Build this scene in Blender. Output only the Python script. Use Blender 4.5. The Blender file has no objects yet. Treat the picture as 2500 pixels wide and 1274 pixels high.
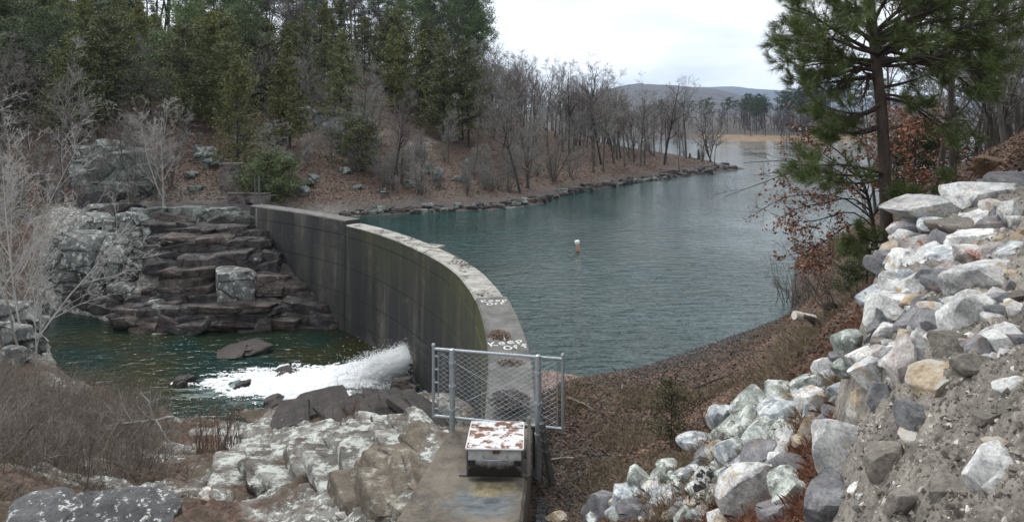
import bpy, bmesh, math
import numpy as np

# ------------------------------------------------------------------ camera, sky, sun, exposure
scene = bpy.context.scene
COL = scene.collection
EYE = 5.7            # lake surface is z = 0, camera eye height above it
F, CX, HY = 1629.0, 1250.0, 300.0   # focal length, principal column and horizon row on the 2500 px wide photograph

cam_data = bpy.data.cameras.new("camera")
cam = bpy.data.objects.new("camera", cam_data)
COL.objects.link(cam)
cam.location = (0, 0, EYE)
cam.rotation_euler = (math.radians(90), 0, 0)
cam_data.sensor_fit = 'HORIZONTAL'
cam_data.sensor_width = 36
cam_data.lens = 36 * F / 2500
cam_data.shift_y = -(637 - HY) / 2500
cam_data.clip_start = 0.05
cam_data.clip_end = 12000
scene.camera = cam

SUN_EL, SUN_AZ = math.radians(52), math.radians(-30)     # high, ahead and to the left, behind cloud
world = bpy.data.worlds.new("World")
scene.world = world
world.use_nodes = True
wn, wl = world.node_tree.nodes, world.node_tree.links
wn.clear()
w_out = wn.new('ShaderNodeOutputWorld')
w_bg = wn.new('ShaderNodeBackground')
w_bg.inputs['Strength'].default_value = 0.1
w_sky = wn.new('ShaderNodeTexSky')
w_sky.sky_type = 'NISHITA'
w_sky.sun_disc = False
w_sky.sun_elevation = SUN_EL
w_sky.sun_rotation = SUN_AZ
w_tc = wn.new('ShaderNodeTexCoord')
w_sep = wn.new('ShaderNodeSeparateXYZ')
wl.new(w_tc.outputs['Generated'], w_sep.inputs[0])
w_add = wn.new('ShaderNodeMath'); w_add.operation = 'ADD'; w_add.inputs[1].default_value = 0.22
w_abs = wn.new('ShaderNodeMath'); w_abs.operation = 'ABSOLUTE'
wl.new(w_sep.outputs['Z'], w_abs.inputs[0]); wl.new(w_abs.outputs[0], w_add.inputs[0])
w_dx = wn.new('ShaderNodeMath'); w_dx.operation = 'DIVIDE'
w_dy = wn.new('ShaderNodeMath'); w_dy.operation = 'DIVIDE'
wl.new(w_sep.outputs['X'], w_dx.inputs[0]); wl.new(w_add.outputs[0], w_dx.inputs[1])
wl.new(w_sep.outputs['Y'], w_dy.inputs[0]); wl.new(w_add.outputs[0], w_dy.inputs[1])
w_cmb = wn.new('ShaderNodeCombineXYZ')
wl.new(w_dx.outputs[0], w_cmb.inputs[0]); wl.new(w_dy.outputs[0], w_cmb.inputs[1])
w_noise = wn.new('ShaderNodeTexNoise')
w_noise.inputs['Scale'].default_value = 0.9
w_noise.inputs['Detail'].default_value = 5
w_noise.inputs['Roughness'].default_value = 0.5
wl.new(w_cmb.outputs[0], w_noise.inputs['Vector'])
w_ramp = wn.new('ShaderNodeValToRGB')
w_ramp.color_ramp.elements[0].position = 0.36
w_ramp.color_ramp.elements[0].color = (7.3, 7.8, 8.4, 1)
w_ramp.color_ramp.elements[1].position = 0.56
w_ramp.color_ramp.elements[1].color = (11.4, 11.5, 11.6, 1)
wl.new(w_noise.outputs['Fac'], w_ramp.inputs[0])
w_mix = wn.new('ShaderNodeMixRGB')
w_mix.inputs[0].default_value = 0.9
wl.new(w_sky.outputs[0], w_mix.inputs[1]); wl.new(w_ramp.outputs[0], w_mix.inputs[2])
wl.new(w_mix.outputs[0], w_bg.inputs['Color'])
wl.new(w_bg.outputs[0], w_out.inputs['Surface'])

sun_data = bpy.data.lights.new("sun", 'SUN')
sun_data.energy = 1.5
sun_data.angle = math.radians(16)
sun_data.color = (1.0, 0.97, 0.92)
sun = bpy.data.objects.new("sun", sun_data)
COL.objects.link(sun)
# the sun stands at azimuth SUN_AZ from +Y (negative = towards -X), light travels away from it
sd = np.array([math.sin(SUN_AZ) * math.cos(SUN_EL), math.cos(SUN_AZ) * math.cos(SUN_EL), math.sin(SUN_EL)])
import mathutils
sun.rotation_euler = mathutils.Vector(sd.tolist()).to_track_quat('Z', 'Y').to_euler()
sun.location = (0, 0, 80)

scene.view_settings.view_transform = 'Standard'
scene.view_settings.look = 'None'
scene.view_settings.exposure = 0.5
scene.view_settings.gamma = 1.0
scene.view_settings.use_curve_mapping = False
scene.render.engine = 'CYCLES'
scene.cycles.max_bounces = 6
scene.cycles.diffuse_bounces = 3
scene.cycles.glossy_bounces = 3
scene.cycles.transparent_max_bounces = 6
scene.cycles.volume_bounces = 0
scene.cycles.use_adaptive_sampling = True
scene.cycles.adaptive_threshold = 0.01
scene.cycles.use_denoising = True

# ------------------------------------------------------------------ noise
rng = np.random.default_rng(11)

def _hash(ix, iy, iz, seed):
    h = (ix * 374761393 + iy * 668265263 + iz * 2147483647 + seed * 144665) & 0xFFFFFFFF
    h = ((h ^ (h >> 13)) * 1274126177) & 0xFFFFFFFF
    h = ((h ^ (h >> 16)) * 2246822519) & 0xFFFFFFFF
    return ((h ^ (h >> 15)) & 0xFFFFFF) / float(0xFFFFFF)

def vnoise(p, seed=0):
    """value noise in -1..1 for points p (n,3)"""
    p = np.asarray(p, float)
    i = np.floor(p).astype(np.int64); f = p - i
    f = f * f * (3 - 2 * f)
    out = 0
    for dx in (0, 1):
        for dy in (0, 1):
            for dz in (0, 1):
                w = (f[:, 0] if dx else 1 - f[:, 0]) * (f[:, 1] if dy else 1 - f[:, 1]) * (f[:, 2] if dz else 1 - f[:, 2])
                out = out + w * _hash(i[:, 0] + dx, i[:, 1] + dy, i[:, 2] + dz, seed)
    return out * 2 - 1

def fbm(p, octaves=4, seed=0, gain=0.5, lac=2.03):
    a, s, t = 1.0, 0.0, 0.0
    p = np.asarray(p, float)
    for k in range(octaves):
        s = s + a * vnoise(p, seed + k * 17); t += a
        a *= gain; p = p * lac + 13.7
    return s / t

def ridged(p, octaves=4, seed=0):
    a, s, t = 1.0, 0.0, 0.0
    p = np.asarray(p, float)
    for k in range(octaves):
        s = s + a * (1 - 2 * np.abs(vnoise(p, seed + k * 31))); t += a
        a *= 0.5; p = p * 2.1 + 7.3
    return s / t

def sm(a, b, x):
    t = np.clip((x - a) / (b - a), 0, 1)
    return t * t * (3 - 2 * t)

# ------------------------------------------------------------------ mesh helpers
def mesh_from(name, V, F, mats=None, midx=None, smooth=False, sharp=None):
    """V (n,3); F one int array (m,k) or a list of such arrays"""
    me = bpy.data.meshes.new(name)
    V = np.ascontiguousarray(V, dtype=np.float32)
    Fs = [np.asarray(f, dtype=np.int32) for f in (F if isinstance(F, list) else [F])]
    Fs = [f for f in Fs if len(f)]
    me.vertices.add(len(V)); me.vertices.foreach_set('co', V.ravel())
    idx = np.concatenate([f.ravel() for f in Fs]).astype(np.int32)
    cnt = np.concatenate([np.full(len(f), f.shape[1], np.int32) for f in Fs])
    st = np.concatenate([[0], np.cumsum(cnt)[:-1]]).astype(np.int32)
    me.loops.add(len(idx)); me.loops.foreach_set('vertex_index', idx)
    me.polygons.add(len(cnt)); me.polygons.foreach_set('loop_start', st)
    if midx is not None:
        me.polygons.foreach_set('material_index', np.asarray(midx, dtype=np.int32))
    me.polygons.foreach_set('use_smooth', np.full(len(cnt), bool(smooth)))
    me.update(calc_edges=True)
    if mats is not None:
        for m in (mats if isinstance(mats, (list, tuple)) else [mats]):
            me.materials.append(m)
    if sharp is not None:
        me.set_sharp_from_angle(angle=math.radians(sharp))
    return me

def put(name, me, parent=None, loc=(0, 0, 0), rot=(0, 0, 0), scale=(1, 1, 1), label=None, cat=None, group=None, kind=None):
    o = bpy.data.objects.new(name, me)
    COL.objects.link(o)
    o.location = loc; o.rotation_euler = rot; o.scale = scale
    if parent is not None:
        o.parent = parent
    return tag(o, label, cat, group, kind)

def tag(o, label=None, cat=None, group=None, kind=None):
    for k, v in (('label', label), ('category', cat), ('group', group), ('kind', kind)):
        if v:
            o[k] = v
    return o

def thing(name, label, cat, loc=(0, 0, 0), rz=0, group=None, scale=1, rot=None):
    return put(name, None, None, loc, rot or (0, 0, rz), (scale,) * 3, label, cat, group)

class MB:
    """collects vertices and faces for one mesh"""
    def __init__(s): s.V = []; s.F = {}; s.n = 0
    def add(s, V, F, m=0):
        V = np.asarray(V, float)
        for f in (F if isinstance(F, list) and len(F) and isinstance(F[0], np.ndarray) else [np.asarray(F)]):
            if len(f):
                s.F.setdefault((f.shape[1], m), []).append(f + s.n)
        s.V.append(V); s.n += len(V)
        return s
    def box(s, c, d, rz=0, m=0):
        x, y, z = np.array(d) / 2
        V = np.array([[i * x, j * y, k * z] for k in (-1, 1) for j in (-1, 1) for i in (-1, 1)])
        ca, sa = math.cos(rz), math.sin(rz)
        V = np.stack([V[:, 0] * ca - V[:, 1] * sa, V[:, 0] * sa + V[:, 1] * ca, V[:, 2]], 1) + np.array(c)
        return s.add(V, np.array([[0, 2, 3, 1], [4, 5, 7, 6], [0, 1, 5, 4], [2, 6, 7, 3], [0, 4, 6, 2], [1, 3, 7, 5]]), m)
    def bar(s, a, b, r, n=8, r2=None, m=0):
        P = np.array([[a, b]], float)
        V, F = tubes(P, np.array([[r, r if r2 is None else r2]]), n, caps=True)
        return s.add(V, F, m)
    def mesh(s, name, mats, smooth=False, sharp=None):
        keys = list(s.F)
        Fs = [np.concatenate(s.F[k]) for k in keys]
        mi = np.concatenate([np.full(len(f), k[1]) for f, k in zip(Fs, keys)])
        return mesh_from(name, np.concatenate(s.V), Fs, mats, mi, smooth, sharp)

def tubes(P, R, sides=3, caps=False, refv=None):
    """P (n,k,3) polylines, R (n,k) radii -> prisms"""
    P = np.asarray(P, float); n, k, _ = P.shape
    R = np.broadcast_to(np.asarray(R, float), (n, k))
    T = np.gradient(P, axis=1)
    T /= np.linalg.norm(T, axis=2, keepdims=True) + 1e-9
    ref = np.where(np.abs(T[:, :1, 2:3]) > 0.9, np.array([1.0, 0, 0]), np.array([0, 0, 1.0]))
    if refv is not None: ref = np.array(refv, float)[None, None]
    ref = np.broadcast_to(ref, T.shape)
    A = np.cross(T, ref); A /= np.linalg.norm(A, axis=2, keepdims=True) + 1e-9
    B = np.cross(T, A)
    ang = np.arange(sides) * 2 * math.pi / sides
    V = P[:, :, None] + R[:, :, None, None] * (np.cos(ang)[None, None, :, None] * A[:, :, None] + np.sin(ang)[None, None, :, None] * B[:, :, None])
    V = V.reshape(-1, 3)
    base = (np.arange(n) * k * sides)[:, None, None] + (np.arange(k - 1) * sides)[None, :, None]
    j = np.arange(sides); j2 = (j + 1) % sides
    Fq = np.stack([base + j, base + j2, base + sides + j2, base + sides + j], -1).reshape(-1, 4)
    Fs = [Fq]
    if caps:
        b0 = (np.arange(n) * k * sides)[:, None]
        Fs.append(b0 + j[::-1][None]); Fs.append(b0 + (k - 1) * sides + j[None])
    return V, Fs

def tri_cloud(C, size, rnd, flat=0.0, aspect=1.0):
    """one triangle-ish leaf per centre with a random turn; flat pulls the leaf towards horizontal"""
    n = len(C)
    a = rnd.normal(size=(n, 3)); a[:, 2] *= (1 - flat); a /= np.linalg.norm(a, axis=1, keepdims=True)
    b = rnd.normal(size=(n, 3)); b[:, 2] *= (1 - flat)
    b -= (a * b).sum(1, keepdims=True) * a; b /= np.linalg.norm(b, axis=1, keepdims=True) + 1e-9
    s = (np.asarray(size) * rnd.uniform(0.6, 1.4, n))[:, None]
    V = np.stack([C - a * s * 0.5 - b * s * 0.5 * aspect, C - a * s * 0.5 + b * s * 0.5 * aspect, C + a * s * 0.6], 1).reshape(-1, 3)
    return V, np.arange(3 * n).reshape(-1, 3)

def quad_cloud(C, size, rnd, flat=0.6, aspect=0.6):
    n = len(C)
    a = rnd.normal(size=(n, 3)); a[:, 2] *= (1 - flat); a /= np.linalg.norm(a, axis=1, keepdims=True)
    b = rnd.normal(size=(n, 3)); b[:, 2] *= (1 - flat)
    b -= (a * b).sum(1, keepdims=True) * a; b /= np.linalg.norm(b, axis=1, keepdims=True) + 1e-9
    s = (np.asarray(size) * rnd.uniform(0.6, 1.4, n))[:, None] * 0.5
    V = np.stack([C - a * s, C - b * s * aspect, C + a * s, C + b * s * aspect], 1).reshape(-1, 3)
    return V, np.arange(4 * n).reshape(-1, 4)

# ------------------------------------------------------------------ materials
def new_mat(name):
    m = bpy.data.materials.new(name); m.use_nodes = True
    nt = m.node_tree; nt.nodes.clear()
    out = nt.nodes.new('ShaderNodeOutputMaterial')
    bs = nt.nodes.new('ShaderNodeBsdfPrincipled')
    nt.links.new(bs.outputs[0], out.inputs['Surface'])
    return m, nt, bs

class NT:
    """short hand for building node graphs"""
    def __init__(s, nt): s.nt = nt; s.N = nt.nodes; s.L = nt.links
    def val(s, x, inp):
        if isinstance(x, bpy.types.NodeSocket): s.L.new(x, inp)
        elif x is not None: inp.default_value = x
    def pos(s): return s.N.new('ShaderNodeNewGeometry').outputs['Position']
    def geo(s, k): return s.N.new('ShaderNodeNewGeometry').outputs[k]
    def uv(s): return s.N.new('ShaderNodeTexCoord').outputs['UV']
    def obj(s): return s.N.new('ShaderNodeTexCoord').outputs['Object']
    def rand(s): return s.N.new('ShaderNodeObjectInfo').outputs['Random']
    def attr(s, name):
        a = s.N.new('ShaderNodeAttribute'); a.attribute_name = name; return a
    def map(s, v, scale=(1, 1, 1), rot=(0, 0, 0), loc=(0, 0, 0)):
        m = s.N.new('ShaderNodeMapping'); s.L.new(v, m.inputs[0])
        m.inputs['Location'].default_value = loc; m.inputs['Rotation'].default_value = rot; m.inputs['Scale'].default_value = scale
        return m.outputs[0]
    def noise(s, v, scale, detail=4, rough=0.55, dist=0.0, out='Fac'):
        n = s.N.new('ShaderNodeTexNoise'); s.L.new(v, n.inputs['Vector'])
        n.inputs['Scale'].default_value = scale; n.inputs['Detail'].default_value = detail
        n.inputs['Roughness'].default_value = rough; n.inputs['Distortion'].default_value = dist
        return n.outputs[out]
    def voro(s, v, scale, out='Distance', feature='F1'):
        n = s.N.new('ShaderNodeTexVoronoi'); s.L.new(v, n.inputs['Vector']); n.inputs['Scale'].default_value = scale
        n.feature = feature
        return n.outputs[out]
    def ramp(s, f, stops, interp='LINEAR'):
        r = s.N.new('ShaderNodeValToRGB'); s.L.new(f, r.inputs[0]); cr = r.color_ramp; cr.interpolation = interp
        while len(cr.elements) < len(stops): cr.elements.new(0.5)
        for e, (p, c) in zip(cr.elements, stops):
            e.position = p; e.color = (*(c if isinstance(c, (tuple, list)) else (c, c, c)), 1)
        return r.outputs[0]
    def mix(s, f, a, b, mode='MIX'):
        m = s.N.new('ShaderNodeMixRGB'); m.blend_type = mode
        s.val(f, m.inputs[0])
        for x, i in ((a, 1), (b, 2)):
            if isinstance(x, (tuple, list)): m.inputs[i].default_value = (*x, 1)
            else: s.val(x, m.inputs[i])
        return m.outputs[0]
    def math(s, op, a, b=None, clamp=False):
        m = s.N.new('ShaderNodeMath'); m.operation = op; m.use_clamp = clamp
        s.val(a, m.inputs[0])
        if b is not None: s.val(b, m.inputs[1])
        return m.outputs[0]
    def bump(s, h, strength=0.5, dist=0.05, normal=None):
        b = s.N.new('ShaderNodeBump'); s.L.new(h, b.inputs['Height'])
        b.inputs['Strength'].default_value = strength; b.inputs['Distance'].default_value = dist
        if normal is not None: s.L.new(normal, b.inputs['Normal'])
        return b.outputs[0]

def rock_mat(name, stops, lichen=None, stain=None, scale=2.0, fine=24.0, bump=0.6, rough=0.85, lichen_lo=0.5, lichen_hi=0.6, lichen_scale=3.0, stain_lo=0.55, stain_hi=0.72, bdist=0.03, crack=0, bed=0):
    m, nt, bs = new_mat(name); g = NT(nt); p = g.pos()
    a = g.noise(p, scale, 8, 0.65)
    c = g.ramp(a, stops)
    f = g.noise(p, fine, 5, 0.7)
    c = g.mix(0.75, c, g.ramp(f, [(0.3, 0.32), (0.46, 0.92), (0.7, 1.4)]), 'MULTIPLY')
    c = g.mix(1.0, c, g.ramp(g.rand(), [(0.0, 0.78), (1.0, 1.16)]), 'MULTIPLY')
    if stain:
        sf = g.ramp(g.noise(g.map(p, loc=(7, 3, 1)), scale * 1.3, 5, 0.6, 0.6), [(stain_lo, 0.0), (stain_hi, 1.0)])
        c = g.mix(sf, c, stain)
    if lichen:
        lf = g.ramp(g.noise(g.map(p, loc=(2, 9, 4)), lichen_scale, 9, 0.74), [(lichen_lo, 0.0), (lichen_hi, 1.0)])
        c = g.mix(lf, c, lichen)
    h = g.math('ADD', g.math('MULTIPLY', g.noise(p, scale * 4, 8, 0.7), 1.0), g.math('MULTIPLY', f, 0.5))
    if crack:     # dark joint lines that break the stone into blocks
        wp = g.N.new('ShaderNodeVectorMath'); wp.operation = 'ADD'; g.L.new(g.map(p, (1, 1, 1.9)), wp.inputs[0])
        wn_ = g.N.new('ShaderNodeVectorMath'); wn_.operation = 'SCALE'; g.L.new(g.noise(p, 1.5, 5, .65, out='Color'), wn_.inputs[0]); wn_.inputs['Scale'].default_value = .9
        g.L.new(wn_.outputs[0], wp.inputs[1])
        cr = g.ramp(g.voro(wp.outputs[0], crack, 'Distance', 'DISTANCE_TO_EDGE'), [(0.0, 0.0), (.045, 1.0)])
        c = g.mix(cr, (.012, .010, .009), c)
        h = g.math('ADD', h, g.math('MULTIPLY', cr, .8))
    if bed:       # thin bedding planes
        bd_ = g.noise(g.map(p, (.35, .35, 1)), bed, 6, .75, .3)
        c = g.mix(.6, c, g.ramp(bd_, [(.3, .55), (.5, 1.0), (.7, 1.3)]), 'MULTIPLY')
        h = g.math('ADD', h, g.math('MULTIPLY', bd_, 1.3))
    nt.links.new(c, bs.inputs['Base Color'])
    bs.inputs['Roughness'].default_value = rough
    nt.links.new(g.bump(h, bump, bdist), bs.inputs['Normal'])
    return m

def leaf_mat(name, c1, c2, rough=0.7, trans=0.0, spread=0.35, patch=0):
    """foliage: colour varies by leaf and by object"""
    m, nt, bs = new_mat(name); g = NT(nt)
    r = g.geo('Random Per Island')
    c = g.ramp(r, [(0.0, c1), (1.0, c2)])
    k = g.ramp(g.rand(), [(0.0, 1 - spread), (1.0, 1 + spread)])
    c = g.mix(1.0, c, k, 'MULTIPLY')
    if patch:
        c = g.mix(1.0, c, g.ramp(g.noise(g.pos(), patch, 5, .65), [(.3, .55), (.5, 1.0), (.7, 1.7)]), 'MULTIPLY')
    nt.links.new(c, bs.inputs['Base Color'])
    bs.inputs['Roughness'].default_value = rough
    return m

def bark_mat(name, c1, c2, scale=6, stretch=0.25, bump=0.5):
    m, nt, bs = new_mat(name); g = NT(nt); p = g.map(g.obj(), scale=(1, 1, stretch))
    a = g.noise(p, scale, 6, 0.65)
    c = g.ramp(a, [(0.3, c1), (0.7, c2)])
    c = g.mix(1.0, c, g.ramp(g.rand(), [(0, 0.75), (1, 1.25)]), 'MULTIPLY')
    nt.links.new(c, bs.inputs['Base Color'])
    bs.inputs['Roughness'].default_value = 0.9
    if bump:
        nt.links.new(g.bump(a, bump, 0.02), bs.inputs['Normal'])
    return m

def plain_mat(name, c, rough=0.6, metal=0.0, var=0.25, scale=8, bump=0.0):
    m, nt, bs = new_mat(name); g = NT(nt); p = g.obj()
    a = g.noise(p, scale, 5, 0.6)
    cc = g.mix(1.0, c, g.ramp(a, [(0.25, 1 - var), (0.75, 1 + var)]), 'MULTIPLY')
    nt.links.new(cc, bs.inputs['Base Color'])
    bs.inputs['Roughness'].default_value = rough; bs.inputs['Metallic'].default_value = metal
    if bump:
        nt.links.new(g.bump(a, bump, 0.01), bs.inputs['Normal'])
    return m
# ------------------------------------------------------------------ terrain
def gx(px, Y): return (px - CX) / F * Y
def gz(py, Y): return EYE - (py - HY) / F * Y
LAKE, POOL = 0.0, -4.3

CT = []            # control points (x, y, z)
def cz(*rows):     # (px, Y, z)
    for px, Y, z in rows: CT.append((gx(px, Y), Y, z))
def cp(*rows):     # (px, py, Y)
    for px, py, Y in rows: CT.append((gx(px, Y), Y, gz(py, Y)))
def cs(level, *rows):   # pixel on a shoreline at a known level
    for px, py in rows:
        Y = (EYE - level) * F / (py - HY); CT.append((gx(px, Y), Y, level))

# near left: bare rock and brush between the walkway and the pool
cz((1090, 12, 0.0), (1000, 9.3, .3), (950, 8.4, .25), (1000, 13, -.6), (1000, 17, -1.8), (1055, 17, -1.7), (1060, 14, -.8), (1040, 21, -3.2),
   (900, 20, -3.2), (900, 15, -1.6), (900, 11, -.45), (700, 20, -3.6), (700, 15, -2.0), (700, 11, -.9), (500, 20, -3.7), (500, 15, -2.2),
   (500, 11, -1.0), (500, 8, 0), (250, 22, -3.9), (250, 15, -2.0), (250, 10, -.4), (250, 7, .7), (0, 25, -3.5), (0, 18, -2), (0, 12, -.6),
   (0, 8, .7), (-300, 25, -3), (-300, 12, -.3), (-300, 7, 1), (700, 7, .5), (950, 6, .6), (1000, 4, 1.5), (600, 4, 2), (200, 4, 2.2),
   (1250, 1.5, 3.8), (700, 1.5, 3.8), (1250, 6, .6), (1250, 3, 2.6), (1200, 9, .2), (1200, 12, -.2), (1230, 16, -3),
   (50, 30, -3.2), (0, 32, -4.0), (-300, 31, -3.6), (0, 34, -4.9), (-300, 34, -4.9), (60, 33.5, -4.9))
cs(POOL, (110, 860), (220, 940), (400, 1030), (600, 1030), (700, 990), (850, 980), (1000, 962), (1045, 972),
   (830, 800), (690, 800), (450, 810), (350, 815), (220, 770), (110, 750), (-60, 745), (-300, 745))
cz((600, 27, -5.3), (800, 27, -5.3), (400, 27, -5.2), (700, 30, -5.2), (950, 27, -5.4), (250, 30, -5.1), (150, 33, -5.1), (900, 29.5, -5.3))
# left rock bank
cz((230, 37.2, -.9), (230, 40, .3), (300, 42, 1.0), (400, 40.5, .73), (450, 38.5, .03), (450, 35, -1.6), (450, 33.5, -2.9),
   (600, 38.5, .26), (600, 36.5, -1.0), (600, 34.5, -2.35), (600, 33, -3.6), (700, 34.5, -2.8), (760, 33.3, -3.7), (330, 36, -2.0),
   (330, 38.5, -.3), (120, 39, -.5), (100, 42, .8), (0, 40, -.2), (-300, 42, .5), (620, 40, .66), (640, 38.2, .35))
# far hillside and the wooded point
cz((700, 42, .45), (50, 46, 1.8), (50, 56, 4.6), (50, 75, 10.3), (50, 110, 25), (-300, 110, 27), (-300, 60, 5), (300, 50, 3.4), (300, 70, 7.8), (300, 105, 18.6),
   (600, 48, 2.75), (600, 65, 5.9), (600, 90, 11.5), (600, 112, 18), (800, 46, 1.0), (800, 52, 2.5), (800, 66, 5.9), (800, 90, 11.6), (850, 112, 16),
   (1000, 49, .7), (1000, 58, 2.1), (1000, 75, 5.7), (1000, 110, 13.6), (1200, 50, .6), (1200, 63, 1.9), (1200, 85, 5.7), (1200, 105, 8.0),
   (1350, 58, .8), (1350, 72, 2.2), (1350, 92, 4.2), (1500, 66, .6), (1500, 84, 2.1), (1500, 100, 2.2), (1600, 74, .6), (1600, 88, 1.8),
   (1700, 79, .5), (1700, 88, 1.0), (1600, 108, -1), (1700, 102, -1), (1830, 96, -2), (1500, 122, -1), (1350, 130, .5), (1200, 135, 3), (1000, 140, 7), (800, 140, 9), (300, 140, 14), (-300, 140, 20))
cs(LAKE, (850, 530), (1000, 522), (1200, 513), (1330, 495), (1450, 465), (1600, 441), (1700, 428), (1810, 410), (740, 527))
# lake bed
cz((1250, 30, -3), (1500, 30, -3), (1100, 33, -3), (1000, 36, -2.4), (1700, 35, -3), (1500, 50, -2.5), (1800, 60, -3), (2000, 60, -3), (1350, 20, -2.2), (1290, 17, -1.6),
   (1500, 18.5, -1.0), (1900, 120, -3), (2300, 120, -3), (2000, 38, -2), (2200, 60, -2), (860, 36.5, -1.5), (1700, 24, -1.8), (1850, 26, -1.2), (1870, 40, -2))
# right bank
cs(LAKE, (1440, 930), (1600, 885), (1750, 835), (1850, 800), (1925, 768))
cz((1935, 23.5, .0), (1945, 27.3, .0), (2000, 20, .8), (2050, 22.8, 1.35), (2050, 31, 0), (2140, 40, -.5), (2100, 14, 2.26), (2050, 9, 3.0), (2000, 12, 2.0), (1950, 16, .9),
   (1700, 10.9, .95), (1800, 13, .9), (1850, 10, 1.9), (1500, 10.4, .5), (1400, 8.9, .3), (1320, 9.8, .1), (1310, 13.2, .25), (1360, 14, .1), (1600, 13, .5), (1330, 12, .2),
   (1500, 8.2, .95), (1800, 8.25, 1.9), (2000, 7.8, 2.6), (2100, 7.4, 3.1), (1850, 6.65, 1.9), (2000, 5.9, 2.6), (1950, 5.2, 2.5), (1650, 7, 1.3), (1500, 6, 1.2), (1350, 6, .6), (1800, 4, 2.6), (1600, 3, 2.9),
   (2300, 4, 3.2), (2400, 2.5, 3.4), (2200, 6, 3.1), (2165, 9.5, 3.6), (2250, 10, 3.9), (2350, 11, 4.4), (2500, 10, 5.3), (2420, 13, 4.85),
   (2250, 15, 3.7), (2250, 20, 3.7), (2300, 20, 4.1), (2400, 20, 4.8), (2500, 15, 5.35), (2150, 20, 2.9), (2100, 22, 2.2), (2200, 28, 2.2), (2300, 28, 2.7), (2250, 37, 0), (2500, 25, 4.9), (2500, 35, 2.5),
   (2500, 48, -.5), (2800, 15, 7), (2800, 30, 5), (3000, 8, 7), (2800, 50, 0), (2700, 5, 5.5), (2600, 2, 4.2), (2600, 1.5, 4.2))
CT = np.array(CT)

def warp(x, y):
    return np.stack([x / y * 2.4, np.log(y) * 1.7], -1)

def tps_fit(P, z, lam=0.002):
    n = len(P); d = np.linalg.norm(P[:, None] - P[None], axis=2)
    K = np.where(d > 0, d * d * np.log(d + 1e-12), 0) + lam * np.eye(n)
    A = np.block([[K, np.c_[np.ones(n), P]], [np.c_[np.ones(n), P].T, np.zeros((3, 3))]])
    return np.linalg.solve(A, np.r_[z, np.zeros(3)])

def tps_eval(P, W, Q):
    out = np.empty(len(Q))
    for i in range(0, len(Q), 20000):
        q = Q[i:i + 20000]
        d2 = ((q[:, None] - P[None]) ** 2).sum(2)
        K = 0.5 * d2 * np.log(d2 + 1e-20)
        out[i:i + 20000] = K @ W[:-3] + W[-3] + q @ W[-2:]
    return out

CP = warp(CT[:, 0], CT[:, 1])
CW = tps_fit(CP, CT[:, 2])

def zones(x, y):
    """how much each kind of ground is there (0..1), by place"""
    px = CX + F * x / y
    n = fbm(np.stack([x * .35, y * .35, 0 * x], 1), 4, 5)
    n2 = fbm(np.stack([x * .09, y * .09, 0 * x], 1), 4, 51)
    rock_near = sm(26.5, 24.5, y) * sm(1180, 1090, px)
    bank = sm(30, 31.5, y) * sm(43.5 , 40.0, y + 1.2 * n) * sm(900, 780, px) * sm(70, 150, px + 40 * n)
    leftnear = sm(26, 28, y) * sm(33.6, 32.8, y) * sm(160, 110, px)
    return rock_near, bank, leftnear, n, n2

def height(x, y, detail=True):
    x = np.atleast_1d(np.asarray(x, float)); y = np.atleast_1d(np.asarray(y, float))
    x, y = np.broadcast_arrays(x, y)
    z = tps_eval(CP, CW, warp(x, y))
    if not detail: return z
    rn, bk, ln, n, n2 = zones(x, y)
    P = np.stack([x, y, 0 * x], 1)
    # stepped, tilted beds on the left bank
    dip = z + .14 * fbm(P * .5, 3, 3) + .03 * (x + 14) * np.sin(y * .2)
    st = .62; t = dip / st; fr = t - np.floor(t)
    stepped = (np.floor(t) + sm(.62, .98, fr)) * st - (dip - z)
    z = z + bk * .85 * (stepped - z)
    z = z + bk * .16 * ridged(P * 1.1, 4, 21)
    z = z + (rn + ln) * (.26 * ridged(P * np.array([.8, 1.6, 1]), 5, 33) + .12 * ridged(P * np.array([2.2, 4.2, 1]), 4, 35)) * sm(2, 6, y)
    hill = sm(42, 50, y)
    z = z + hill * .22 * fbm(P * .45, 4, 41)
    soil = np.clip(1 - rn - bk - ln - hill, 0, 1)
    z = z + soil * (.06 * fbm(P * .9, 4, 61) + .025 * fbm(P * 5, 2, 63))
    return z

def hit(px, py, y0=1.6, y1=139., hf=None):
    """where the sight line through a photograph pixel meets the ground"""
    hf = hf or height
    for d in (np.exp(np.linspace(math.log(y0), math.log(y1), 420)),):
        g = hf(gx(px, d), d)
        r = gz(py, d)
        b = np.where(r <= g)[0]
        if len(b) == 0: return None
        i = b[0]
        if i == 0: return np.array([gx(px, d[0]), d[0], g[0]])
        lo, hi = d[i - 1], d[i]
    dd = np.linspace(lo, hi, 24); g = hf(gx(px, dd), dd); r = gz(py, dd)
    i = max(1, int(np.argmax(r <= g)))
    return np.array([gx(px, dd[i]), dd[i], g[i]])

NU, NV = 760, 470
us = np.linspace(-650, 3150, NU)
ys = np.exp(np.linspace(math.log(1.5), math.log(140), NV))
U, Yg = np.meshgrid(us, ys)
tx = ((U - CX) / F * Yg).ravel(); ty = Yg.ravel()
tz = height(tx, ty)
# keep the ground out of the dam wall itself: see the dam section for its line
idx = np.arange(NU * NV).reshape(NV, NU)
TF = np.stack([idx[:-1, :-1], idx[:-1, 1:], idx[1:, 1:], idx[1:, :-1]], -1).reshape(-1, 4)

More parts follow.
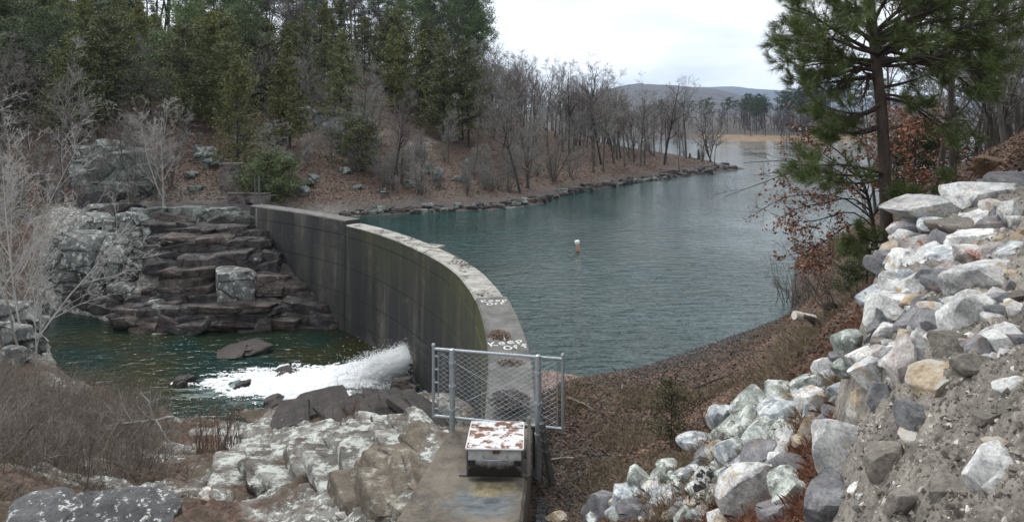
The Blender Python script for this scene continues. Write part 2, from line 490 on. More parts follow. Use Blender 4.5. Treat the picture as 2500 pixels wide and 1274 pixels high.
# --- ground cover attribute: r rock, g leaf litter, b dark shore gravel, a moss / dry grass
rn, bk, ln, nz, nz2 = zones(tx, ty)
tpx = CX + F * tx / ty
P3 = np.stack([tx, ty, tz], 1)
slope_n = fbm(P3 * .8, 4, 77)
dark = bk * sm(300, 400, tpx + 40 * nz)           # dark wet beds, against the pale lichen face further left
shore = sm(.75, .15, tz + .25 * slope_n) * sm(-.2, -.02, tz) * (1 - rn) * (1 - bk) * sm(12.5, 13.5, ty)
outcrop = .5 * sm(.40, .6, fbm(np.stack([tx * .22, ty * .16, 0 * tx], 1), 5, 91) + .05) * sm(42, 46, ty) * sm(1500, 1100, tpx)
rockw = np.clip(np.maximum(rn * sm(-.12, .12, slope_n + .34 * sm(420, 760, tpx) - .16), np.maximum(ln, outcrop)) , 0, 1)
# ------------------------------------------------------------------ ground material and mesh
m, nt, bs = new_mat("ground_cover"); g = NT(nt); p = g.pos()
cov = g.attr('cover').outputs['Color']
sep = g.N.new('ShaderNodeSeparateColor'); g.L.new(cov, sep.inputs[0])
v1 = g.voro(p, 9.0, 'Color'); v2 = g.voro(p, 23.0, 'Color')
sv = g.N.new('ShaderNodeSeparateColor'); g.L.new(v1, sv.inputs[0])
sv2 = g.N.new('ShaderNodeSeparateColor'); g.L.new(v2, sv2.inputs[0])
leafc = g.ramp(sv.outputs[0], [(0.0, (.020, .012, .009)), (.4, (.055, .031, .020)), (.75, (.105, .054, .034)), (.95, (.19, .115, .08))])
leafc = g.mix(.5, leafc, g.ramp(sv2.outputs[1], [(0, (.016, .010, .008)), (.6, (.075, .040, .026)), (.9, (.15, .10, .075))]))
big = g.noise(p, .55, 5, .6)
olive = g.ramp(g.noise(p, 6, 5, .7), [(.3, (.035, .036, .017)), (.7, (.092, .082, .042))])
leafc = g.mix(g.ramp(big, [(.5, 0), (.68, .75)]), leafc, olive)
leafc = g.mix(g.ramp(g.noise(g.map(p, loc=(5, 5, 5)), 1.1, 4, .6), [(.48, 0), (.7, .8)]), leafc, (.115, .092, .072))
n_r = g.noise(p, 1.7, 8, .68)
rock_l = g.ramp(n_r, [(.28, (.035, .033, .029)), (.46, (.125, .118, .105)), (.64, (.29, .285, .265))])
rock_l = g.mix(g.ramp(g.noise(g.map(p, scale=(1, 1, 2.6)), 5.5, 10, .78), [(.51, 0), (.565, 1)]), rock_l, (.60, .62, .58))
rock_l = g.mix(g.ramp(g.noise(g.map(p, loc=(3, 8, 2)), 1.0, 5, .65), [(.50, 0), (.64, .8)]), rock_l, (.115, .085, .058))
rock_d = g.ramp(g.noise(g.map(p, scale=(1, 1, 3)), 2.2, 8, .7), [(.25, (.018, .015, .016)), (.5, (.052, .042, .043)), (.75, (.13, .105, .10))])
grav = g.ramp(sv2.outputs[0], [(0, (.010, .009, .009)), (.55, (.036, .031, .03)), (.85, (.085, .073, .066)), (1, (.2, .17, .14))])
c = g.mix(sep.outputs[2], leafc, grav)
c = g.mix(sep.outputs[1], c, rock_d)
c = g.mix(sep.outputs[0], c, rock_l)
nt.links.new(c, bs.inputs['Base Color'])
bs.inputs['Roughness'].default_value = .9
hgt = g.math('ADD', g.math('MULTIPLY', sv.outputs[1], .55), g.math('ADD', g.noise(p, 7, 8, .7), g.math('MULTIPLY', sv2.outputs[2], .3)))
nt.links.new(g.bump(hgt, .85, .05), bs.inputs['Normal'])
M_GROUND = m

me = mesh_from("ground", P3, TF, M_GROUND, smooth=True)
ca = me.color_attributes.new('cover', 'FLOAT_COLOR', 'POINT')
covA = np.zeros((len(tx), 4), np.float32); covA[:, 3] = 1
covA[:, 0] = np.clip(rockw + bk * (1 - dark), 0, 1); covA[:, 1] = bk * dark; covA[:, 2] = np.clip(shore, 0, 1)
ca.data.foreach_set('color', covA.ravel())
put("ground", me, kind='structure')

# ------------------------------------------------------------------ water
def water_mat(name, deep, shallow, rough, waves, wscale, bdist, calm=True):
    m, nt, bs = new_mat(name); g = NT(nt); p = g.pos()
    cc = g.mix(g.ramp(g.noise(p, .22, 4, .6), [(.4, 0), (.65, 1)]), deep, shallow)
    nt.links.new(cc, bs.inputs['Base Color'])
    bs.inputs['IOR'].default_value = 1.333
    bs.inputs['Roughness'].default_value = rough
    w1 = g.noise(g.map(p, wscale, (0, 0, math.radians(-14))), 1.0, 3, .55, .5)
    w2 = g.noise(g.map(p, (wscale[0] * 2.7, wscale[1] * 2.3, 1), (0, 0, math.radians(12))), 1.0, 3, .6, .4)
    h = g.math('ADD', w1, g.math('MULTIPLY', w2, .36))
    if calm:
        k = g.ramp(g.noise(g.map(p, (.07, .045, 1)), 1.0, 4, .6), [(.34, .25), (.62, 1.25)])
        sy = g.N.new('ShaderNodeSeparateXYZ'); g.L.new(p, sy.inputs[0])   # the far reach lies in the lee of the point and is calmer
        k = g.math('MULTIPLY', k, g.ramp(g.math('MULTIPLY', sy.outputs[1], .005), [(.2, 1.0), (.48, .5)]))
        h = g.math('MULTIPLY', h, k)
    nt.links.new(g.bump(h, waves, bdist), bs.inputs['Normal'])
    return m
M_LAKE = water_mat("lake_water", (.003, .026, .022), (.005, .037, .036), .05, 1.0, (1.25, 3.4, 1), .075)
M_POOLW = water_mat("pool_water", (.005, .024, .020), (.028, .028, .010), .06, 1.0, (1.7, 3.0, 1), .055, False)

# pale aerated water spreading round the foam
nt = M_POOLW.node_tree; g = NT(nt); bs = [n for n in nt.nodes if n.type == 'BSDF_PRINCIPLED'][0]; old = bs.inputs['Base Color'].links[0].from_socket; p = g.pos()
q = g.map(p, (1 / 4.3, 1 / 1.7, 0), (0, 0, .0), (8.0 / 4.3, -25.4 / 1.7, 0)); vl = g.N.new('ShaderNodeVectorMath'); vl.operation = 'LENGTH'; g.L.new(q, vl.inputs[0])
fn = g.noise(g.map(p, (.8, 3.0, 1), (0, 0, -.12)), 1.0, 7, .72, .6)
ae = g.ramp(g.math('ADD', vl.outputs['Value'], g.math('MULTIPLY', g.math('SUBTRACT', fn, .5), -2.6)), [(.45, .62), (.8, .35), (1.15, 0)])
g.L.new(g.mix(ae, old, (.30, .40, .40)), bs.inputs['Base Color'])
g.L.new(g.math('ADD', g.math('MULTIPLY', ae, .5), .06), bs.inputs['Roughness'])

# ------------------------------------------------------------------ dam line (downstream edge of the crest, far end to near end)
DL = np.array([(-14.9, 38.0), (-13.97, 37.3), (-11.2, 35.05), (-8.03, 32.1), (-5.9, 29.5), (-4.08, 26.6), (-2.95, 24.5), (-2.07, 22.5), (-1.40, 20.3), (-.94, 18.1), (-.62, 15.8), (-.44, 13.6), (-.41, 11.6), (-.41, 10.95)])
def smooth_line(P, n):
    t = np.r_[0, np.cumsum(np.linalg.norm(np.diff(P, axis=0), axis=1))]
    # natural cubic through the points
    def spline(y):
        h = np.diff(t); A = np.zeros((len(t), len(t))); b = np.zeros(len(t)); A[0, 0] = A[-1, -1] = 1
        for i in range(1, len(t) - 1):
            A[i, i - 1], A[i, i], A[i, i + 1] = h[i - 1], 2 * (h[i - 1] + h[i]), h[i]
            b[i] = 6 * ((y[i + 1] - y[i]) / h[i] - (y[i] - y[i - 1]) / h[i - 1])
        M2 = np.linalg.solve(A, b); q = np.linspace(0, t[-1], n); k = np.clip(np.searchsorted(t, q, side='right') - 1, 0, len(h) - 1)
        a_, c_ = t[k + 1] - q, q - t[k]
        return (M2[k] * a_ ** 3 + M2[k + 1] * c_ ** 3) / (6 * h[k]) + (y[k] / h[k] - M2[k] * h[k] / 6) * a_ + (y[k + 1] / h[k] - M2[k + 1] * h[k] / 6) * c_
    return np.stack([spline(P[:, 0]), spline(P[:, 1])], 1)
DN = 241
DC = smooth_line(DL, DN)
DT = np.gradient(DC, axis=0); DT /= np.linalg.norm(DT, axis=1, keepdims=True)
DNRM = np.stack([-DT[:, 1], DT[:, 0]], 1)      # towards the lake
if DNRM[120] @ np.array([1, .5]) < 0: DNRM = -DNRM
DS = np.r_[0, np.cumsum(np.linalg.norm(np.diff(DC, axis=0), axis=1))]
CREST_W = .84

# lake: one sheet from the wall to beyond the far shore
mid = DC + DNRM * .45
poly = [tuple(q) for q in mid[::6]]
outer = [(2.5, 10.8), (40, 14), (300, 40), (560, 300), (420, 640), (-420, 640), (-260, 260), (-60, 80), (-17.5, 43)]
V = np.array([(x, y, 0) for x, y in poly] + [(x, y, 0) for x, y in outer])
bmq = bmesh.new(); vs = [bmq.verts.new(v) for v in V]; f = bmq.faces.new(vs); bmesh.ops.triangulate(bmq, faces=[f])
for f in bmq.faces:
    if f.normal.z < 0: f.normal_flip()
me = bpy.data.meshes.new("lake"); bmq.to_mesh(me); bmq.free(); me.materials.append(M_LAKE)
put("lake_water", me, kind='structure')

mid = DC + DNRM * .3
poly = [tuple(q) for q in mid[::6]]
outer = [(-1.0, 10.95), (-8, 15), (-60, 12), (-60, 50), (-17, 43)]
V = np.array([(x, y, POOL) for x, y in poly] + [(x, y, POOL) for x, y in outer])
bmq = bmesh.new(); vs = [bmq.verts.new(v) for v in V]; f = bmq.faces.new(vs); bmesh.ops.triangulate(bmq, faces=[f])
for f in bmq.faces:
    if f.normal.z < 0: f.normal_flip()
me = bpy.data.meshes.new("pool"); bmq.to_mesh(me); bmq.free(); me.materials.append(M_POOLW)
put("pool_water", me, kind='structure')

# ------------------------------------------------------------------ dam
m, nt, bs = new_mat("dam_face_concrete"); g = NT(nt)
uv = g.uv(); p = g.pos()
st = g.noise(g.map(uv, (1.6, .10, 1)), 1.0, 7, .68)
c = g.ramp(st, [(.32, (.008, .008, .009)), (.46, (.024, .0235, .0215)), (.57, (.058, .055, .046)), (.72, (.17, .16, .135))])
c = g.mix(.8, c, g.ramp(g.noise(p, 3, 8, .7), [(.25, .5), (.6, 1.1), (.8, 1.3)]), 'MULTIPLY')
su = g.N.new('ShaderNodeSeparateXYZ'); g.L.new(uv, su.inputs[0])
far_w = g.ramp(g.math('MULTIPLY', su.outputs[0], 1 / 40.0), [(.18, 1.0), (.26, 0.0)])
c = g.mix(g.math('MULTIPLY', far_w, .45), c, g.ramp(g.noise(g.map(uv, (.9, .16, 1), loc=(4, 0, 0)), 1.0, 6, .65), [(.35, (.025, .023, .02)), (.55, (.09, .083, .07)), (.75, (.22, .205, .17))]))
# large pale and dark blotches of old weathering
c = g.mix(g.ramp(g.noise(g.map(uv, (.42, .55, 1), loc=(2, 5, 0)), 1.0, 8, .72, .8), [(.56, 0), (.70, .75)]), c, (.155, .15, .132))
c = g.mix(g.ramp(g.noise(g.map(uv, (.3, .5, 1), loc=(6, 3, 0)), 1.0, 8, .75, .8), [(.54, 0), (.64, .7)]), c, (.02, .02, .021))
# light run-off streaks
wl_ = g.ramp(g.noise(g.map(uv, (.8, .035, 1), loc=(9, 2, 0)), 1.0, 5, .6), [(.60, 0), (.70, .6)])
c = g.mix(wl_, c, (.21, .20, .165))
# dark wet streaks
wd = g.ramp(g.noise(g.map(uv, (.45, .05, 1), loc=(1, 7, 0)), 1.0, 6, .7), [(.46, 0), (.56, .92)])
c = g.mix(wd, c, (.018, .019, .021))
# moss below the crest of the middle span and its near end
mz = g.ramp(g.math('MULTIPLY', g.math('ADD', su.outputs[1], 5.2), 1 / 6.0), [(.50, 0.0), (1.0, 1.0)])
mu = g.ramp(g.math('MULTIPLY', su.outputs[0], 1 / 40.0), [(.22, 0.0), (.30, .55), (.42, .35), (.60, .9), (.80, 1.0), (.86, 0)])
mo = g.ramp(g.noise(g.map(uv, (1.0, .22, 1), loc=(3, 1, 0)), 1.0, 7, .72), [(.38, 0), (.54, 1)])
mm = g.math('MULTIPLY', g.math('MULTIPLY', mz, mu), mo)
c = g.mix(mm, c, g.ramp(g.noise(p, 14, 4, .6), [(.3, (.022, .026, .007)), (.7, (.105, .118, .02))]))
# white lime blooms under the lift joints
li = g.math('MULTIPLY', g.ramp(g.noise(g.map(uv, (5, 1.1, 1)), 1.0, 6, .75), [(.66, 0), (.70, 1)]), far_w)
c = g.mix(li, c, (.55, .53, .48))
nt.links.new(c, bs.inputs['Base Color']); bs.inputs['Roughness'].default_value = .75
nt.links.new(g.bump(g.math('ADD', g.noise(p, 9, 7, .7), st), .5, .03), bs.inputs['Normal'])
M_DFACE = m

def crest_mat(name, base, dark, lo, hi):
    m, nt, bs = new_mat(name); g = NT(nt); p = g.pos(); uv = g.uv()
    c = g.ramp(g.noise(p, 2.4, 8, .7), [(.3, tuple(x * .45 for x in base)), (.5, base), (.7, tuple(min(1, x * 1.5) for x in base))])
    c = g.mix(g.ramp(g.noise(g.map(p, loc=(4, 4, 0)), 1.6, 7, .75), [(lo, 0), (hi, .9)]), c, dark)
    c = g.mix(.7, c, g.ramp(g.noise(p, 60, 3, .7), [(.3, .6), (.6, 1.08)]), 'MULTIPLY')
    nt.links.new(c, bs.inputs['Base Color']); bs.inputs['Roughness'].default_value = .85
    nt.links.new(g.bump(g.noise(p, 24, 6, .75), .45, .012), bs.inputs['Normal'])
    return m
M_CREST = crest_mat("pale_crest_concrete", (.33, .32, .29), (.05, .05, .042), .55, .66)
M_CAP = crest_mat("grey_cap_concrete", (.125, .122, .112), (.05, .05, .048), .56, .72)
M_WALK = crest_mat("weathered_walkway_concrete", (.15, .128, .10), (.035, .031, .027), .5, .68)
# the walkway's mineral stain below the box: blue-grey wash with a yellow crust, ragged edge
nt = M_WALK.node_tree; g = NT(nt); bs = [n for n in nt.nodes if n.type == 'BSDF_PRINCIPLED'][0]; old = bs.inputs['Base Color'].links[0].from_socket; p = g.pos()
def blot(cx_, cy_, rx, ry, amp):
    q = g.map(p, (1 / rx, 1 / ry, .0), loc=(-cx_ / rx, -cy_ / ry, 0)); v = g.N.new('ShaderNodeVectorMath'); v.operation = 'LENGTH'; g.L.new(q, v.inputs[0])
    return g.math('ADD', v.outputs['Value'], g.math('MULTIPLY', g.math('SUBTRACT', g.noise(g.map(p, (1, 2.2, 1)), 3.6, 7, .7, .4), .5), amp))
wash = g.ramp(blot(-.40, 8.85, .52, .52, 1.9), [(.55, 1.0), (1.0, 0.0)])
wc = g.ramp(g.noise(g.map(p, (1, 2.4, 1)), 4, 7, .7, .6), [(.3, (.03, .037, .05)), (.5, (.10, .115, .125)), (.68, (.17, .19, .19))])
c = g.mix(wash, old, wc)
yel = g.ramp(blot(-.30, 9.12, .40, .26, 1.7), [(.5, .9), (.95, 0.0)])
c = g.mix(yel, c, g.ramp(g.noise(p, 9, 7, .75), [(.3, (.06, .045, .018)), (.5, (.20, .165, .085)), (.7, (.34, .31, .20))]))
blk_ = g.ramp(blot(-.26, 9.36, .42, .10, 1.2), [(.5, .95), (1.0, 0.0)])  # black strip along the foot of the box front
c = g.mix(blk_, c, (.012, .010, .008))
g.L.new(c, bs.inputs['Base Color'])

def dam_section(name, i0, i1, top, parent, mats, extra=0.0, lifts=(0.22, -1.25, -2.55, -3.7), joints=True):
    """sweep a profile with recessed lift joints along the dam line between stations i0..i1"""
    prof = [(-.03, top), (0.0 - .0, top - .05)]
    prof = []
    w = CREST_W + extra
    prof.append((w * .5, top + .004))
    prof.append((.04 - extra, top))
    prof.append((-extra, top - .05))
    for zl in lifts:
        if zl > top - .15: continue
        d = -extra - .012 * (top - zl)
        prof += [(d, zl + .03), (d + .045, zl + .012), (d + .045, zl - .012), (d, zl - .03)]
    prof += [(-extra - .08, -6.5), (w - extra, -6.5), (w - extra, top - .05), (w - .04 - extra, top)]
    prof = np.array(prof); k = len(prof)
    st = np.arange(i0, i1 + 1)
    V, UVs, F, mi = [], [], [], []
    for s in st:
        drop = max(0.0, (s - (DN - 16)) / 15.0) * (top - .72) if top == .95 else 0.0
        jit = .012 * fbm(np.array([[DS[s] * 1.3, 0, i0]]), 3, 4)[0]
        q = DC[s][None] + DNRM[s][None] * (prof[:, :1])
        zz = prof[:, 1].copy(); zz[zz > top - .2] += jit - drop
        V.append(np.c_[q, zz]); UVs.append(np.c_[np.full(k, DS[s]), zz])
    V = np.concatenate(V); UVs = np.concatenate(UVs)
    n = len(st); a = np.arange(n - 1)[:, None] * k; j = np.arange(k); j2 = (j + 1) % k
    F = np.stack([a + j, a + k + j, a + k + j2, a + j2], -1).reshape(-1, 4)
    topidx = {0, k - 1, k - 2, 1} if True else {}
    fm = np.tile(np.array([1 if (jj in (0, 1, k - 1, k - 2)) else 0 for jj in j]), n - 1)
    caps = [np.arange(k)[::-1][None], ((n - 1) * k + np.arange(k))[None]]
    me = mesh_from(name, V, [F] + caps, mats, np.r_[fm, 0, 0])
    uvl = me.uv_layers.new(name='UVMap')
    li = np.empty(len(me.loops), np.int32); me.loops.foreach_get('vertex_index', li)
    uvl.data.foreach_set('uv', UVs[li].astype(np.float32).ravel())
    return put(name, me, parent)

def station(px):          # dam station whose crest edge shows at this picture column
    return int(np.argmin(np.abs(CX + F * DC[:, 0] / DC[:, 1] - px) + (DC[:, 1] < 12) * 500))
S1, S2 = station(845), int(np.argmin(np.abs(DC[:, 1] - 18.1)))
dam = thing("arch_dam", "curved concrete arch dam with stained mossy face and pale crest between pool and lake", "dam")
dam_section("far_wall_section", 0, S1, 1.0, dam, [M_DFACE, M_CAP], lifts=(.28, -1.2, -2.5, -3.6), extra=.02)
dam_section("spillway_section", S1, S2, .8, dam, [M_DFACE, M_CREST])
dam_section("near_wall_section", S2, DN - 1, .95, dam, [M_DFACE, M_CAP], extra=.05)

# walkway: concrete abutment strip that carries the box and the gate
TOPW = .70
wl_pts = [(-1.02, 11.0), (-1.49, 8.36), (-2.05, 5.6), (.02, 5.6), (.128, 8.36), (.34, 10.92)]
NB = 26
L = np.array([np.interp(np.linspace(11.0, 5.6, NB), [5.6, 8.36, 11.0], [-2.05, -1.49, -1.02]), np.linspace(11.0, 5.6, NB)]).T
Rr = np.array([np.interp(np.linspace(10.92, 5.6, NB), [5.6, 8.36, 10.92], [.02, .128, .34]), np.linspace(10.92, 5.6, NB)]).T
rows = []
for s in range(NB):
    zt = TOPW + .012 * fbm(np.array([[s * .4, 2, 1.]]), 2, 3)[0]
    l, r = L[s], Rr[s]
    jl = .02 * fbm(np.array([[s * .9, 7, 1.]]), 2, 8)[0]
    rows.append([(l[0] - .05, l[1], -2.6), (l[0] + jl, l[1], zt - .05), (l[0] + .05 + jl, l[1], zt)] +
                [(l[0] + (r[0] - l[0]) * t, l[1] + (r[1] - l[1]) * t, zt + .008 * fbm(np.array([[s * .5, t * 4, 3.]]), 2, 9)[0]) for t in (.25, .5, .75)] +
                [(r[0] - .04, r[1], zt), (r[0], r[1], zt - .05), (r[0] + .02, r[1], -2.6)])
K = len(rows[0]); V = np.array(rows).reshape(-1, 3)
a = np.arange(NB - 1)[:, None] * K; j = np.arange(K - 1)
Fw = np.stack([a + j, a + j + 1, a + K + j + 1, a + K + j], -1).reshape(-1, 4)
me = mesh_from("walkway", V, [Fw, np.arange(K)[None], ((NB - 1) * K + np.arange(K))[::-1][None]], M_WALK)
walk = put("abutment_walkway", me, label="long weathered concrete abutment slab leading to the gate and carrying the rusty box", cat="walkway")

# ------------------------------------------------------------------ far shore, hills
def patch(name, u0, u1, y0, y1, nu, ny, hf, mat):
    uu = np.linspace(u0, u1, nu); yy = np.exp(np.linspace(math.log(y0), math.log(y1), ny))
    Uq, Yq = np.meshgrid(uu, yy); x = (Uq * Yq).ravel(); y = Yq.ravel(); z = hf(x, y)
    idx = np.arange(nu * ny).reshape(ny, nu)
    Fq = np.stack([idx[:-1, :-1], idx[:-1, 1:], idx[1:, 1:], idx[1:, :-1]], -1).reshape(-1, 4)
    return put(name, mesh_from(name, np.stack([x, y, z], 1), Fq, mat, smooth=True), kind='structure')

def far_h(x, y):
    u = CX + F * x / y
    yshore = np.interp(u, [1300, 1560, 1700, 1850, 2000, 2120, 2250, 2400, 2600], [250, 245, 222, 206, 206, 214, 236, 270, 300])
    d = y - yshore + 5 * fbm(np.stack([x * .05, y * .05, 0 * x], 1), 3, 8)
    z = np.where(d < 0, d * .06, np.minimum(d * .06, 1.7) + np.maximum(d - 24, 0) * .03)
    return z
m, nt, bs = new_mat("far_shore_ground"); g = NT(nt); p = g.pos()
sx = g.N.new('ShaderNodeSeparateXYZ'); g.L.new(p, sx.inputs[0])
sand = g.ramp(g.noise(p, .35, 5, .65), [(.35, (.12, .07, .04)), (.6, (.21, .15, .09))])
wood = g.ramp(g.noise(p, .5, 5, .6), [(.3, (.028, .022, .019)), (.7, (.065, .052, .045))])
bearing = g.math('DIVIDE', sx.outputs[0], sx.outputs[1])           # the beach lies east of the point only
inland = g.math('MAXIMUM', g.ramp(g.math('MULTIPLY', sx.outputs[2], .25), [(.30, 0), (.42, 1)]), g.ramp(bearing, [(.26, 1), (.31, 0)]))
cc = g.mix(inland, sand, wood)
nt.links.new(cc, bs.inputs['Base Color']); bs.inputs['Roughness'].default_value = .95
M_FARG = m
patch("far_shore_ground", -.45, 1.0, 190, 560, 240, 90, far_h, M_FARG)

m, nt, bs = new_mat("wooded_hill"); g = NT(nt); p = g.pos()
cc = g.ramp(g.noise(p, .035, 8, .8), [(.3, (.022, .027, .026)), (.48, (.058, .053, .052)), (.7, (.10, .092, .09))])
nt.links.new(cc, bs.inputs['Base Color']); bs.inputs['Roughness'].default_value = 1
M_HILL = m
def ridge(name, py_pts, y0, y1, seed):
    pxs = [q[0] for q in py_pts]; pys = [q[1] for q in py_pts]
    def hf(x, y):
        u = CX + F * x / y
        top = EYE - (np.interp(u, pxs, pys) - HY) / F * y1
        t = np.clip((y - y0) / (y1 - y0), 0, 1.4)
        k = np.where(t < 1, sm(0, 1, t) * .55 + t * .45, 1 - (t - 1) * .6)
        return -1 + (top + 1) * k + 3.2 * ridged(np.stack([x * .05, y * .05, 0 * x], 1), 3, seed) * sm(0, .15, t) + 9 * fbm(np.stack([x * .006, y * .006, 0 * x], 1), 3, seed + 3) * sm(0, .3, t)
    patch(name, -.55, 1.0, y0, y1 * 1.25, 420, 110, hf, M_HILL)
ridge("wooded_hill", [(300, 290), (900, 285), (1380, 262), (1470, 226), (1560, 208), (1650, 212), (1750, 222), (1830, 240), (1900, 258), (2000, 272), (2500, 280), (2900, 280)], 560, 2300, 5)
ridge("blue_hill", [(300, 290), (1400, 270), (1600, 228), (1700, 214), (1780, 213), (1850, 218), (1950, 226), (2150, 240), (2900, 250)], 2600, 5000, 9)
# a sheet under everything so that the ground reaches the horizon
me = mesh_from("valley_floor", [(-6500, -60, -7), (6500, -60, -7), (6500, 6700, -7), (-6500, 6700, -7)], [np.array([[0, 1, 2, 3]])], M_HILL)
put("valley_floor", me, kind='structure')

# ------------------------------------------------------------------ haze: one closed box of thin air
hb = MB(); hb.box((0, 3300, 200), (15000, 7000, 416.5))
m = bpy.data.materials.new("haze_air"); m.use_nodes = True; nt = m.node_tree; nt.nodes.clear()
o_ = nt.nodes.new('ShaderNodeOutputMaterial'); pv = nt.nodes.new('ShaderNodeVolumePrincipled')
pv.inputs['Color'].default_value = (.50, .70, 1.0, 1); pv.inputs['Density'].default_value = .00012; pv.inputs['Anisotropy'].default_value = 0.0
nt.links.new(pv.outputs[0], o_.inputs['Volume'])
haze = put("haze", hb.mesh("haze", [m]), kind='stuff')
# ------------------------------------------------------------------ rocks
_ico = {}
def ico(n):
    if n not in _ico:
        b = bmesh.new(); bmesh.ops.create_icosphere(b, subdivisions=n, radius=1)
        _ico[n] = (np.array([v.co[:] for v in b.verts]), np.array([[v.index for v in f.verts] for f in b.faces])); b.free()
    return _ico[n]

_cg = {}
def cube_grid(n):
    if n not in _cg:
        b = bmesh.new(); bmesh.ops.create_cube(b, size=2); bmesh.ops.subdivide_edges(b, edges=b.edges[:], cuts=n - 1, use_grid_fill=True); bmesh.ops.triangulate(b, faces=b.faces[:])
        b.verts.index_update(); _cg[n] = (np.array([v.co[:] for v in b.verts]), np.array([[v.index for v in f.verts] for f in b.faces])); b.free()
    return _cg[n]
def rock_shape(seed, sub=3, planes=12, rough=.05, box=0.0, fine=.02):
    """a broken stone about 2 units across"""
    r = np.random.default_rng(seed); V, Fc = cube_grid(9) if box >= .7 else ico(sub); V = V.copy()
    if box >= .7:
        V = V * np.array([1, 1, 1]) / (1 + .035 * ((np.abs(V) > .93).sum(1, keepdims=True) - 1).clip(0))
        V = V + .09 * r.normal(size=3) * V[:, [1, 2, 0]] + .05 * fbm(V * 1.1 + seed, 2, seed + 1)[:, None] * np.sign(V)
    elif box:
        q = 2 + 10 * box
        V = V / (np.abs(V) ** q).sum(1, keepdims=True) ** (1 / q)
    for k in range(planes):
        n = r.normal(size=3); n /= np.linalg.norm(n); d = r.uniform(.48, .8) * (1 + .42 * box) if box < .7 else r.uniform(.95, 1.25)
        t = V @ n - d
        V = V - np.where(t > 0, t, 0)[:, None] * n * .985
    V = V * (1 + rough * fbm(V * 1.6 + seed * 3.1, 3, seed)[:, None])
    N = V / (np.linalg.norm(V, axis=1, keepdims=True) + 1e-9)
    V = V + N * (fine * ridged(V * 4.5 + seed, 3, seed + 5)[:, None])
    V = V - (V.max(0) + V.min(0)) / 2
    return V / (np.abs(V).max(0)), Fc

def rock_mesh(name, seed, mat, sub=3, **k):
    V, Fc = rock_shape(seed, sub, **k)
    return mesh_from(name, V, Fc, mat, smooth=True, sharp=15 if k.get('box', 0) >= .7 else 22)

M_WHITE = rock_mat("white_quartz_stone", [(.26, (.17, .17, .18)), (.40, (.42, .42, .42)), (.55, (.70, .70, .68)), (.75, (.82, .82, .79))], stain=(.42, .30, .17), scale=5.5, fine=45, bump=.8, stain_lo=.56, stain_hi=.70, bdist=.02, lichen=(.13, .13, .135), lichen_lo=.54, lichen_hi=.68, lichen_scale=4)
M_TANST = rock_mat("ochre_stone", [(.28, (.15, .105, .06)), (.5, (.36, .28, .185)), (.7, (.60, .53, .42))], lichen=(.46, .45, .42), scale=6, fine=45, lichen_lo=.46, lichen_hi=.58, bump=.8, bdist=.02)
M_GREYST = rock_mat("grey_slate_stone", [(.28, (.07, .07, .078)), (.5, (.17, .17, .18)), (.7, (.33, .33, .34))], stain=(.26, .2, .17), scale=6, fine=45, bump=.8, bdist=.02)
M_PINKST = rock_mat("pinkish_stone", [(.28, (.16, .145, .14)), (.48, (.44, .40, .385)), (.66, (.70, .67, .64))], stain=(.3, .11, .06), scale=6, fine=45, bump=.8, stain_lo=.58, stain_hi=.66, bdist=.02)
M_BLUEST = rock_mat("blue_grey_stone", [(.30, (.075, .085, .095)), (.46, (.27, .295, .315)), (.66, (.56, .59, .60))], lichen=(.68, .70, .68), scale=6, fine=50, lichen_lo=.52, lichen_hi=.58, lichen_scale=7, bump=.8, bdist=.02)
M_GREENST = rock_mat("green_lichen_stone", [(.30, (.065, .072, .065)), (.46, (.24, .265, .24)), (.66, (.50, .53, .49))], stain=(.13, .16, .095), lichen=(.66, .69, .65), scale=6, fine=50, lichen_lo=.50, lichen_hi=.57, lichen_scale=6, bump=.8, bdist=.02)
M_MORTAR = rock_mat("rubble_mortar", [(.25, (.10, .090, .077)), (.5, (.23, .208, .178)), (.72, (.38, .35, .30))], stain=(.075, .068, .062), scale=3.5, fine=34, bump=1.0, bdist=.03, lichen=(.55, .52, .47), lichen_lo=.62, lichen_hi=.65, lichen_scale=30)
M_PATCHST = rock_mat("black_and_white_stone", [(.3, (.02, .02, .02)), (.48, (.03, .03, .03)), (.5, (.6, .6, .58)), (.7, (.75, .75, .72))], scale=9, fine=50)
M_LICHROCK = rock_mat("pale_lichen_rock", [(.25, (.05, .052, .05)), (.45, (.125, .13, .125)), (.65, (.22, .235, .225))], lichen=(.47, .50, .47), stain=(.085, .065, .05), scale=1.8, fine=14, lichen_lo=.53, lichen_hi=.60, lichen_scale=3.2, bump=.9, bdist=.06, crack=.45, bed=6)
M_DARKROCK = rock_mat("dark_bed_rock", [(.28, (.012, .011, .012)), (.5, (.048, .043, .044)), (.72, (.13, .115, .11))], stain=(.085, .062, .05), lichen=(.30, .32, .30), scale=1.6, fine=12, lichen_lo=.60, lichen_hi=.68, lichen_scale=2.4, bump=.9, bdist=.06, crack=1.1, bed=9)
M_BROWNROCK = rock_mat("brown_bed_rock", [(.28, (.02, .017, .016)), (.5, (.075, .060, .052)), (.72, (.18, .15, .13))], lichen=(.34, .36, .33), scale=1.6, fine=12, lichen_lo=.60, lichen_hi=.70, lichen_scale=2.2, bump=.9, bdist=.06, crack=1.1, bed=9)
M_WETROCK = rock_mat("wet_rock", [(.25, (.010, .008, .008)), (.5, (.032, .025, .022)), (.75, (.075, .058, .05))], scale=2.5, fine=16, bump=1.0, rough=.45, bdist=.06, bed=9, stain=(.07, .048, .034), lichen=(.16, .14, .12), lichen_lo=.62, lichen_hi=.72)
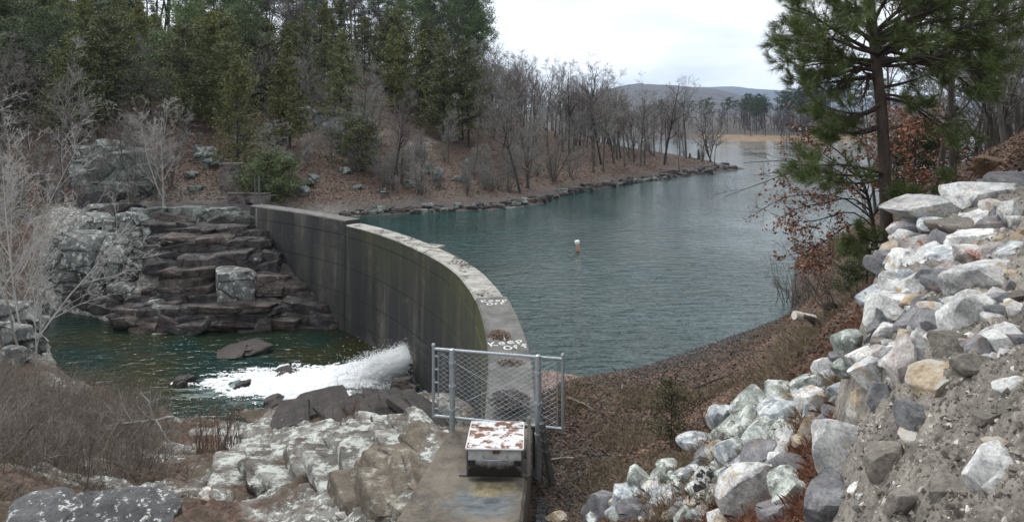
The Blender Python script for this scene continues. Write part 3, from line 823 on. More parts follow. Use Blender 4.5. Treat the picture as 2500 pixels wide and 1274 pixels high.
M_GREYGREEN = rock_mat("grey_green_crag", [(.25, (.05, .057, .052)), (.45, (.115, .132, .12)), (.65, (.19, .215, .195))], lichen=(.36, .40, .37), stain=(.05, .045, .035), scale=1.5, fine=10, lichen_lo=.54, lichen_hi=.64, lichen_scale=2.6, bump=.9, bdist=.08, crack=.5, bed=5)

# ------------------------------------------------------------------ rubble wall beside the camera
WC = []
for px, py, Y in [(1950, 1290, 4.4), (2030, 1180, 4.3), (2100, 1100, 4.07), (2300, 1100, 3.05), (2450, 1200, 2.35), (2490, 1260, 2.1), (2250, 1270, 2.7), (2080, 1270, 3.5), (2120, 990, 4.6), (2150, 850, 5.0), (2300, 900, 3.9), (2480, 950, 3.2), (2140, 680, 6.2),
                  (2150, 640, 6.7), (2200, 560, 7.1), (2220, 520, 7.4), (2300, 500, 7.35), (2400, 480, 7.2), (2480, 470, 7.0), (2300, 700, 5.3), (2480, 700, 4.5), (2480, 520, 6.2), (2560, 800, 3.6), (2600, 600, 4.6), (2560, 1100, 2.4), (2600, 500, 6.0), (2360, 600, 6.0), (2300, 800, 4.55), (2400, 800, 4.1), (2200, 1000, 3.95), (2400, 1000, 3.2)]:
    WC.append((gx(px, Y), Y, gz(py, Y)))
WC = np.array(WC); WP = WC[:, :2] * .8; WW = tps_fit(WP, WC[:, 2], .01)
# outline of the wall top on plan
WO = np.array([(gx(a, b), b) for a, b in [(1960, 4.0), (2035, 4.5), (2108, 4.75), (2105, 5.0), (2150, 5.15), (2130, 6.0), (2140, 6.75), (2190, 7.2), (2215, 7.6), (2330, 7.75), (2480, 7.7)]] + [(6.6, 7.6), (6.6, 1.2), (1.2, 1.2), (1.15, 2.2), (1.5, 3.2)])
def inside_dist(x, y, poly):
    """signed distance to the outline, positive inside"""
    P = np.stack([x, y], 1); A = poly; B = np.roll(poly, -1, 0)
    e = B - A; w = P[:, None] - A[None]
    t = np.clip((w * e[None]).sum(2) / (e * e).sum(1)[None], 0, 1)
    d = np.sqrt(((w - t[..., None] * e[None]) ** 2).sum(2)).min(1)
    c = ((A[None, :, 1] > y[:, None]) != (B[None, :, 1] > y[:, None])) & (x[:, None] < (B - A)[None, :, 0] * (y[:, None] - A[None, :, 1]) / ((B - A)[None, :, 1] + 1e-12) + A[None, :, 0])
    return np.where(c.sum(1) % 2 == 1, d, -d)
def wall_h(x, y, detail=True):
    x = np.atleast_1d(np.asarray(x, float)); y = np.atleast_1d(np.asarray(y, float))
    z = tps_eval(WP, WW, np.stack([x, y], 1) * .8)
    P = np.stack([x, y, z], 1)
    if detail:
        z = z + .09 * fbm(P * 2.6, 4, 7) + .085 * ridged(P * 4.2, 5, 9) + .022 * ridged(P * 11, 4, 12) + .014 * fbm(P * 40, 2, 15)
    d = inside_dist(x, y, WO) + .10 * fbm(P * 2.2, 3, 19)
    return np.where(d > 0, z - .10 * sm(.25, 0, d), z - .10 + d * 3.2)
NX, NY = 430, 460
gxs = np.linspace(.9, 6.2, NX); gys = np.exp(np.linspace(math.log(1.35), math.log(8.3), NY))
X, Y = np.meshgrid(gxs, gys); X = X.ravel(); Y = Y.ravel(); Z = wall_h(X, Y)
low = height(X, Y, False) - .25
Z = np.maximum(Z, low)
idx = np.arange(NX * NY).reshape(NY, NX)
WF = np.stack([idx[:-1, :-1], idx[:-1, 1:], idx[1:, 1:], idx[1:, :-1]], -1).reshape(-1, 4)
keep = (Z[WF] > low[WF] + .02).any(1)
wall = thing("rubble_wall", "broken rubble stone wall of white and ochre stones set in rough grey mortar", "stone wall")
put("mortar_core", mesh_from("mortar_core", np.stack([X, Y, Z], 1), WF[keep], M_MORTAR, smooth=True), wall)
def both(x, y):
    return np.maximum(wall_h(x, y, False), height(x, y))

W_, T_, G_, P_, B_, N_, K_ = M_WHITE, M_TANST, M_GREYST, M_PINKST, M_BLUEST, M_GREENST, M_PATCHST
# px, py, width, height (photograph pixels), tilt in degrees, material
stones = [(2285, 513, 170, 78, -6, W_), (2398, 487, 128, 84, -4, W_), (2440, 458, 54, 28, 0, W_), (2482, 452, 50, 38, 0, W_), (2477, 535, 52, 64, -20, W_), (2432, 548, 66, 52, 0, G_),
 (2458, 592, 44, 40, 0, T_), (2494, 590, 46, 54, 0, T_), (2345, 556, 130, 46, 0, M_MORTAR), (2395, 588, 116, 52, -4, W_), (2432, 555, 80, 40, 0, G_), (2215, 565, 66, 46, 20, W_), (2243, 596, 64, 44, 20, P_),
 (2182, 622, 84, 56, 30, T_), (2218, 640, 84, 60, 20, W_), (2212, 682, 84, 56, 10, W_), (2320, 628, 100, 44, -4, B_), (2270, 610, 44, 44, 0, P_), (2400, 625, 96, 44, 0, P_), (2470, 630, 60, 34, 0, W_),
 (2282, 692, 98, 70, -6, G_), (2422, 682, 165, 78, 5, W_), (2180, 720, 118, 66, 8, B_), (2168, 775, 84, 106, 10, W_), (2390, 775, 116, 112, -5, W_), (2252, 782, 116, 46, 0, G_),
 (2235, 835, 108, 56, -2, T_), (2100, 838, 84, 76, 20, N_), (2142, 840, 34, 54, 0, K_), (2228, 897, 100, 96, 35, P_), (2145, 918, 84, 88, 30, W_), (2112, 992, 74, 66, 20, T_), (2165, 978, 76, 70, 0, G_),
 (2308, 922, 136, 44, 18, T_), (2482, 957, 70, 54, 0, W_), (2252, 1028, 96, 94, 0, G_), (2062, 1108, 124, 150, 30, W_), (2452, 1152, 118, 92, 30, W_), (2482, 1205, 90, 84, 20, W_), (2035, 1232, 120, 86, 20, G_),
 (2452, 1092, 90, 26, -4, T_), (2248, 1064, 84, 30, 0, T_), (2330, 735, 60, 30, 0, B_), (2470, 740, 70, 44, 0, G_), (2300, 740, 70, 34, 0, M_MORTAR), (2340, 850, 90, 60, 0, M_MORTAR), (2180, 1130, 90, 90, 0, M_MORTAR), (2390, 900, 80, 60, 10, M_MORTAR),
 (2150, 600, 36, 26, 0, W_), (2355, 655, 44, 26, 0, P_), (2190, 860, 40, 34, 0, G_), (2080, 900, 60, 44, 20, N_), (2420, 1020, 60, 30, 10, M_MORTAR), (2300, 660, 60, 40, 0, M_MORTAR), (2330, 1210, 90, 60, 0, M_MORTAR), (2220, 1230, 90, 60, 10, M_MORTAR)]
sr = np.random.default_rng(5)
def set_stone(i, px, py, w, h, tilt, mat, parent, hf, sub=4, sink=.12, name="stone"):
    q = hit(px, py + h * .18, 1.5, 60, hf)
    if q is None: return None
    Y = q[1]; sx, sz = w / F * Y / 2, h / F * Y / 2
    me = rock_mesh(name, 100 + i * 7, mat, sub, planes=13, rough=.06, box=.25, fine=.035)
    o = put(name, me, parent, (gx(px, Y), Y + sz * .42, gz(py, Y) - sz * .16), (0.35 * sr.uniform(-1, 1), -math.radians(tilt), sr.uniform(-.3, .3)), (sx * 1.22, max(sx, sz) * 1.0, sz * 1.26))
    return o
for i, s in enumerate(stones):
    set_stone(i, *s, wall, both, sub=4)
# middling stones packed between the big ones in the upper part of the wall
n_mid = 0
for i in range(600):
    if n_mid >= 115: break
    px, py = sr.uniform(2120, 2500), sr.uniform(455, 880)
    q = hit(px, py, 1.6, 12, both)
    if q is None or q[1] > 8.2 or wall_h(q[:1], q[1:2], False)[0] < q[2] - .03 or inside_dist(q[:1], q[1:2], WO)[0] < .03: continue
    s = sr.uniform(26, 62)
    if set_stone(3000 + i, px, py, s * sr.uniform(1, 1.9), s * sr.uniform(.7, 1), sr.uniform(-25, 30), [W_, W_, W_, G_, P_, T_, B_, W_, G_][sr.integers(9)], wall, both, sub=3) is not None: n_mid += 1
# small stones bedded between the big ones
n_small = 0
for i in range(700):
    if n_small >= 100: break
    px, py = sr.uniform(1990, 2495), sr.uniform(500, 1265)
    q = hit(px, py, 1.6, 12, both)
    if q is None or q[1] > 8 or wall_h(q[:1], q[1:2], False)[0] < q[2] - .03: continue
    if inside_dist(q[:1], q[1:2], WO)[0] < .03: continue
    if py > 900 and px > 2150 and sr.random() < .6: continue
    s = sr.uniform(10, 34) if px < 2250 or py < 760 else sr.uniform(7, 22)
    mat = [W_, W_, T_, G_, M_MORTAR, M_MORTAR, P_][sr.integers(7)]
    if set_stone(300 + i, px, py, s * sr.uniform(1, 1.8), s, sr.uniform(-30, 30), mat, wall, both, sub=3) is not None: n_small += 1

# gravel grains showing in the mortar
ar = np.random.default_rng(14); n = 42000
ax, ay = ar.uniform(1.1, 5.6, n), np.exp(ar.uniform(math.log(1.9), math.log(7.6), n)); k = (inside_dist(ax, ay, WO) > .02) & (ax / ay < .86); ax, ay = ax[k], ay[k]
C = np.stack([ax, ay, wall_h(ax, ay) + .002], 1); s_ = .003 + ar.random(len(C)) ** 4 * .016
oct_ = np.array([[1, 0, 0], [-1, 0, 0], [0, 1, 0], [0, -1, 0], [0, 0, 1], [0, 0, -.6]], float); of = np.array([[0, 2, 4], [2, 1, 4], [1, 3, 4], [3, 0, 4], [2, 0, 5], [1, 2, 5], [3, 1, 5], [0, 3, 5]])
V = (C[:, None] + (oct_[None] + ar.normal(size=(len(C), 6, 3)) * .25) * s_[:, None, None]).reshape(-1, 3); Fq = (np.arange(len(C))[:, None, None] * 6 + of[None]).reshape(-1, 3)
M_GRAIN, nt, bs = new_mat("mortar_grains"); g = NT(nt); nt.links.new(g.ramp(g.geo('Random Per Island'), [(0, (.07, .062, .055)), (.55, (.20, .18, .155)), (.85, (.34, .31, .27)), (1, (.66, .62, .56))]), bs.inputs['Base Color']); bs.inputs['Roughness'].default_value = .9
put("mortar_gravel", mesh_from("mortar_gravel", V, Fq, M_GRAIN), wall, kind='stuff')

# ------------------------------------------------------------------ dry stone bank below the wall
bank_t = thing("stone_bank", "loose pale lichen-spotted stones laid down the bank below the rubble wall", "stone bank")
rip = [(1985, 948, 78, 56, 15, N_), (1905, 968, 74, 44, 35, N_), (1842, 1000, 74, 50, 42, N_), (1768, 1032, 56, 56, 0, B_), (1800, 1062, 120, 34, 42, N_), (1872, 1036, 120, 32, 42, N_), (1932, 1002, 110, 44, 22, B_), (1992, 985, 64, 46, 20, W_),
 (1880, 1060, 104, 52, 22, N_), (1850, 1090, 76, 42, 40, N_), (1792, 1112, 66, 56, 0, B_), (1747, 1108, 34, 54, -30, T_), (1702, 1082, 70, 32, 20, B_), (1982, 1062, 44, 66, -20, T_), (1985, 1016, 34, 44, 20, B_), (1860, 1128, 96, 60, 25, G_),
 (1792, 1152, 66, 34, 15, B_), (1832, 1144, 44, 28, 10, W_), (1735, 1182, 62, 62, 40, K_), (1690, 1162, 46, 34, 35, B_), (1650, 1178, 40, 34, 0, N_), (1560, 1192, 66, 74, 30, N_), (1610, 1180, 30, 60, -10, N_), (1640, 1204, 76, 28, 15, B_), (1712, 1188, 46, 42, 40, P_),
 (1535, 1222, 76, 44, 25, B_), (1472, 1246, 82, 70, 30, G_), (1840, 1214, 118, 108, 35, W_), (1925, 1196, 70, 66, 40, N_), (1938, 1140, 60, 54, 30, G_), (1915, 1250, 90, 44, 30, G_), (1772, 1262, 66, 34, 10, W_), (1662, 1254, 56, 34, 15, G_), (1690, 1234, 60, 30, 40, T_),
 (1600, 1225, 30, 24, 0, N_), (1940, 1218, 84, 62, 30, N_), (1360, 1268, 44, 24, 0, T_), (1880, 1180, 66, 40, 35, W_), (1805, 1008, 26, 20, 0, W_), (1820, 1050, 20, 30, 0, W_), (1830, 1072, 22, 22, 0, W_), (1745, 1215, 40, 26, 30, N_), (1590, 1255, 40, 24, 10, G_), (1910, 1105, 40, 34, 20, W_), (2030, 905, 60, 50, 30, W_), (2010, 1035, 40, 30, 30, G_), (1965, 975, 40, 34, 30, B_), (2050, 960, 44, 36, 30, B_)]
for i, s in enumerate(rip):
    set_stone(600 + i, s[0], s[1], s[2] * 1.12, s[3] * 1.12, s[4], s[5], bank_t, height, sub=3)
n_fill = 0
for i in range(900):
    if n_fill >= 120: break
    t_ = sr.uniform(0, 1); px, py = 1440 + 690 * t_, 1262 - 430 * t_ ** 1.15
    px += sr.uniform(-20, 90); py += sr.uniform(-10, 150) * (1 - .5 * t_)
    q = hit(px, py, 1.6, 20, both)
    if q is None or wall_h(q[:1], q[1:2], False)[0] > q[2] - .05 or py > 1272: continue
    s = sr.uniform(14, 40)
    set_stone(1500 + i, px, py, s * sr.uniform(1.1, 2.0), s, sr.uniform(0, 45), [N_, B_, W_, G_, N_, T_][sr.integers(6)], bank_t, height, sub=3); n_fill += 1
# ------------------------------------------------------------------ left bank crags and ledges, each a thing of many blocks
rr = np.random.default_rng(23)
block_meshes = {}
def block_mesh(mat, k, box=.8):
    key = (mat.name, k, box)
    if key not in block_meshes:
        block_meshes[key] = rock_mesh("rock_block", 900 + k * 11 + len(mat.name), mat, 3, planes=8, rough=.05, box=box, fine=.045)
    return block_meshes[key]
def set_block(px, py, w, h, tilt, mat, parent, depth=None, name="rock_block", box=.8, drop=.3, hf=height, y0=4, wx=0.0, sink=0.0, yaw=0.0):
    q = hit(px, py + h * drop, y0, 135, hf)
    if q is None: return None
    Y = q[1]; sx, sz = w / F * Y / 2, h / F * Y / 2
    d = depth if depth is not None else max(sx * .8, sz * 1.1)
    return put(name, block_mesh(mat, rr.integers(7), box), parent, (gx(px, Y), Y + d * (.62 if box >= 1.0 else .45), gz(py, Y) - sink * sz), (wx + rr.uniform(-.12, .12), -math.radians(tilt + rr.uniform(-4, 4)), yaw + rr.uniform(-.25, .25)), (sx * 1.05, d, sz * 1.08))

def ledge_block(px, py, w, h, tilt, mat, parent, **k):
    n = 3 if h > 52 else 2 if h > 34 else 1          # thin beds, each a little proud of or behind the next
    for i in range(n):
        set_block(px + rr.uniform(-.07, .07) * w, py + h * ((i + .5) / n - .5), w * rr.uniform(1.05, 1.3), h / n * 1.35, tilt * .6 + rr.uniform(-3, 3), mat if rr.random() < .8 else (M_BROWNROCK if mat is M_DARKROCK else M_DARKROCK), parent, depth=w / 1629 * 35 * .5 * rr.uniform(.7, 1.0), drop=.3 * (n - i), **k)
def outcrop(name, label, cat, rows, mat, fill=None, **k):
    t = thing(name, label, cat)
    for r in rows:
        px, py, w, h = r[:4]; tilt = r[4] if len(r) > 4 else 0; mt = r[5] if len(r) > 5 else mat
        (ledge_block if name == "ledge_rock" else set_block)(px, py, w, h, tilt, mt, t, **k)
    if fill:
        x0, x1, y0, y1, n, smin, smax = fill
        for _ in range(n):
            s = rr.uniform(smin, smax)
            set_block(rr.uniform(x0, x1), rr.uniform(y0, y1), s * rr.uniform(1.3, 2.4), s, rr.uniform(-12, 12), mat if rr.random() < .75 else M_BROWNROCK if mat is M_DARKROCK else mat, t, **k)
    return t
DK, BR, LI, GG = M_DARKROCK, M_BROWNROCK, M_LICHROCK, M_GREYGREEN
outcrop("ledge_rock", "dark stepped rock ledges climbing beside the far end of the dam", "rock ledge",
 [(400, 572, 95, 44, 0), (480, 577, 90, 42, 0), (560, 572, 76, 40, 0), (615, 585, 52, 40, 0), (395, 612, 84, 66, 2), (452, 606, 96, 56), (522, 602, 66, 44), (572, 606, 66, 40), (622, 612, 62, 44),
  (400, 652, 110, 30, -12), (470, 645, 70, 30, 6), (530, 637, 124, 30, 3), (602, 642, 66, 30, -4), (640, 660, 60, 30), (436, 545, 110, 30, -3), (540, 545, 100, 28), (600, 548, 50, 30), (660, 640, 40, 40, -30)], DK, (375, 640, 540, 660, 60, 12, 30), box=1.0)
outcrop("ledge_rock", "brown jointed rock beds dipping into the pool in front of the dam wall", "rock ledge",
 [(430, 692, 78, 66, 10, BR), (480, 692, 66, 66, 0, BR), (640, 712, 96, 66, -8, BR), (700, 722, 90, 60, -20, BR), (620, 752, 110, 36, -4), (450, 782, 90, 62, 12), (520, 777, 116, 54, 3, BR), (610, 772, 136, 54, -4, BR), (690, 782, 86, 44, -10, BR),
  (755, 766, 104, 52, -14), (800, 790, 76, 30, -8, BR), (700, 760, 80, 40, -10), (520, 742, 90, 40, 4), (745, 735, 60, 36, -25, BR), (660, 690, 70, 36, -10, BR), (560, 795, 60, 26, 0, BR), (640, 800, 40, 22, 0)], DK, (400, 800, 690, 795, 60, 12, 30), box=1.0)
outcrop("boulder", "grey lichen-faced boulder sitting on the brown beds left of the dam", "boulder", [(568, 703, 96, 84, -4, LI)], LI, box=.45)
outcrop("crag", "big rounded pale lichen crag bulging over the left end of the pool", "rock crag",
 [(215, 655, 150, 150, -8), (265, 655, 90, 130, -14), (160, 640, 80, 110, 8), (200, 735, 100, 60, -12, DK), (262, 745, 86, 46, -10, DK), (180, 700, 80, 70, 0)], LI, (150, 310, 590, 720, 10, 24, 44), box=.45)
outcrop("ledge_rock", "curved white-edged rock slabs above the big lichen crag", "rock ledge",
 [(310, 585, 40, 110, -40), (335, 560, 80, 60, -25), (345, 610, 44, 90, -50), (300, 560, 80, 30, -18), (280, 522, 90, 40, 4), (252, 490, 96, 34, -6), (340, 535, 60, 34, -14), (230, 545, 90, 30, 0), (320, 650, 50, 60, -50), (370, 540, 40, 40, -30)], LI, (180, 370, 500, 660, 36, 12, 24), box=.6)
outcrop("crag", "tall cleft grey-green crag standing among the leaves at the foot of the wood", "rock crag",
 [(200, 382, 56, 50, 0, LI), (202, 425, 66, 70, 2, LI), (250, 400, 66, 110, 3), (300, 420, 66, 100, -6), (330, 440, 50, 80, -10), (262, 462, 66, 40, -4), (310, 468, 66, 44, -8), (345, 470, 40, 40, -8), (230, 462, 40, 34, 0)], GG, None, box=.75)
outcrop("ledge_rock", "low tumbled stones at the water's edge below the lichen crag", "rocks",
 [(330, 780, 76, 46, -4, DK), (372, 775, 60, 40, 5, BR), (405, 796, 40, 30, -20, BR), (300, 770, 60, 40, -10, DK), (395, 750, 50, 40, 10, LI), (340, 745, 60, 40, 0, DK), (420, 740, 44, 40, 0, BR)], DK, (280, 440, 700, 790, 22, 12, 26))
outcrop("boulder", "flat oval brown boulder at the pool edge, below the stepped ledges", "boulder", [(353, 803, 84, 28, -6, BR)], BR, box=.15, drop=.2)
outcrop("ledge_rock", "low ragged drystone ledge under the dry grass beside the dam's far end", "rock ledge",
 [(390, 525, 70, 24), (460, 522, 70, 24), (530, 528, 70, 26), (590, 535, 60, 26), (420, 540, 40, 20), (500, 545, 40, 20)], GG, (370, 620, 512, 548, 30, 8, 16), box=1.0)
outcrop("rock_pile", "white streaked rocks under the pale birch at the near left bank", "rocks",
 [(40, 770, 90, 50, -6), (80, 795, 50, 40, -12), (20, 820, 70, 60, 4), (70, 840, 60, 44, -8), (30, 870, 60, 40), (90, 850, 40, 30), (10, 760, 60, 44)], LI, (0, 110, 745, 880, 24, 12, 26), box=.5)

# crags on the wooded hill
spots = [(690, 335, 60, 40), (745, 275, 80, 40), (800, 310, 70, 70), (855, 285, 60, 34), (700, 385, 60, 30), (850, 355, 50, 50), (905, 345, 50, 34), (1020, 375, 44, 34), (1060, 420, 40, 44), (1010, 450, 40, 26), (930, 470, 40, 24), (1120, 440, 40, 30), (870, 455, 40, 20), (640, 330, 40, 30), (500, 380, 60, 44), (530, 395, 60, 36), (470, 430, 34, 24), (1180, 400, 36, 26), (1250, 380, 36, 26), (975, 395, 40, 26), (1090, 340, 30, 26), (840, 420, 40, 24), (590, 340, 40, 26), (760, 440, 40, 34), (690, 455, 60, 34), (735, 470, 50, 30), (480, 460, 40, 24), (1140, 395, 30, 20)]
hill_labels = {0: "broad grey-green crag on the slope above the concrete block", 2: "tall mossy crag behind the dark cedar bush on the slope", 4: "low mossy rock above the green shrub by the dam's far end"}
for i, (px, py, w, h) in enumerate(spots):
    t = thing("hillside_rock", hill_labels.get(i, "grey-green mossy rock among red-brown leaves on the wooded slope across the lake"), "rock", group=None if i in hill_labels else "mossy rocks on the wooded slope")
    for k in range(4 if w > 45 else 2):
        set_block(px + rr.uniform(-.3, .3) * w, py + rr.uniform(-.25, .25) * h, w * rr.uniform(.4, .8), h * rr.uniform(.5, .9), rr.uniform(-20, 20), GG, t, box=.6)

# gravel and broken rock along the far shoreline
t = thing("shore_ledge", "thin broken rock shelf lining the water's edge of the wooded point", "rock shelf")
for px, y0_, y1_ in [(x, 0, 0) for x in range(840, 1800, 11)]:
    base = np.interp(px, [840, 850, 1000, 1200, 1330, 1450, 1600, 1700, 1800], [529, 528, 520, 511, 493, 463, 440, 427, 411])
    for k in range(2):
        s = rr.uniform(4, 12)
        set_block(px + rr.uniform(-8, 8), base - rr.uniform(1, 15), s * rr.uniform(1.4, 3.2), s, rr.uniform(-10, 10), [GG, DK, BR, DK][rr.integers(4)], t, box=.75)

# near left: bare rock slabs
M_SLAB = rock_mat("white_lichen_slab", [(.28, (.04, .036, .031)), (.48, (.145, .135, .118)), (.66, (.30, .295, .27))], stain=(.10, .072, .05), lichen=(.55, .57, .53), scale=1.8, fine=16, lichen_lo=.49, lichen_hi=.57, lichen_scale=2.4, bump=1.0, bdist=.06, bed=8, stain_lo=.52, stain_hi=.64)
outcrop("bedrock_slab", "long ridge of bare white-lichen bedrock between the brush and the walkway", "bedrock",
 [(715, 1098, 230, 56, 10), (640, 1130, 190, 46, 5), (785, 1128, 200, 56, -10), (870, 1112, 150, 40, -6), (700, 1165, 210, 46, -12), (825, 1168, 170, 40, -14), (570, 1160, 150, 44, -12), (890, 1150, 150, 40, -8)], M_SLAB, (560, 900, 1090, 1190, 4, 24, 40), box=.75, depth=1.1, sink=1.15, yaw=.5)
outcrop("bedrock_slab", "flat pale rock shelf beyond the white ridge, nearer the pool", "bedrock",
 [(930, 1060, 120, 40, 6), (885, 1035, 90, 36, 8), (1000, 1060, 100, 36, -4), (800, 1060, 110, 36, 6), (600, 1085, 120, 30, 3), (840, 1085, 70, 30), (960, 1095, 90, 30, 2)], M_SLAB, (780, 1040, 1030, 1100, 5, 14, 30), box=.75, depth=.8, sink=1.0, yaw=.5)
M_TANROCK = rock_mat("tan_bedrock", [(.25, (.06, .05, .037)), (.5, (.165, .135, .10)), (.75, (.30, .265, .21))], lichen=(.42, .43, .39), scale=2.2, fine=16, lichen_lo=.55, lichen_hi=.66, lichen_scale=3, bump=.8, bdist=.05, bed=9)
outcrop("bedrock_slab", "tan fissured rock beds against the left edge of the walkway", "bedrock",
 [(1000, 1130, 110, 50, -8), (950, 1165, 110, 60, -16), (1000, 1175, 60, 60, -30), (930, 1210, 120, 60, -10), (860, 1215, 110, 50, -10), (1030, 1090, 80, 40, 4), (960, 1240, 80, 50, -10)], M_TANROCK, (850, 1040, 1080, 1250, 16, 14, 30), box=.8, depth=.7, sink=1.05, yaw=.5)
outcrop("bedrock_slab", "dark wet rock apron where the bedrock meets the foaming pool", "bedrock",
 [(780, 985, 130, 40, 4), (900, 1005, 190, 44, 6), (990, 1000, 130, 44, -6), (1040, 1020, 70, 50, -10), (700, 1015, 90, 30, 4), (850, 1030, 120, 30)], M_WETROCK, (690, 1040, 980, 1035, 14, 12, 26), box=.75, depth=1.0, sink=1.0, yaw=.4)
outcrop("boulder", "large dark boulder speckled with white lichen at the bottom left", "boulder",
 [(205, 1290, 390, 96, -2), (70, 1290, 150, 70, 4)], rock_mat("speckled_boulder", [(.25, (.045, .047, .05)), (.5, (.095, .097, .10)), (.75, (.17, .17, .17))], lichen=(.6, .62, .58), scale=3, fine=20, lichen_lo=.56, lichen_hi=.60, lichen_scale=7, bump=.8, bdist=.05), box=.2, depth=.45, drop=.1)
for px, py, w, h, lab in [(590, 852, 110, 22, "low dark rock breaking the surface of the pool below the brown beds"), (440, 932, 46, 24, "small brown rock in the pool upstream of the white foam"), (588, 942, 36, 22, "dark rock poking through the left tail of the foam"),
                     (652, 984, 60, 34, "rounded dark rock on the near side of the foam"), (990, 945, 70, 42, "brown boulder beside the dam foot, right of the water jet"), (690, 910, 60, 18, "flat wet rock at the upper edge of the foam")]:
    t = thing("pool_rock", lab, "rock")
    Y = (EYE - POOL) * F / (py + h * .35 - HY)
    for k in range(3):
        s = rr.uniform(.55, .9)
        put("rock_block", block_mesh(M_WETROCK if w != 70 else BR, k, .2), t, (gx(px + rr.uniform(-.25, .25) * w, Y), Y + .2 * k, POOL + .02), (0, rr.uniform(-.2, .2), rr.uniform(0, 3)), (w / F * Y / 2 * s, w / F * Y / 2 * s * .9, h / F * Y / 2 * s * 1.5))
# small loose stones left of the walkway
for i, (px, py, w, h, lab) in enumerate([(500, 1205, 30, 20, "small white stone at the upper end of the brush clearing"), (500, 1222, 22, 16, "small tan stone just below the white one in the clearing"), (835, 1262, 34, 18, "white stone lying near the bottom edge left of the walkway")]):
    t = thing("loose_stone", lab, "stone"); set_block(px, py, w, h, 0, M_WHITE if i != 1 else M_TANST, t, box=.3, name="stone_body")
# ------------------------------------------------------------------ tree shapes
def grow(parents, radii, nper, t0, t1, ang, ratio, k, rnd, wander=.12, up=.06, lmin=.0, taper=.35, r_ratio=.6, rmin=.004):
    """children polylines on parents (n,k,3); returns (polylines, radii)"""
    n, kp, _ = parents.shape
    par = np.repeat(np.arange(n), nper); m = len(par)
    t = rnd.uniform(t0, t1, m); f = t * (kp - 1); i = np.minimum(f.astype(int), kp - 2); fr = (f - i)[:, None]
    p0 = parents[par, i] * (1 - fr) + parents[par, i + 1] * fr
    tan = parents[par, i + 1] - parents[par, i]; tan /= np.linalg.norm(tan, axis=1, keepdims=True) + 1e-9
    plen = np.linalg.norm(np.diff(parents, axis=1), axis=2).sum(1)[par]
    r0 = radii[par, i] * (1 - fr[:, 0]) + radii[par, i + 1] * fr[:, 0]
    rv = rnd.normal(size=(m, 3)); rv -= (rv * tan).sum(1, keepdims=True) * tan; rv /= np.linalg.norm(rv, axis=1, keepdims=True) + 1e-9
    a = np.radians(rnd.uniform(ang[0], ang[1], m))[:, None]
    d = tan * np.cos(a) + rv * np.sin(a)
    L = np.maximum(plen * ratio * rnd.uniform(.55, 1.15, m) * (1 - .45 * t), lmin)
    P = np.empty((m, k, 3)); P[:, 0] = p0; step = (L / (k - 1))[:, None]
    for j in range(1, k):
        P[:, j] = P[:, j - 1] + d * step
        d = d + rnd.normal(size=(m, 3)) * wander + np.array([0, 0, up]); d /= np.linalg.norm(d, axis=1, keepdims=True)
    rb = np.maximum(np.minimum(r0 * r_ratio, r0 * .95), rmin)
    R = rb[:, None] * np.linspace(1, taper, k)[None]
    return P, np.maximum(R, rmin * .6)

def trunk_line(H, k, rnd, lean=.06, wob=.03, start=(0, 0, 0), d0=None):
    P = np.zeros((1, k, 3)); P[0, 0] = start
    d = np.array([rnd.normal() * lean, rnd.normal() * lean, 1.0]) if d0 is None else np.array(d0, float)
    d /= np.linalg.norm(d)
    for j in range(1, k):
        P[0, j] = P[0, j - 1] + d * H / (k - 1)
        d = d + rnd.normal(size=3) * wob + np.array([0, 0, .03]); d /= np.linalg.norm(d)
    return P

def bare_tree(seed, H=10, r=.13, stems=1, n1=12, n2=6, n3=5, n4=3, low=.28, ang=(28, 62), spread=.5, up=.07, twig=.008, lean=.06, wander=.13, stem_lean=.22):
    """returns (trunk mesh data, crown mesh data) as V,F"""
    rnd = np.random.default_rng(seed); T, TR = [], []
    for s in range(stems):
        d0 = None if stems == 1 else (rnd.normal() * stem_lean, rnd.normal() * stem_lean, 1)
        T.append(trunk_line(H * rnd.uniform(.8, 1), 9, rnd, lean, .05, (rnd.normal() * .1 * (stems > 1), rnd.normal() * .1 * (stems > 1), -.3), d0))
        rr_ = r * (1 if stems == 1 else rnd.uniform(.6, .9)); TR.append((rr_ * np.linspace(1, .16, 9) + .25 * rr_ * np.exp(-np.arange(9) * 2.2))[None])
    T = np.concatenate(T); TR = np.concatenate(TR)
    P1, R1 = grow(T, TR, n1, low, .98, ang, spread, 7, rnd, wander, up, .3, .3, .6)
    P2, R2 = grow(P1, R1, n2, .2, .98, (25, 60), .52, 5, rnd, .16, up * .8, .2, .4, .62, twig * 1.3)
    P3, R3 = grow(P2, R2, n3, .15, 1, (22, 60), .55, 4, rnd, .18, up * .6, .12, .5, .7, twig)
    tr = MB()
    tr.add(*tubes(T, TR, 7)); tr.add(*tubes(P1, R1, 5))
    cr = MB(); cr.add(*tubes(P2, R2, 3)); cr.add(*tubes(P3, R3, 3))
    if n4:
        P4, R4 = grow(P3, R3, n4, .15, 1, (20, 55), .6, 3, rnd, .2, .03, .08, .5, .8, twig * .8)
        cr.add(*tubes(P4, R4, 3))
    return tr, cr

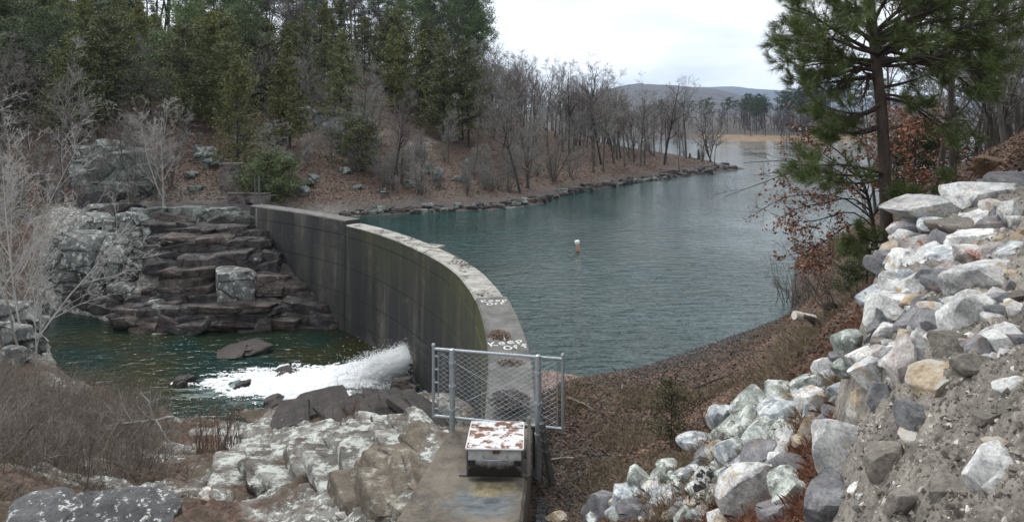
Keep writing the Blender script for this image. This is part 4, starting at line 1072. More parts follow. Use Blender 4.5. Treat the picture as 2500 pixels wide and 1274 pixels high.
def cedar(seed, H=9, R=2.1, nb=120, per=60, base=.05, power=.75, size=.16, r=.12):
    rnd = np.random.default_rng(seed)
    T = trunk_line(H, 8, rnd, .03, .02, (0, 0, -.3)); TR = (r * np.linspace(1, .1, 8))[None]
    tr = MB(); tr.add(*tubes(T, TR, 6))
    h = rnd.uniform(base, 1, nb) ** .9
    az = rnd.uniform(0, 2 * math.pi, nb)
    lob = 1 + .28 * np.sin(az * 3 + rnd.uniform(0, 6)) * rnd.uniform(.3, 1) + .25 * rnd.normal(size=nb)
    L = R * ((1 - h) ** power * 1.0 + .05) * np.clip(lob, .35, 1.6) * np.minimum(1, .45 + h * 4)
    C, bl = [], []
    for i in range(nb):
        z0 = h[i] * H; d = np.array([math.cos(az[i]), math.sin(az[i]), rnd.uniform(-.05, .5)])
        a = np.array([T[0, min(7, int(h[i] * 7)), 0], T[0, min(7, int(h[i] * 7)), 1], z0 - .3])
        tip = a + d * L[i]
        bl.append(np.stack([a, a * .5 + tip * .5 + [0, 0, .06], tip]))
        m = int(per * (.4 + L[i] / R))
        t = rnd.uniform(.25, 1.08, m)[:, None]
        c = a + (tip - a) * t + rnd.normal(size=(m, 3)) * np.array([.17, .17, .12]) * (R / 2.1) * (1.25 - .5 * t)
        C.append(c)
    tr.add(*tubes(np.array(bl), np.array([[.03, .018, .006]]) * (R / 2.1), 3))
    cr = MB(); cr.add(*tri_cloud(np.concatenate(C), size, rnd, .15, .55))
    return tr, cr

def loblolly(seed, H=13, r=.15, base=.5, nl=26, L=2.2, per=90, size=.2, flat=True):
    rnd = np.random.default_rng(seed)
    T = trunk_line(H, 10, rnd, .04, .025, (0, 0, -.3)); TR = (r * np.linspace(1, .16, 10))[None]
    tr = MB(); tr.add(*tubes(T, TR, 7))
    bl, C = [], []
    for i in range(nl):
        t = base + (1 - base) * (i + rnd.uniform(0, .8)) / nl
        f = min(t * 9, 8.99); a = T[0, int(f)] * (1 - f % 1) + T[0, min(9, int(f) + 1)] * (f % 1)
        az = i * 2.4 + rnd.uniform(-.5, .5); q = (t - base) / (1 - base)
        ln = L * (.55 + .7 * math.sin(math.pi * min(1, .25 + q * .8))) * rnd.uniform(.55, 1.15)
        d = np.array([math.cos(az), math.sin(az), rnd.uniform(-.05, .45) + .5 * q])
        tip = a + d * ln; midp = (a + tip) / 2 + [0, 0, -.08 * ln]
        bl.append(np.stack([a, midp, tip]))
        for c in range(rnd.integers(2, 5)):
            cc = a + (tip - a) * rnd.uniform(.5, 1.05) + rnd.normal(size=3) * .3 * L / 2.2
            m = int(per * rnd.uniform(.5, 1.2))
            C.append(cc + rnd.normal(size=(m, 3)) * np.array([.32, .32, .19]) * L / 2.2)
    # dead stubs below the crown
    for i in range(7):
        t = rnd.uniform(base * .45, base); f = t * 9; a = T[0, int(f)]; az = rnd.uniform(0, 6.28)
        tip = a + np.array([math.cos(az), math.sin(az), rnd.uniform(-.3, .2)]) * rnd.uniform(.3, 1)
        bl.append(np.stack([a, (a + tip) / 2, tip]))
    tr.add(*tubes(np.array(bl), np.array([[.045, .03, .012]]), 3))
    cr = MB(); cr.add(*tri_cloud(np.concatenate(C), size, rnd, .1, .4))
    return tr, cr

M_BARK = bark_mat("grey_brown_bark", (.040, .034, .029), (.125, .11, .098))
M_BARKD = bark_mat("dark_bark", (.014, .012, .011), (.05, .042, .036))
M_BARKP = bark_mat("pale_bark", (.15, .145, .135), (.40, .39, .37), 3)
M_TWIG = bark_mat("twig_bark", (.085, .070, .064), (.19, .16, .15), 3, 1, 0)
M_TWIGP = bark_mat("pale_twig_bark", (.20, .19, .18), (.38, .37, .35), 3, 1, 0)
M_TWIGG = bark_mat("grey_twig_bark", (.125, .12, .11), (.27, .265, .245), 3, 1, 0)
M_CEDAR = leaf_mat("cedar_foliage", (.052, .066, .016), (.145, .148, .036))
M_CEDARD = leaf_mat("dark_cedar_foliage", (.042, .056, .018), (.12, .128, .04))
M_PINEF = leaf_mat("pine_foliage", (.036, .070, .020), (.105, .145, .048))
M_PINEB = leaf_mat("far_pine_foliage", (.022, .042, .022), (.062, .088, .046))

SH = {}
def shape(key, pair, mt, mc):
    tr, cr = pair
    SH[key] = (tr.mesh(key + "_trunk", [mt], smooth=True), cr.mesh(key + "_crown", [mc]))
for i in range(4): shape(f"cedar{i}", cedar(40 + i, 9, 2.0 + .25 * i, 125, 62, .06 if i < 3 else .16, [.75, .6, .9, .5][i]), M_BARKD, [M_CEDAR, M_CEDAR, M_CEDARD, M_CEDARD][i])
for i in range(4): shape(f"pine{i}", loblolly(60 + i, 13, .14, [.5, .6, .42, .66][i], [28, 22, 32, 18][i], [2.2, 1.9, 2.5, 1.8][i]), M_BARKD, M_PINEF)
for i in range(2): shape(f"youngpine{i}", loblolly(80 + i, 8, .11, .22, 34, 2.1, 100, .17), M_BARKD, M_PINEF)
for i in range(6): shape(f"bare{i}", bare_tree(100 + i, 10, .12, 1, [14, 17, 13, 16, 12, 15][i], 7, 5, 3, [.3, .25, .42, .2, .5, .33][i], (25, 60), [.5, .42, .55, .5, .4, .48][i]), M_BARK, [M_TWIG, M_TWIGG][i % 2])
for i in range(3): shape(f"darkbare{i}", bare_tree(120 + i, 11, .15, 1, [12, 14, 11][i], 7, 5, 3, [.38, .3, .45][i], (25, 65), .45, wander=.17, lean=.1), M_BARKD, M_TWIG)
for i in range(3): shape(f"multi{i}", bare_tree(140 + i, 7, .10, 3 + i, 11, 6, 5, 3, .2, (25, 60), .5), M_BARK, M_TWIGG)
for i in range(2): shape(f"pale{i}", bare_tree(160 + i, 7, .085, 2, 10, 6, 5, 2, .25, (25, 55), .55, wander=.12), M_BARKP, M_TWIGP)
for i in range(2): shape(f"shrub{i}", bare_tree(170 + i, 3, .035, 7, 8, 5, 4, 0, .15, (20, 50), .5, twig=.006), M_BARK, M_TWIGG)
M_SHRUBG = leaf_mat("green_shrub_foliage", (.04, .062, .020), (.10, .125, .045))
for i in range(2): shape(f"bushcedar{i}", cedar(180 + i, 4, 2.0, 110, 60, .02, .35, .13, .06), M_BARKD, [M_SHRUBG, M_CEDARD][i])
# cheap far versions
shape("farpine0", loblolly(200, 14, .16, .5, 16, 2.6, 34, .42), M_BARKD, M_PINEB)
shape("farpine1", loblolly(201, 14, .16, .6, 12, 2.4, 40, .42), M_BARKD, M_PINEB)

tr_r = np.random.default_rng(77)
def plant(name, key, x, y, z, s, label, cat="tree", group=None, rz=None, sz=None, lean=None, trunk="trunk", crown="crown"):
    rz = tr_r.uniform(0, 6.28) if rz is None else rz
    t = put(name, None, None, (x, y, z), (lean[0] if lean else tr_r.normal() * .02, lean[1] if lean else tr_r.normal() * .02, rz), (s, s, s * (sz or 1)), label, cat, group)
    put(trunk, SH[key][0], t); put(crown, SH[key][1], t)
    return t
HT = dict(cedar=9, pine=13, young=8, bare=10, dark=11, multi=7, pale=7, shrub=3, bush=4, farp=14, farb=9, birch0=9, birch1=8)
def natural(key):
    for k, v in HT.items():
        if key.startswith(k): return v
def plant_px(name, key, px, py, hpx, label, cat="tree", group=None, Y=None, **k):
    """stand a tree where the sight line through (px, py) meets the ground; hpx is its height in photograph pixels"""
    if Y is None:
        q = hit(px, py, 3, 138)
        if q is None: return None
        x, y, z = q
    else:
        x, y = gx(px, Y), Y; z = height(x, y)[0]
    s = hpx / F * y / natural(key)
    return plant(name, key, x, y, z, s, label, cat, group, **k)

# ---- trees that can be singled out (base pixel, height in pixels)
named = [
 ("bare_tree", "pale0", 405, 502, 265, "pale twin-trunked bare tree on the moss terrace above the stepped ledges", "tree", dict(rz=.3)),
 ("bare_tree", "pale1", 385, 485, 200, "shorter grey bare tree just left behind the pale twin-trunked one", "tree", {}),
 ("bare_tree", "bare0", 300, 470, 210, "thin grey bare tree rising behind the tall cleft crag", "tree", {}),
 ("bare_tree", "bare2", 150, 490, 330, "grey bare tree with sparse side limbs left of the tall cleft crag", "tree", {}),
 ("bare_tree", "darkbare0", 958, 462, 250, "slim dark-trunked bare tree on the leafy slope straight behind the spillway", "tree", {}),
 ("bare_tree", "bare1", 875, 420, 270, "crooked pale-limbed bare tree growing out of the dark cedar bush", "tree", {}),
 ("bare_tree", "multi0", 700, 470, 180, "grey many-stemmed bare tree just right of the green shrub", "tree", {}),
 ("bare_tree", "darkbare1", 1270, 472, 250, "dark leaning bare tree with long drooping branches over the shore gravel", "tree", dict(lean=(0, .22))),
 ("bare_tree", "multi1", 1290, 460, 200, "spreading many-stemmed bare tree beside the dark leaning one", "tree", {}),
 ("bare_tree", "multi2", 1350, 445, 190, "low arching bare tree whose branches reach down to the cove shore", "tree", {}),
 ("bare_tree", "darkbare2", 1450, 395, 250, "tall dark bare tree with a forked crown midway along the point", "tree", {}),
 ("bare_tree", "bare3", 1500, 400, 250, "tall grey bare tree with upright limbs right of the dark forked one", "tree", {}),
 ("bare_tree", "darkbare0", 1550, 385, 150, "leaning dark bare tree on the crest of the point", "tree", dict(lean=(0, .35))),
 ("bare_tree", "darkbare1", 1622, 402, 225, "dark crooked bare tree standing at the front of the point", "tree", dict(lean=(0, .08))),
 ("bare_tree", "bare5", 1675, 388, 200, "thick-trunked grey bare tree near the tip of the point", "tree", {}),
 ("bare_tree", "multi0", 1735, 396, 145, "fan-shaped many-stemmed bare tree nearest the tip of the point", "tree", dict(rz=1)),
 ("bare_tree", "bare4", 1658, 418, 110, "thin bare sapling in front of the thick grey tree on the point", "tree", {}),
 ("cedar_tree", "cedar2", 1085, 345, 270, "tallest broad dark cedar at the right end of the evergreen wood", "tree", {}),
 ("cedar_tree", "cedar3", 1145, 360, 250, "dark layered cedar at the outer right edge of the evergreen wood", "tree", {}),
 ("cedar_tree", "cedar0", 1020, 300, 230, "olive cedar just left of the tallest dark cedar", "tree", {}),
 ("cedar_tree", "cedar1", 580, 430, 290, "full olive cedar behind the concrete block", "tree", {}),
 ("cedar_tree", "cedar3", 560, 330, 230, "olive cedar on the slope above the one behind the concrete block", "tree", {}),
 ("cedar_tree", "cedar0", 800, 215, 150, "small olive cedar against the sky on the ridge", "tree", {}),
 ("cedar_tree", "cedar2", 1275, 240, 90, "lone small cedar among the bare trees right of the evergreen wood", "tree", {}),
 ("cedar_tree", "cedar1", 700, 240, 190, "broad olive cedar in the middle of the wood above the dam's far end", "tree", {}),
 ("pine_tree", "pine2", 120, 300, 250, "bushy bright green pine at the left edge above the pale birch", "tree", {}),
 ("pine_tree", "youngpine0", 262, 300, 190, "round-topped green pine with two bare grey poles below its crown", "tree", {}),
 ("evergreen_bush", "bushcedar0", 650, 492, 130, "yellow-green leafy shrub overhanging the far end of the dam", "shrub", {}),
 ("evergreen_bush", "bushcedar0", 690, 480, 100, "smaller yellow-green shrub right behind the one at the dam's far end", "shrub", {}),
 ("evergreen_bush", "bushcedar1", 868, 410, 130, "dark green cedar bush under the crooked pale-limbed tree", "shrub", {}),
 ("evergreen_bush", "bushcedar1", 335, 455, 55, "low green bush tucked against the right side of the cleft crag", "shrub", {}),
]
for nm, key, px, py, h, lab, cat, kw in named: plant_px(nm, key, px, py, h, lab, cat, **kw)

# ---- the wooded slope, tree by tree
def scatter(n, pxr, Yr, keys, name, label, group, srange, accept=None, pw=1.0):
    c = 0; tries = 0
    while c < n and tries < n * 20:
        tries += 1
        px = tr_r.uniform(*pxr); Y = Yr[0] + (Yr[1] - Yr[0]) * tr_r.random() ** pw
        if accept is not None and not accept(px, Y): continue
        x = gx(px, Y); z = height(x, Y, False)[0]
        if z < .45: continue
        plant(name, keys[tr_r.integers(len(keys))], x, Y, z - .1, tr_r.uniform(*srange), label, "tree", group)
        c += 1
ridge_x = lambda px: np.interp(px, [-600, 300, 700, 850, 1000, 1170], [1, 1, .95, .8, .75, .7])
scatter(84, (-260, 720), (50, 106), ["cedar0", "cedar1", "cedar0", "cedar3"], "cedar_tree", "olive-green cedar among the packed evergreens on the wooded hillside", "olive cedars of the hillside wood", (.75, 1.25))
scatter(44, (-260, 960), (62, 112), ["cedar2", "cedar3"], "cedar_tree", "dark cedar among the packed evergreens on the wooded hillside", "dark cedars of the hillside wood", (.75, 1.25))
scatter(34, (-260, 620), (56, 112), ["pine0", "pine2", "youngpine0", "youngpine1"], "pine_tree", "green pine among the cedars on the wooded hillside", "pines of the hillside wood", (.7, 1.1))
scatter(40, (-240, 660), (100, 126), ["pine0", "pine2", "pine3"], "pine_tree", "tall pine at the top of the wooded hillside", "pines at the top of the hillside wood", (1.2, 1.7))
scatter(34, (620, 1170), (98, 124), ["pine0", "pine1", "pine2", "pine3"], "pine_tree", "tall thin pine on the ridge line, crown against the white sky", "tall pines along the ridge", (.95, 1.45))
scatter(10, (940, 1180), (72, 96), ["cedar2", "cedar3", "cedar0"], "cedar_tree", "dark cedar in the clump at the right end of the evergreen wood", "cedars at the right end of the wood", (.9, 1.3))
scatter(14, (600, 900), (74, 100), ["cedar0", "cedar1", "cedar2"], "cedar_tree", "olive cedar below the ridge pines, above the rocky clearing", "cedars below the ridge pines", (.8, 1.15))
scatter(40, (620, 1180), (96, 130), ["bare0", "bare2", "bare4", "darkbare2"], "bare_tree", "thin leafless tree among the tall pines on the ridge line", "leafless trees along the ridge", (.85, 1.35))
scatter(34, (-200, 640), (47, 100), ["bare0", "bare1", "bare3", "bare5"], "bare_tree", "grey leafless tree between the evergreens on the wooded hillside", "leafless trees between the evergreens", (.55, 1.0))
scatter(36, (640, 1200), (50, 90), ["bare1", "bare3", "bare5", "multi0", "multi1", "bare4"], "bare_tree", "grey-twigged leafless tree on the rocky leaf slope below the evergreens", "leafless trees on the rocky slope", (.4, .8))
scatter(104, (1170, 1640), (60, 118), ["bare0", "bare1", "bare2", "bare3", "bare4", "bare5", "multi1"], "bare_tree", "grey leafless tree in the crowd of bare trees behind the cove", "leafless trees behind the cove", (.7, 1.1), pw=.8)
scatter(14, (1200, 1520), (60, 110), ["darkbare0", "darkbare1", "darkbare2"], "bare_tree", "dark-trunked leafless tree in the crowd of bare trees behind the cove", "dark leafless trees behind the cove", (.6, .95))
scatter(22, (1560, 1790), (82, 96), ["bare4", "bare2", "shrub0"], "bare_tree", "slim leafless tree along the back of the point", "slim leafless trees on the point", (.3, .8))
scatter(40, (650, 1500), (47, 62), ["shrub0", "shrub1"], "bare_shrub", "small leafless shrub on the leaf-covered slope facing the lake", "small leafless shrubs on the far slope", (.45, 1.0), lambda px, Y: height(gx(px, Y), Y, False)[0] < 2.6)
for o in [o for o in scene.objects if o.name.startswith("bare_shrub") and o.get('category')]: o['category'] = 'shrub'
scatter(34, (-150, 420), (36.5, 47), ["shrub0", "shrub1", "multi0"], "bare_shrub", "leafless scrub between the crags on the left bank", "leafless scrub on the left bank", (.4, .8))

# ---- near pale trees at the left edge
M_PALE2 = M_BARKP
shape("birch0", bare_tree(301, 9, .06, 4, 10, 6, 4, 3, .18, (22, 50), .5, up=.05, twig=.008, wander=.10, stem_lean=.42), M_BARKP, M_TWIGP)
shape("birch1", bare_tree(302, 8, .06, 2, 11, 6, 4, 3, .25, (22, 50), .5, up=.05, twig=.008, wander=.10, stem_lean=.3), M_BARKP, M_TWIGP)
plant_px("birch_tree", "birch0", 60, 860, 500, "big white-barked leafless tree leaning over the pool outlet at the left edge", rz=2.0, Y=27.5, lean=(0, .10))
plant_px("birch_tree", "birch1", 90, 900, 300, "slender upright grey-white leafless tree below the leaning white one", rz=.5, Y=25.5)
plant_px("birch_tree", "birch0", -70, 820, 560, "white-barked leafless tree half cut by the left edge of the picture", rz=4.2, Y=31)
plant_px("birch_tree", "birch1", 20, 760, 420, "thin white leafless tree behind the leaning white one", rz=3.0, Y=33)

# ---- far shore trees
def far_plant(n, pxr, dr, keys, name, label, group, srange, pyr=None):
    for _ in range(n):
        px = tr_r.uniform(*pxr); Y = tr_r.uniform(*dr); x = gx(px, Y); z = far_h(np.array([x]), np.array([Y]))[0]
        if z < 1.2: continue
        plant(name, keys[tr_r.integers(len(keys))], x, Y, z - .2, tr_r.uniform(*srange), label, "tree", group)
far_plant(26, (1830, 2010), (232, 290), ["farpine0", "farpine1"], "pine_tree", "tall round-crowned pine on the far shore behind the tan beach", "pines behind the far beach", (.85, 1.25))
far_plant(34, (1950, 2500), (236, 330), ["farpine0", "farpine1"], "pine_tree", "far pine in the dark belt behind the near pine's trunk", "pines in the far dark belt", (1.2, 1.9))
far_plant(26, (1560, 1900), (300, 420), ["farpine0", "farpine1"], "pine_tree", "distant pine top rising from the grey wood beyond the lake", "pines in the distant grey wood", (.75, 1.05))
# the grey leafless wood beyond the lake reads as one mass: one object
fw = MB(); fr_ = np.random.default_rng(5); tpl = []
for i in range(4):
    tr, cr = bare_tree(220 + i, 9, .10, 1, 9, 4, 3, 0, .2, (20, 55), .5, twig=.03)
    tpl.append([(np.concatenate(q.V), {k[0]: np.concatenate(v) for k, v in q.F.items()}) for q in (tr, cr)])
for _ in range(330):
    px = fr_.uniform(1380, 2500); Y = fr_.uniform(224, 400) if px < 1760 else fr_.uniform(222, 290); x = gx(px, Y); z = far_h(np.array([x]), np.array([Y]))[0]
    if z < 1.1: continue
    a_ = fr_.uniform(0, 6.28); s_ = fr_.uniform(.7, 1.5); R2 = np.array([[math.cos(a_), -math.sin(a_), 0], [math.sin(a_), math.cos(a_), 0], [0, 0, 1]])
    for V, Fd in tpl[fr_.integers(4)]: fw.add(V @ R2.T * s_ + np.array([x, Y, z - .2]), list(Fd.values()))
put("far_leafless_wood", fw.mesh("far_leafless_wood", [bark_mat("far_wood_bark", (.035, .030, .030), (.085, .075, .073), .3, 1, 0)]), kind='stuff')

# ------------------------------------------------------------------ far end of the dam: concrete block, low wall, mast
M_OLDC = crest_mat("old_stained_concrete", (.13, .115, .105), (.022, .018, .018), .48, .6)
def bevel_mesh(mb, name, mats, w=.02):
    me = mb.mesh(name, mats); b = bmesh.new(); b.from_mesh(me)
    bmesh.ops.bevel(b, geom=b.edges[:], offset=w, segments=2, affect='EDGES', profile=.6); b.to_mesh(me); b.free()
    return me
q = hit(560, 470, 20, 100); Y = q[1] + .3
blk = thing("concrete_pier", "square stained concrete pier standing among bushes beyond the far end of the dam", "concrete pier", (gx(560, Y), Y, q[2]), .12)
b = MB(); b.box((0, .5, .7), (1.22, 1.0, 2.0)); put("shaft", bevel_mesh(b, "pier_shaft", [M_OLDC]), blk)
b = MB(); b.box((.32, -.02, .95), (.42, .09, 1.15)); put("front_panel", bevel_mesh(b, "pier_panel", [M_OLDC]), blk)
b = MB(); b.box((0, .5, 1.75), (1.34, 1.12, .12)); put("cap", bevel_mesh(b, "pier_cap", [M_OLDC]), blk)
Y = 40.3; xa, xb = gx(556, Y), gx(655, Y); zt = gz(474, Y); zb = gz(512, Y)
lw = thing("retaining_wall", "low stained concrete wall with a small drain arch behind the far end of the dam", "low wall", ((xa + xb) / 2, Y, zb), -.05)
W = (xb - xa) / 2
b = MB(); b.box((-W * .55, .2, (zt - zb) / 2 - .2), (W * .95, .4, zt - zb + .4)); b.box((W * .62, .2, (zt - zb) / 2 - .2), (W * .76, .4, zt - zb + .4)); b.box((W * .085, .2, (zt - zb) * .72), (W * .31, .4, (zt - zb) * .56))
put("wall_body", b.mesh("wall_body", [M_OLDC]), lw)
b = MB(); b.box((0, .17, zt - zb + .03), (2 * W + .1, .52, .07)); put("coping", bevel_mesh(b, "coping", [M_OLDC]), lw)
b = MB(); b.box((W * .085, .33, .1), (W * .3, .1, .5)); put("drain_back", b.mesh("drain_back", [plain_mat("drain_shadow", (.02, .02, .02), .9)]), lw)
M_STEEL = plain_mat("galvanised_steel", (.36, .40, .43), .42, .55, .18, 20)
M_STEELD = plain_mat("dark_weathered_steel", (.10, .105, .105), .6, .3, .3, 14)
Y = 38.3
mast = thing("lattice_mast", "thin grey lattice mast in front of the shrub at the dam's far end", "mast", (gx(628, Y), Y, gz(590, Y)))
for k, (ox, oy) in enumerate(((-.13, 0), (.13, 0), (0, .2))):
    b = MB(); b.bar((ox, oy, 0), (ox, oy, 3.7), .028, 6); put("upright", b.mesh("mast_upright", [M_STEELD]), mast)
b = MB()
for k in range(9):
    b.bar((-.13, 0, .2 + k * .4), (.13, 0, .4 + k * .4), .012, 5); b.bar((.13, 0, .4 + k * .4), (0, .2, .6 + k * .4), .012, 5)
put("bracing", b.mesh("mast_bracing", [M_STEELD]), mast)
b = MB(); b.bar((.1, .1, 2.55), (1.0, .25, 2.65), .03, 6); b.bar((.35, .1, 1.6), (.35, .1, 2.6), .03, 6); put("crossarm", b.mesh("mast_arm", [M_STEELD]), mast)
wp = thing("wall_end_pipe", "dark vertical pipe fixed to the stained far edge of the dam", "pipe", (gx(633, 37.6) - .12, 37.6, -1.7))
b = MB(); b.bar((0, 0, 0), (0, 0, 2.6), .085, 10); put("pipe_body", b.mesh("pipe_body", [M_STEELD], smooth=True), wp)
b = MB(); b.box((.05, 0, .6), (.3, .12, .06)); b.box((.05, 0, 2.0), (.3, .12, .06)); put("bracket", b.mesh("pipe_bracket", [M_STEELD]), wp)

# ------------------------------------------------------------------ intake box behind the crest, buoy
Y = 26.2
M_INT = plain_mat("pinkish_concrete", (.30, .25, .23), .85, 0, .25, 9)
ib = thing("intake_box", "small square concrete intake tower with a flat lid just behind the middle of the dam", "intake box", (gx(1057, Y), Y + .2, -1.2), -.5)
b = MB(); b.box((.16, 0, .85), (.22, .5, 2.2)); b.box((-.17, .12, .85), (.4, .25, 2.2)); put("shaft", bevel_mesh(b, "intake_shaft", [M_INT], .012), ib)
b = MB(); b.box((0, 0, 2.0), (.68, .6, .1)); put("lid", bevel_mesh(b, "intake_lid", [M_CREST], .012), ib)
b = MB(); b.bar((.12, 0, 2.05), (.12, 0, 2.16), .012, 6); b.bar((-.12, 0, 2.05), (-.12, 0, 2.16), .012, 6); b.bar((-.12, 0, 2.16), (.12, 0, 2.16), .012, 6); put("lid_handle", b.mesh("lid_handle", [M_STEELD]), ib)

Y = EYE * F / (612 - HY)
by = thing("marker_buoy", "small white and orange marker buoy floating tilted in the lake", "buoy", (gx(1412, Y), Y, 0), 0, rot=(0.05, -.14, 0))
def lathe(prof, n=20):
    a = np.arange(n) * 2 * math.pi / n; prof = np.array(prof)
    V = np.stack([prof[:, :1] * np.cos(a), prof[:, :1] * np.sin(a), np.repeat(prof[:, 1:], n, 1)], -1).reshape(-1, 3)
    k = len(prof); i = np.arange(k - 1)[:, None] * n; j = np.arange(n); j2 = (j + 1) % n
    return V, [np.stack([i + j, i + j2, i + n + j2, i + n + j], -1).reshape(-1, 4)]
M_BUOYW = plain_mat("buoy_white", (.72, .73, .72), .5, 0, .15); M_BUOYO = plain_mat("faded_buoy_orange", (.42, .27, .19), .6, 0, .4, 14)
b = MB(); b.add(*lathe([(.0, -.35), (.10, -.33), (.11, .0), (.09, .25), (.05, .28)])); put("float_body", b.mesh("float_body", [M_BUOYO], smooth=True, sharp=40), by)
b = MB(); b.add(*lathe([(.05, .26), (.05, .31), (.11, .33), (.115, .43), (.10, .46), (0, .465)])); put("cap", b.mesh("buoy_cap", [M_BUOYW], smooth=True, sharp=40), by)

# ------------------------------------------------------------------ hand painted words on the crest
M_PAINT = plain_mat("white_brush_paint", (.66, .66, .64), .8, 0, .35, 30)
GL = {'K': [[(0, 0), (.05, 1)], [(.62, 1), (.06, .45), (.72, 0)]], 'e': [[(.05, .4), (.6, .45), (.5, .72), (.2, .72), (.03, .38), (.2, .05), (.6, .1)]],
      'p': [[(.05, -.35), (.1, .7)], [(.1, .55), (.4, .75), (.62, .5), (.4, .15), (.08, .25)]], 'o': [[(.3, .72), (.05, .4), (.25, .05), (.6, .2), (.62, .55), (.3, .72)]],
      'O': [[(.35, 1), (.02, .6), (.15, .08), (.6, .05), (.8, .5), (.62, .95), (.35, 1)]], 'f': [[(.6, .95), (.35, 1), (.25, .8), (.22, 0)], [(.02, .58), (.5, .62)]], 'F': [[(.08, 0), (.1, 1), (.65, .97)], [(.1, .52), (.5, .55)]]}
def write(word_lines, origin, ex, ey, z, size, width, name, parent):
    """brush strokes as thin ribbons lying on the crest; ex and ey are the writing directions on plan"""
    mb = MB(); wr = np.random.default_rng(3)
    ex, ey = np.array(ex, float), np.array(ey, float)
    for li, (word, dx) in enumerate(word_lines):
        cx_ = dx
        for ch in word:
            for stroke in GL[ch]:
                pts = np.array(stroke, float) + wr.normal(size=(len(stroke), 2)) * .03
                t = np.linspace(0, len(pts) - 1, (len(pts) - 1) * 5 + 1)
                s2 = np.stack([np.interp(t, np.arange(len(pts)), pts[:, k]) for k in (0, 1)], 1)
                for _ in range(2): s2[1:-1] = (s2[:-2] + 2 * s2[1:-1] + s2[2:]) / 4
                P = np.array(origin)[None] + (cx_ + s2[:, :1]) * size * ex[None] + (s2[:, 1:] - li * 1.42) * size * ey[None]
                T = np.gradient(P, axis=0); Nn = np.stack([-T[:, 1], T[:, 0]], 1); Nn /= np.linalg.norm(Nn, axis=1, keepdims=True) + 1e-9
                w = width * (1 + .3 * wr.normal(size=(len(P), 1)).clip(-1, 1)) / 2
                V = np.concatenate([np.c_[P - Nn * w, np.full(len(P), z)], np.c_[P + Nn * w, np.full(len(P), z)]])
                n = len(P); i = np.arange(n - 1)
                mb.add(V, np.stack([i, i + 1, n + i + 1, n + i], 1))
            cx_ += .86
    return put(name, mb.mesh(name, [M_PAINT]), parent)
def crest_at(s, across):
    q = DC[s] + DNRM[s] * across; return q
s = int(np.argmin(np.abs(DC[:, 1] - 17.6))); e = DNRM[s]; t = -DT[s] if DT[s][1] < 0 else DT[s]
write([("Keep", 0), ("OfF", .5)], crest_at(s, .06), e, t, .95 + .012, .215, .034, "painted_words", dam)
s = int(np.argmin(np.abs(DC[:, 1] - 14.15))); e = DNRM[s]; t = DT[s] if DT[s][1] > 0 else -DT[s]
c_, s_ = math.cos(.28), math.sin(.28); e2 = np.array([e[0] * c_ - e[1] * s_, e[0] * s_ + e[1] * c_]); t2 = np.array([t[0] * c_ - t[1] * s_, t[0] * s_ + t[1] * c_])
write([("Keep", 0), ("Off", .9)], crest_at(s, .02), e2, t2, .95 + .012, .235, .034, "painted_words", dam)

# litter heaps on the crest
M_LEAF = leaf_mat("dead_leaves", (.045, .027, .018), (.19, .115, .075), .75, spread=.1)
M_LEAFD = leaf_mat("dark_wet_debris", (.012, .010, .009), (.085, .066, .055), .7, spread=.1)
def litter(name, n, xyz_f, size, mat, flat=.8, aspect=.5, label=None, kind='stuff', parent=None, seed=1, cat=None):
    r = np.random.default_rng(seed); C = xyz_f(r, n)
    V, Fq = quad_cloud(C, size, r, flat, aspect)
    return put(name, mesh_from(name, V, Fq, mat), parent, kind=kind, label=label, cat=cat)
def on_crest(Yc, across, ly, lx, top):
    def f(r, n):
        a = r.normal(size=(n, 2)) * .5; a = a[(a ** 2).sum(1) < 1.0]
        Yv = Yc + a[:, 1] * ly; sidx = np.array([np.argmin(np.abs(DC[:, 1] - y)) for y in Yv])
        q = DC[sidx] + DNRM[sidx] * (across + a[:, :1] * lx)
        return np.c_[q[:, 0], Yv, top + .012 + .05 * r.random(len(a)) * np.exp(-(a ** 2).sum(1) * 3)]
    return f
hp = thing("leaf_heap", "round patch of dark sodden leaves on the crest just behind the gate", "leaf heap", (0, 0, 0))
litter("leaf_pile", 2600, on_crest(11.45, .36, .42, .36, .95), .05, M_LEAFD, parent=hp, kind='stuff', seed=4)
hp = thing("leaf_heap", "brown leaf and twig heap on the crest above the larger painted words", "leaf heap", (0, 0, 0))
litter("leaf_pile", 900, on_crest(14.9, .24, .42, .26, .95), .05, M_LEAF, parent=hp, kind='stuff', seed=5)
hp = thing("leaf_heap", "thin reddish leaf patch on the crest below the larger painted words", "leaf heap", (0, 0, 0))
litter("leaf_pile", 420, on_crest(13.2, .4, .2, .3, .95), .05, M_LEAF, parent=hp, kind='stuff', seed=6)
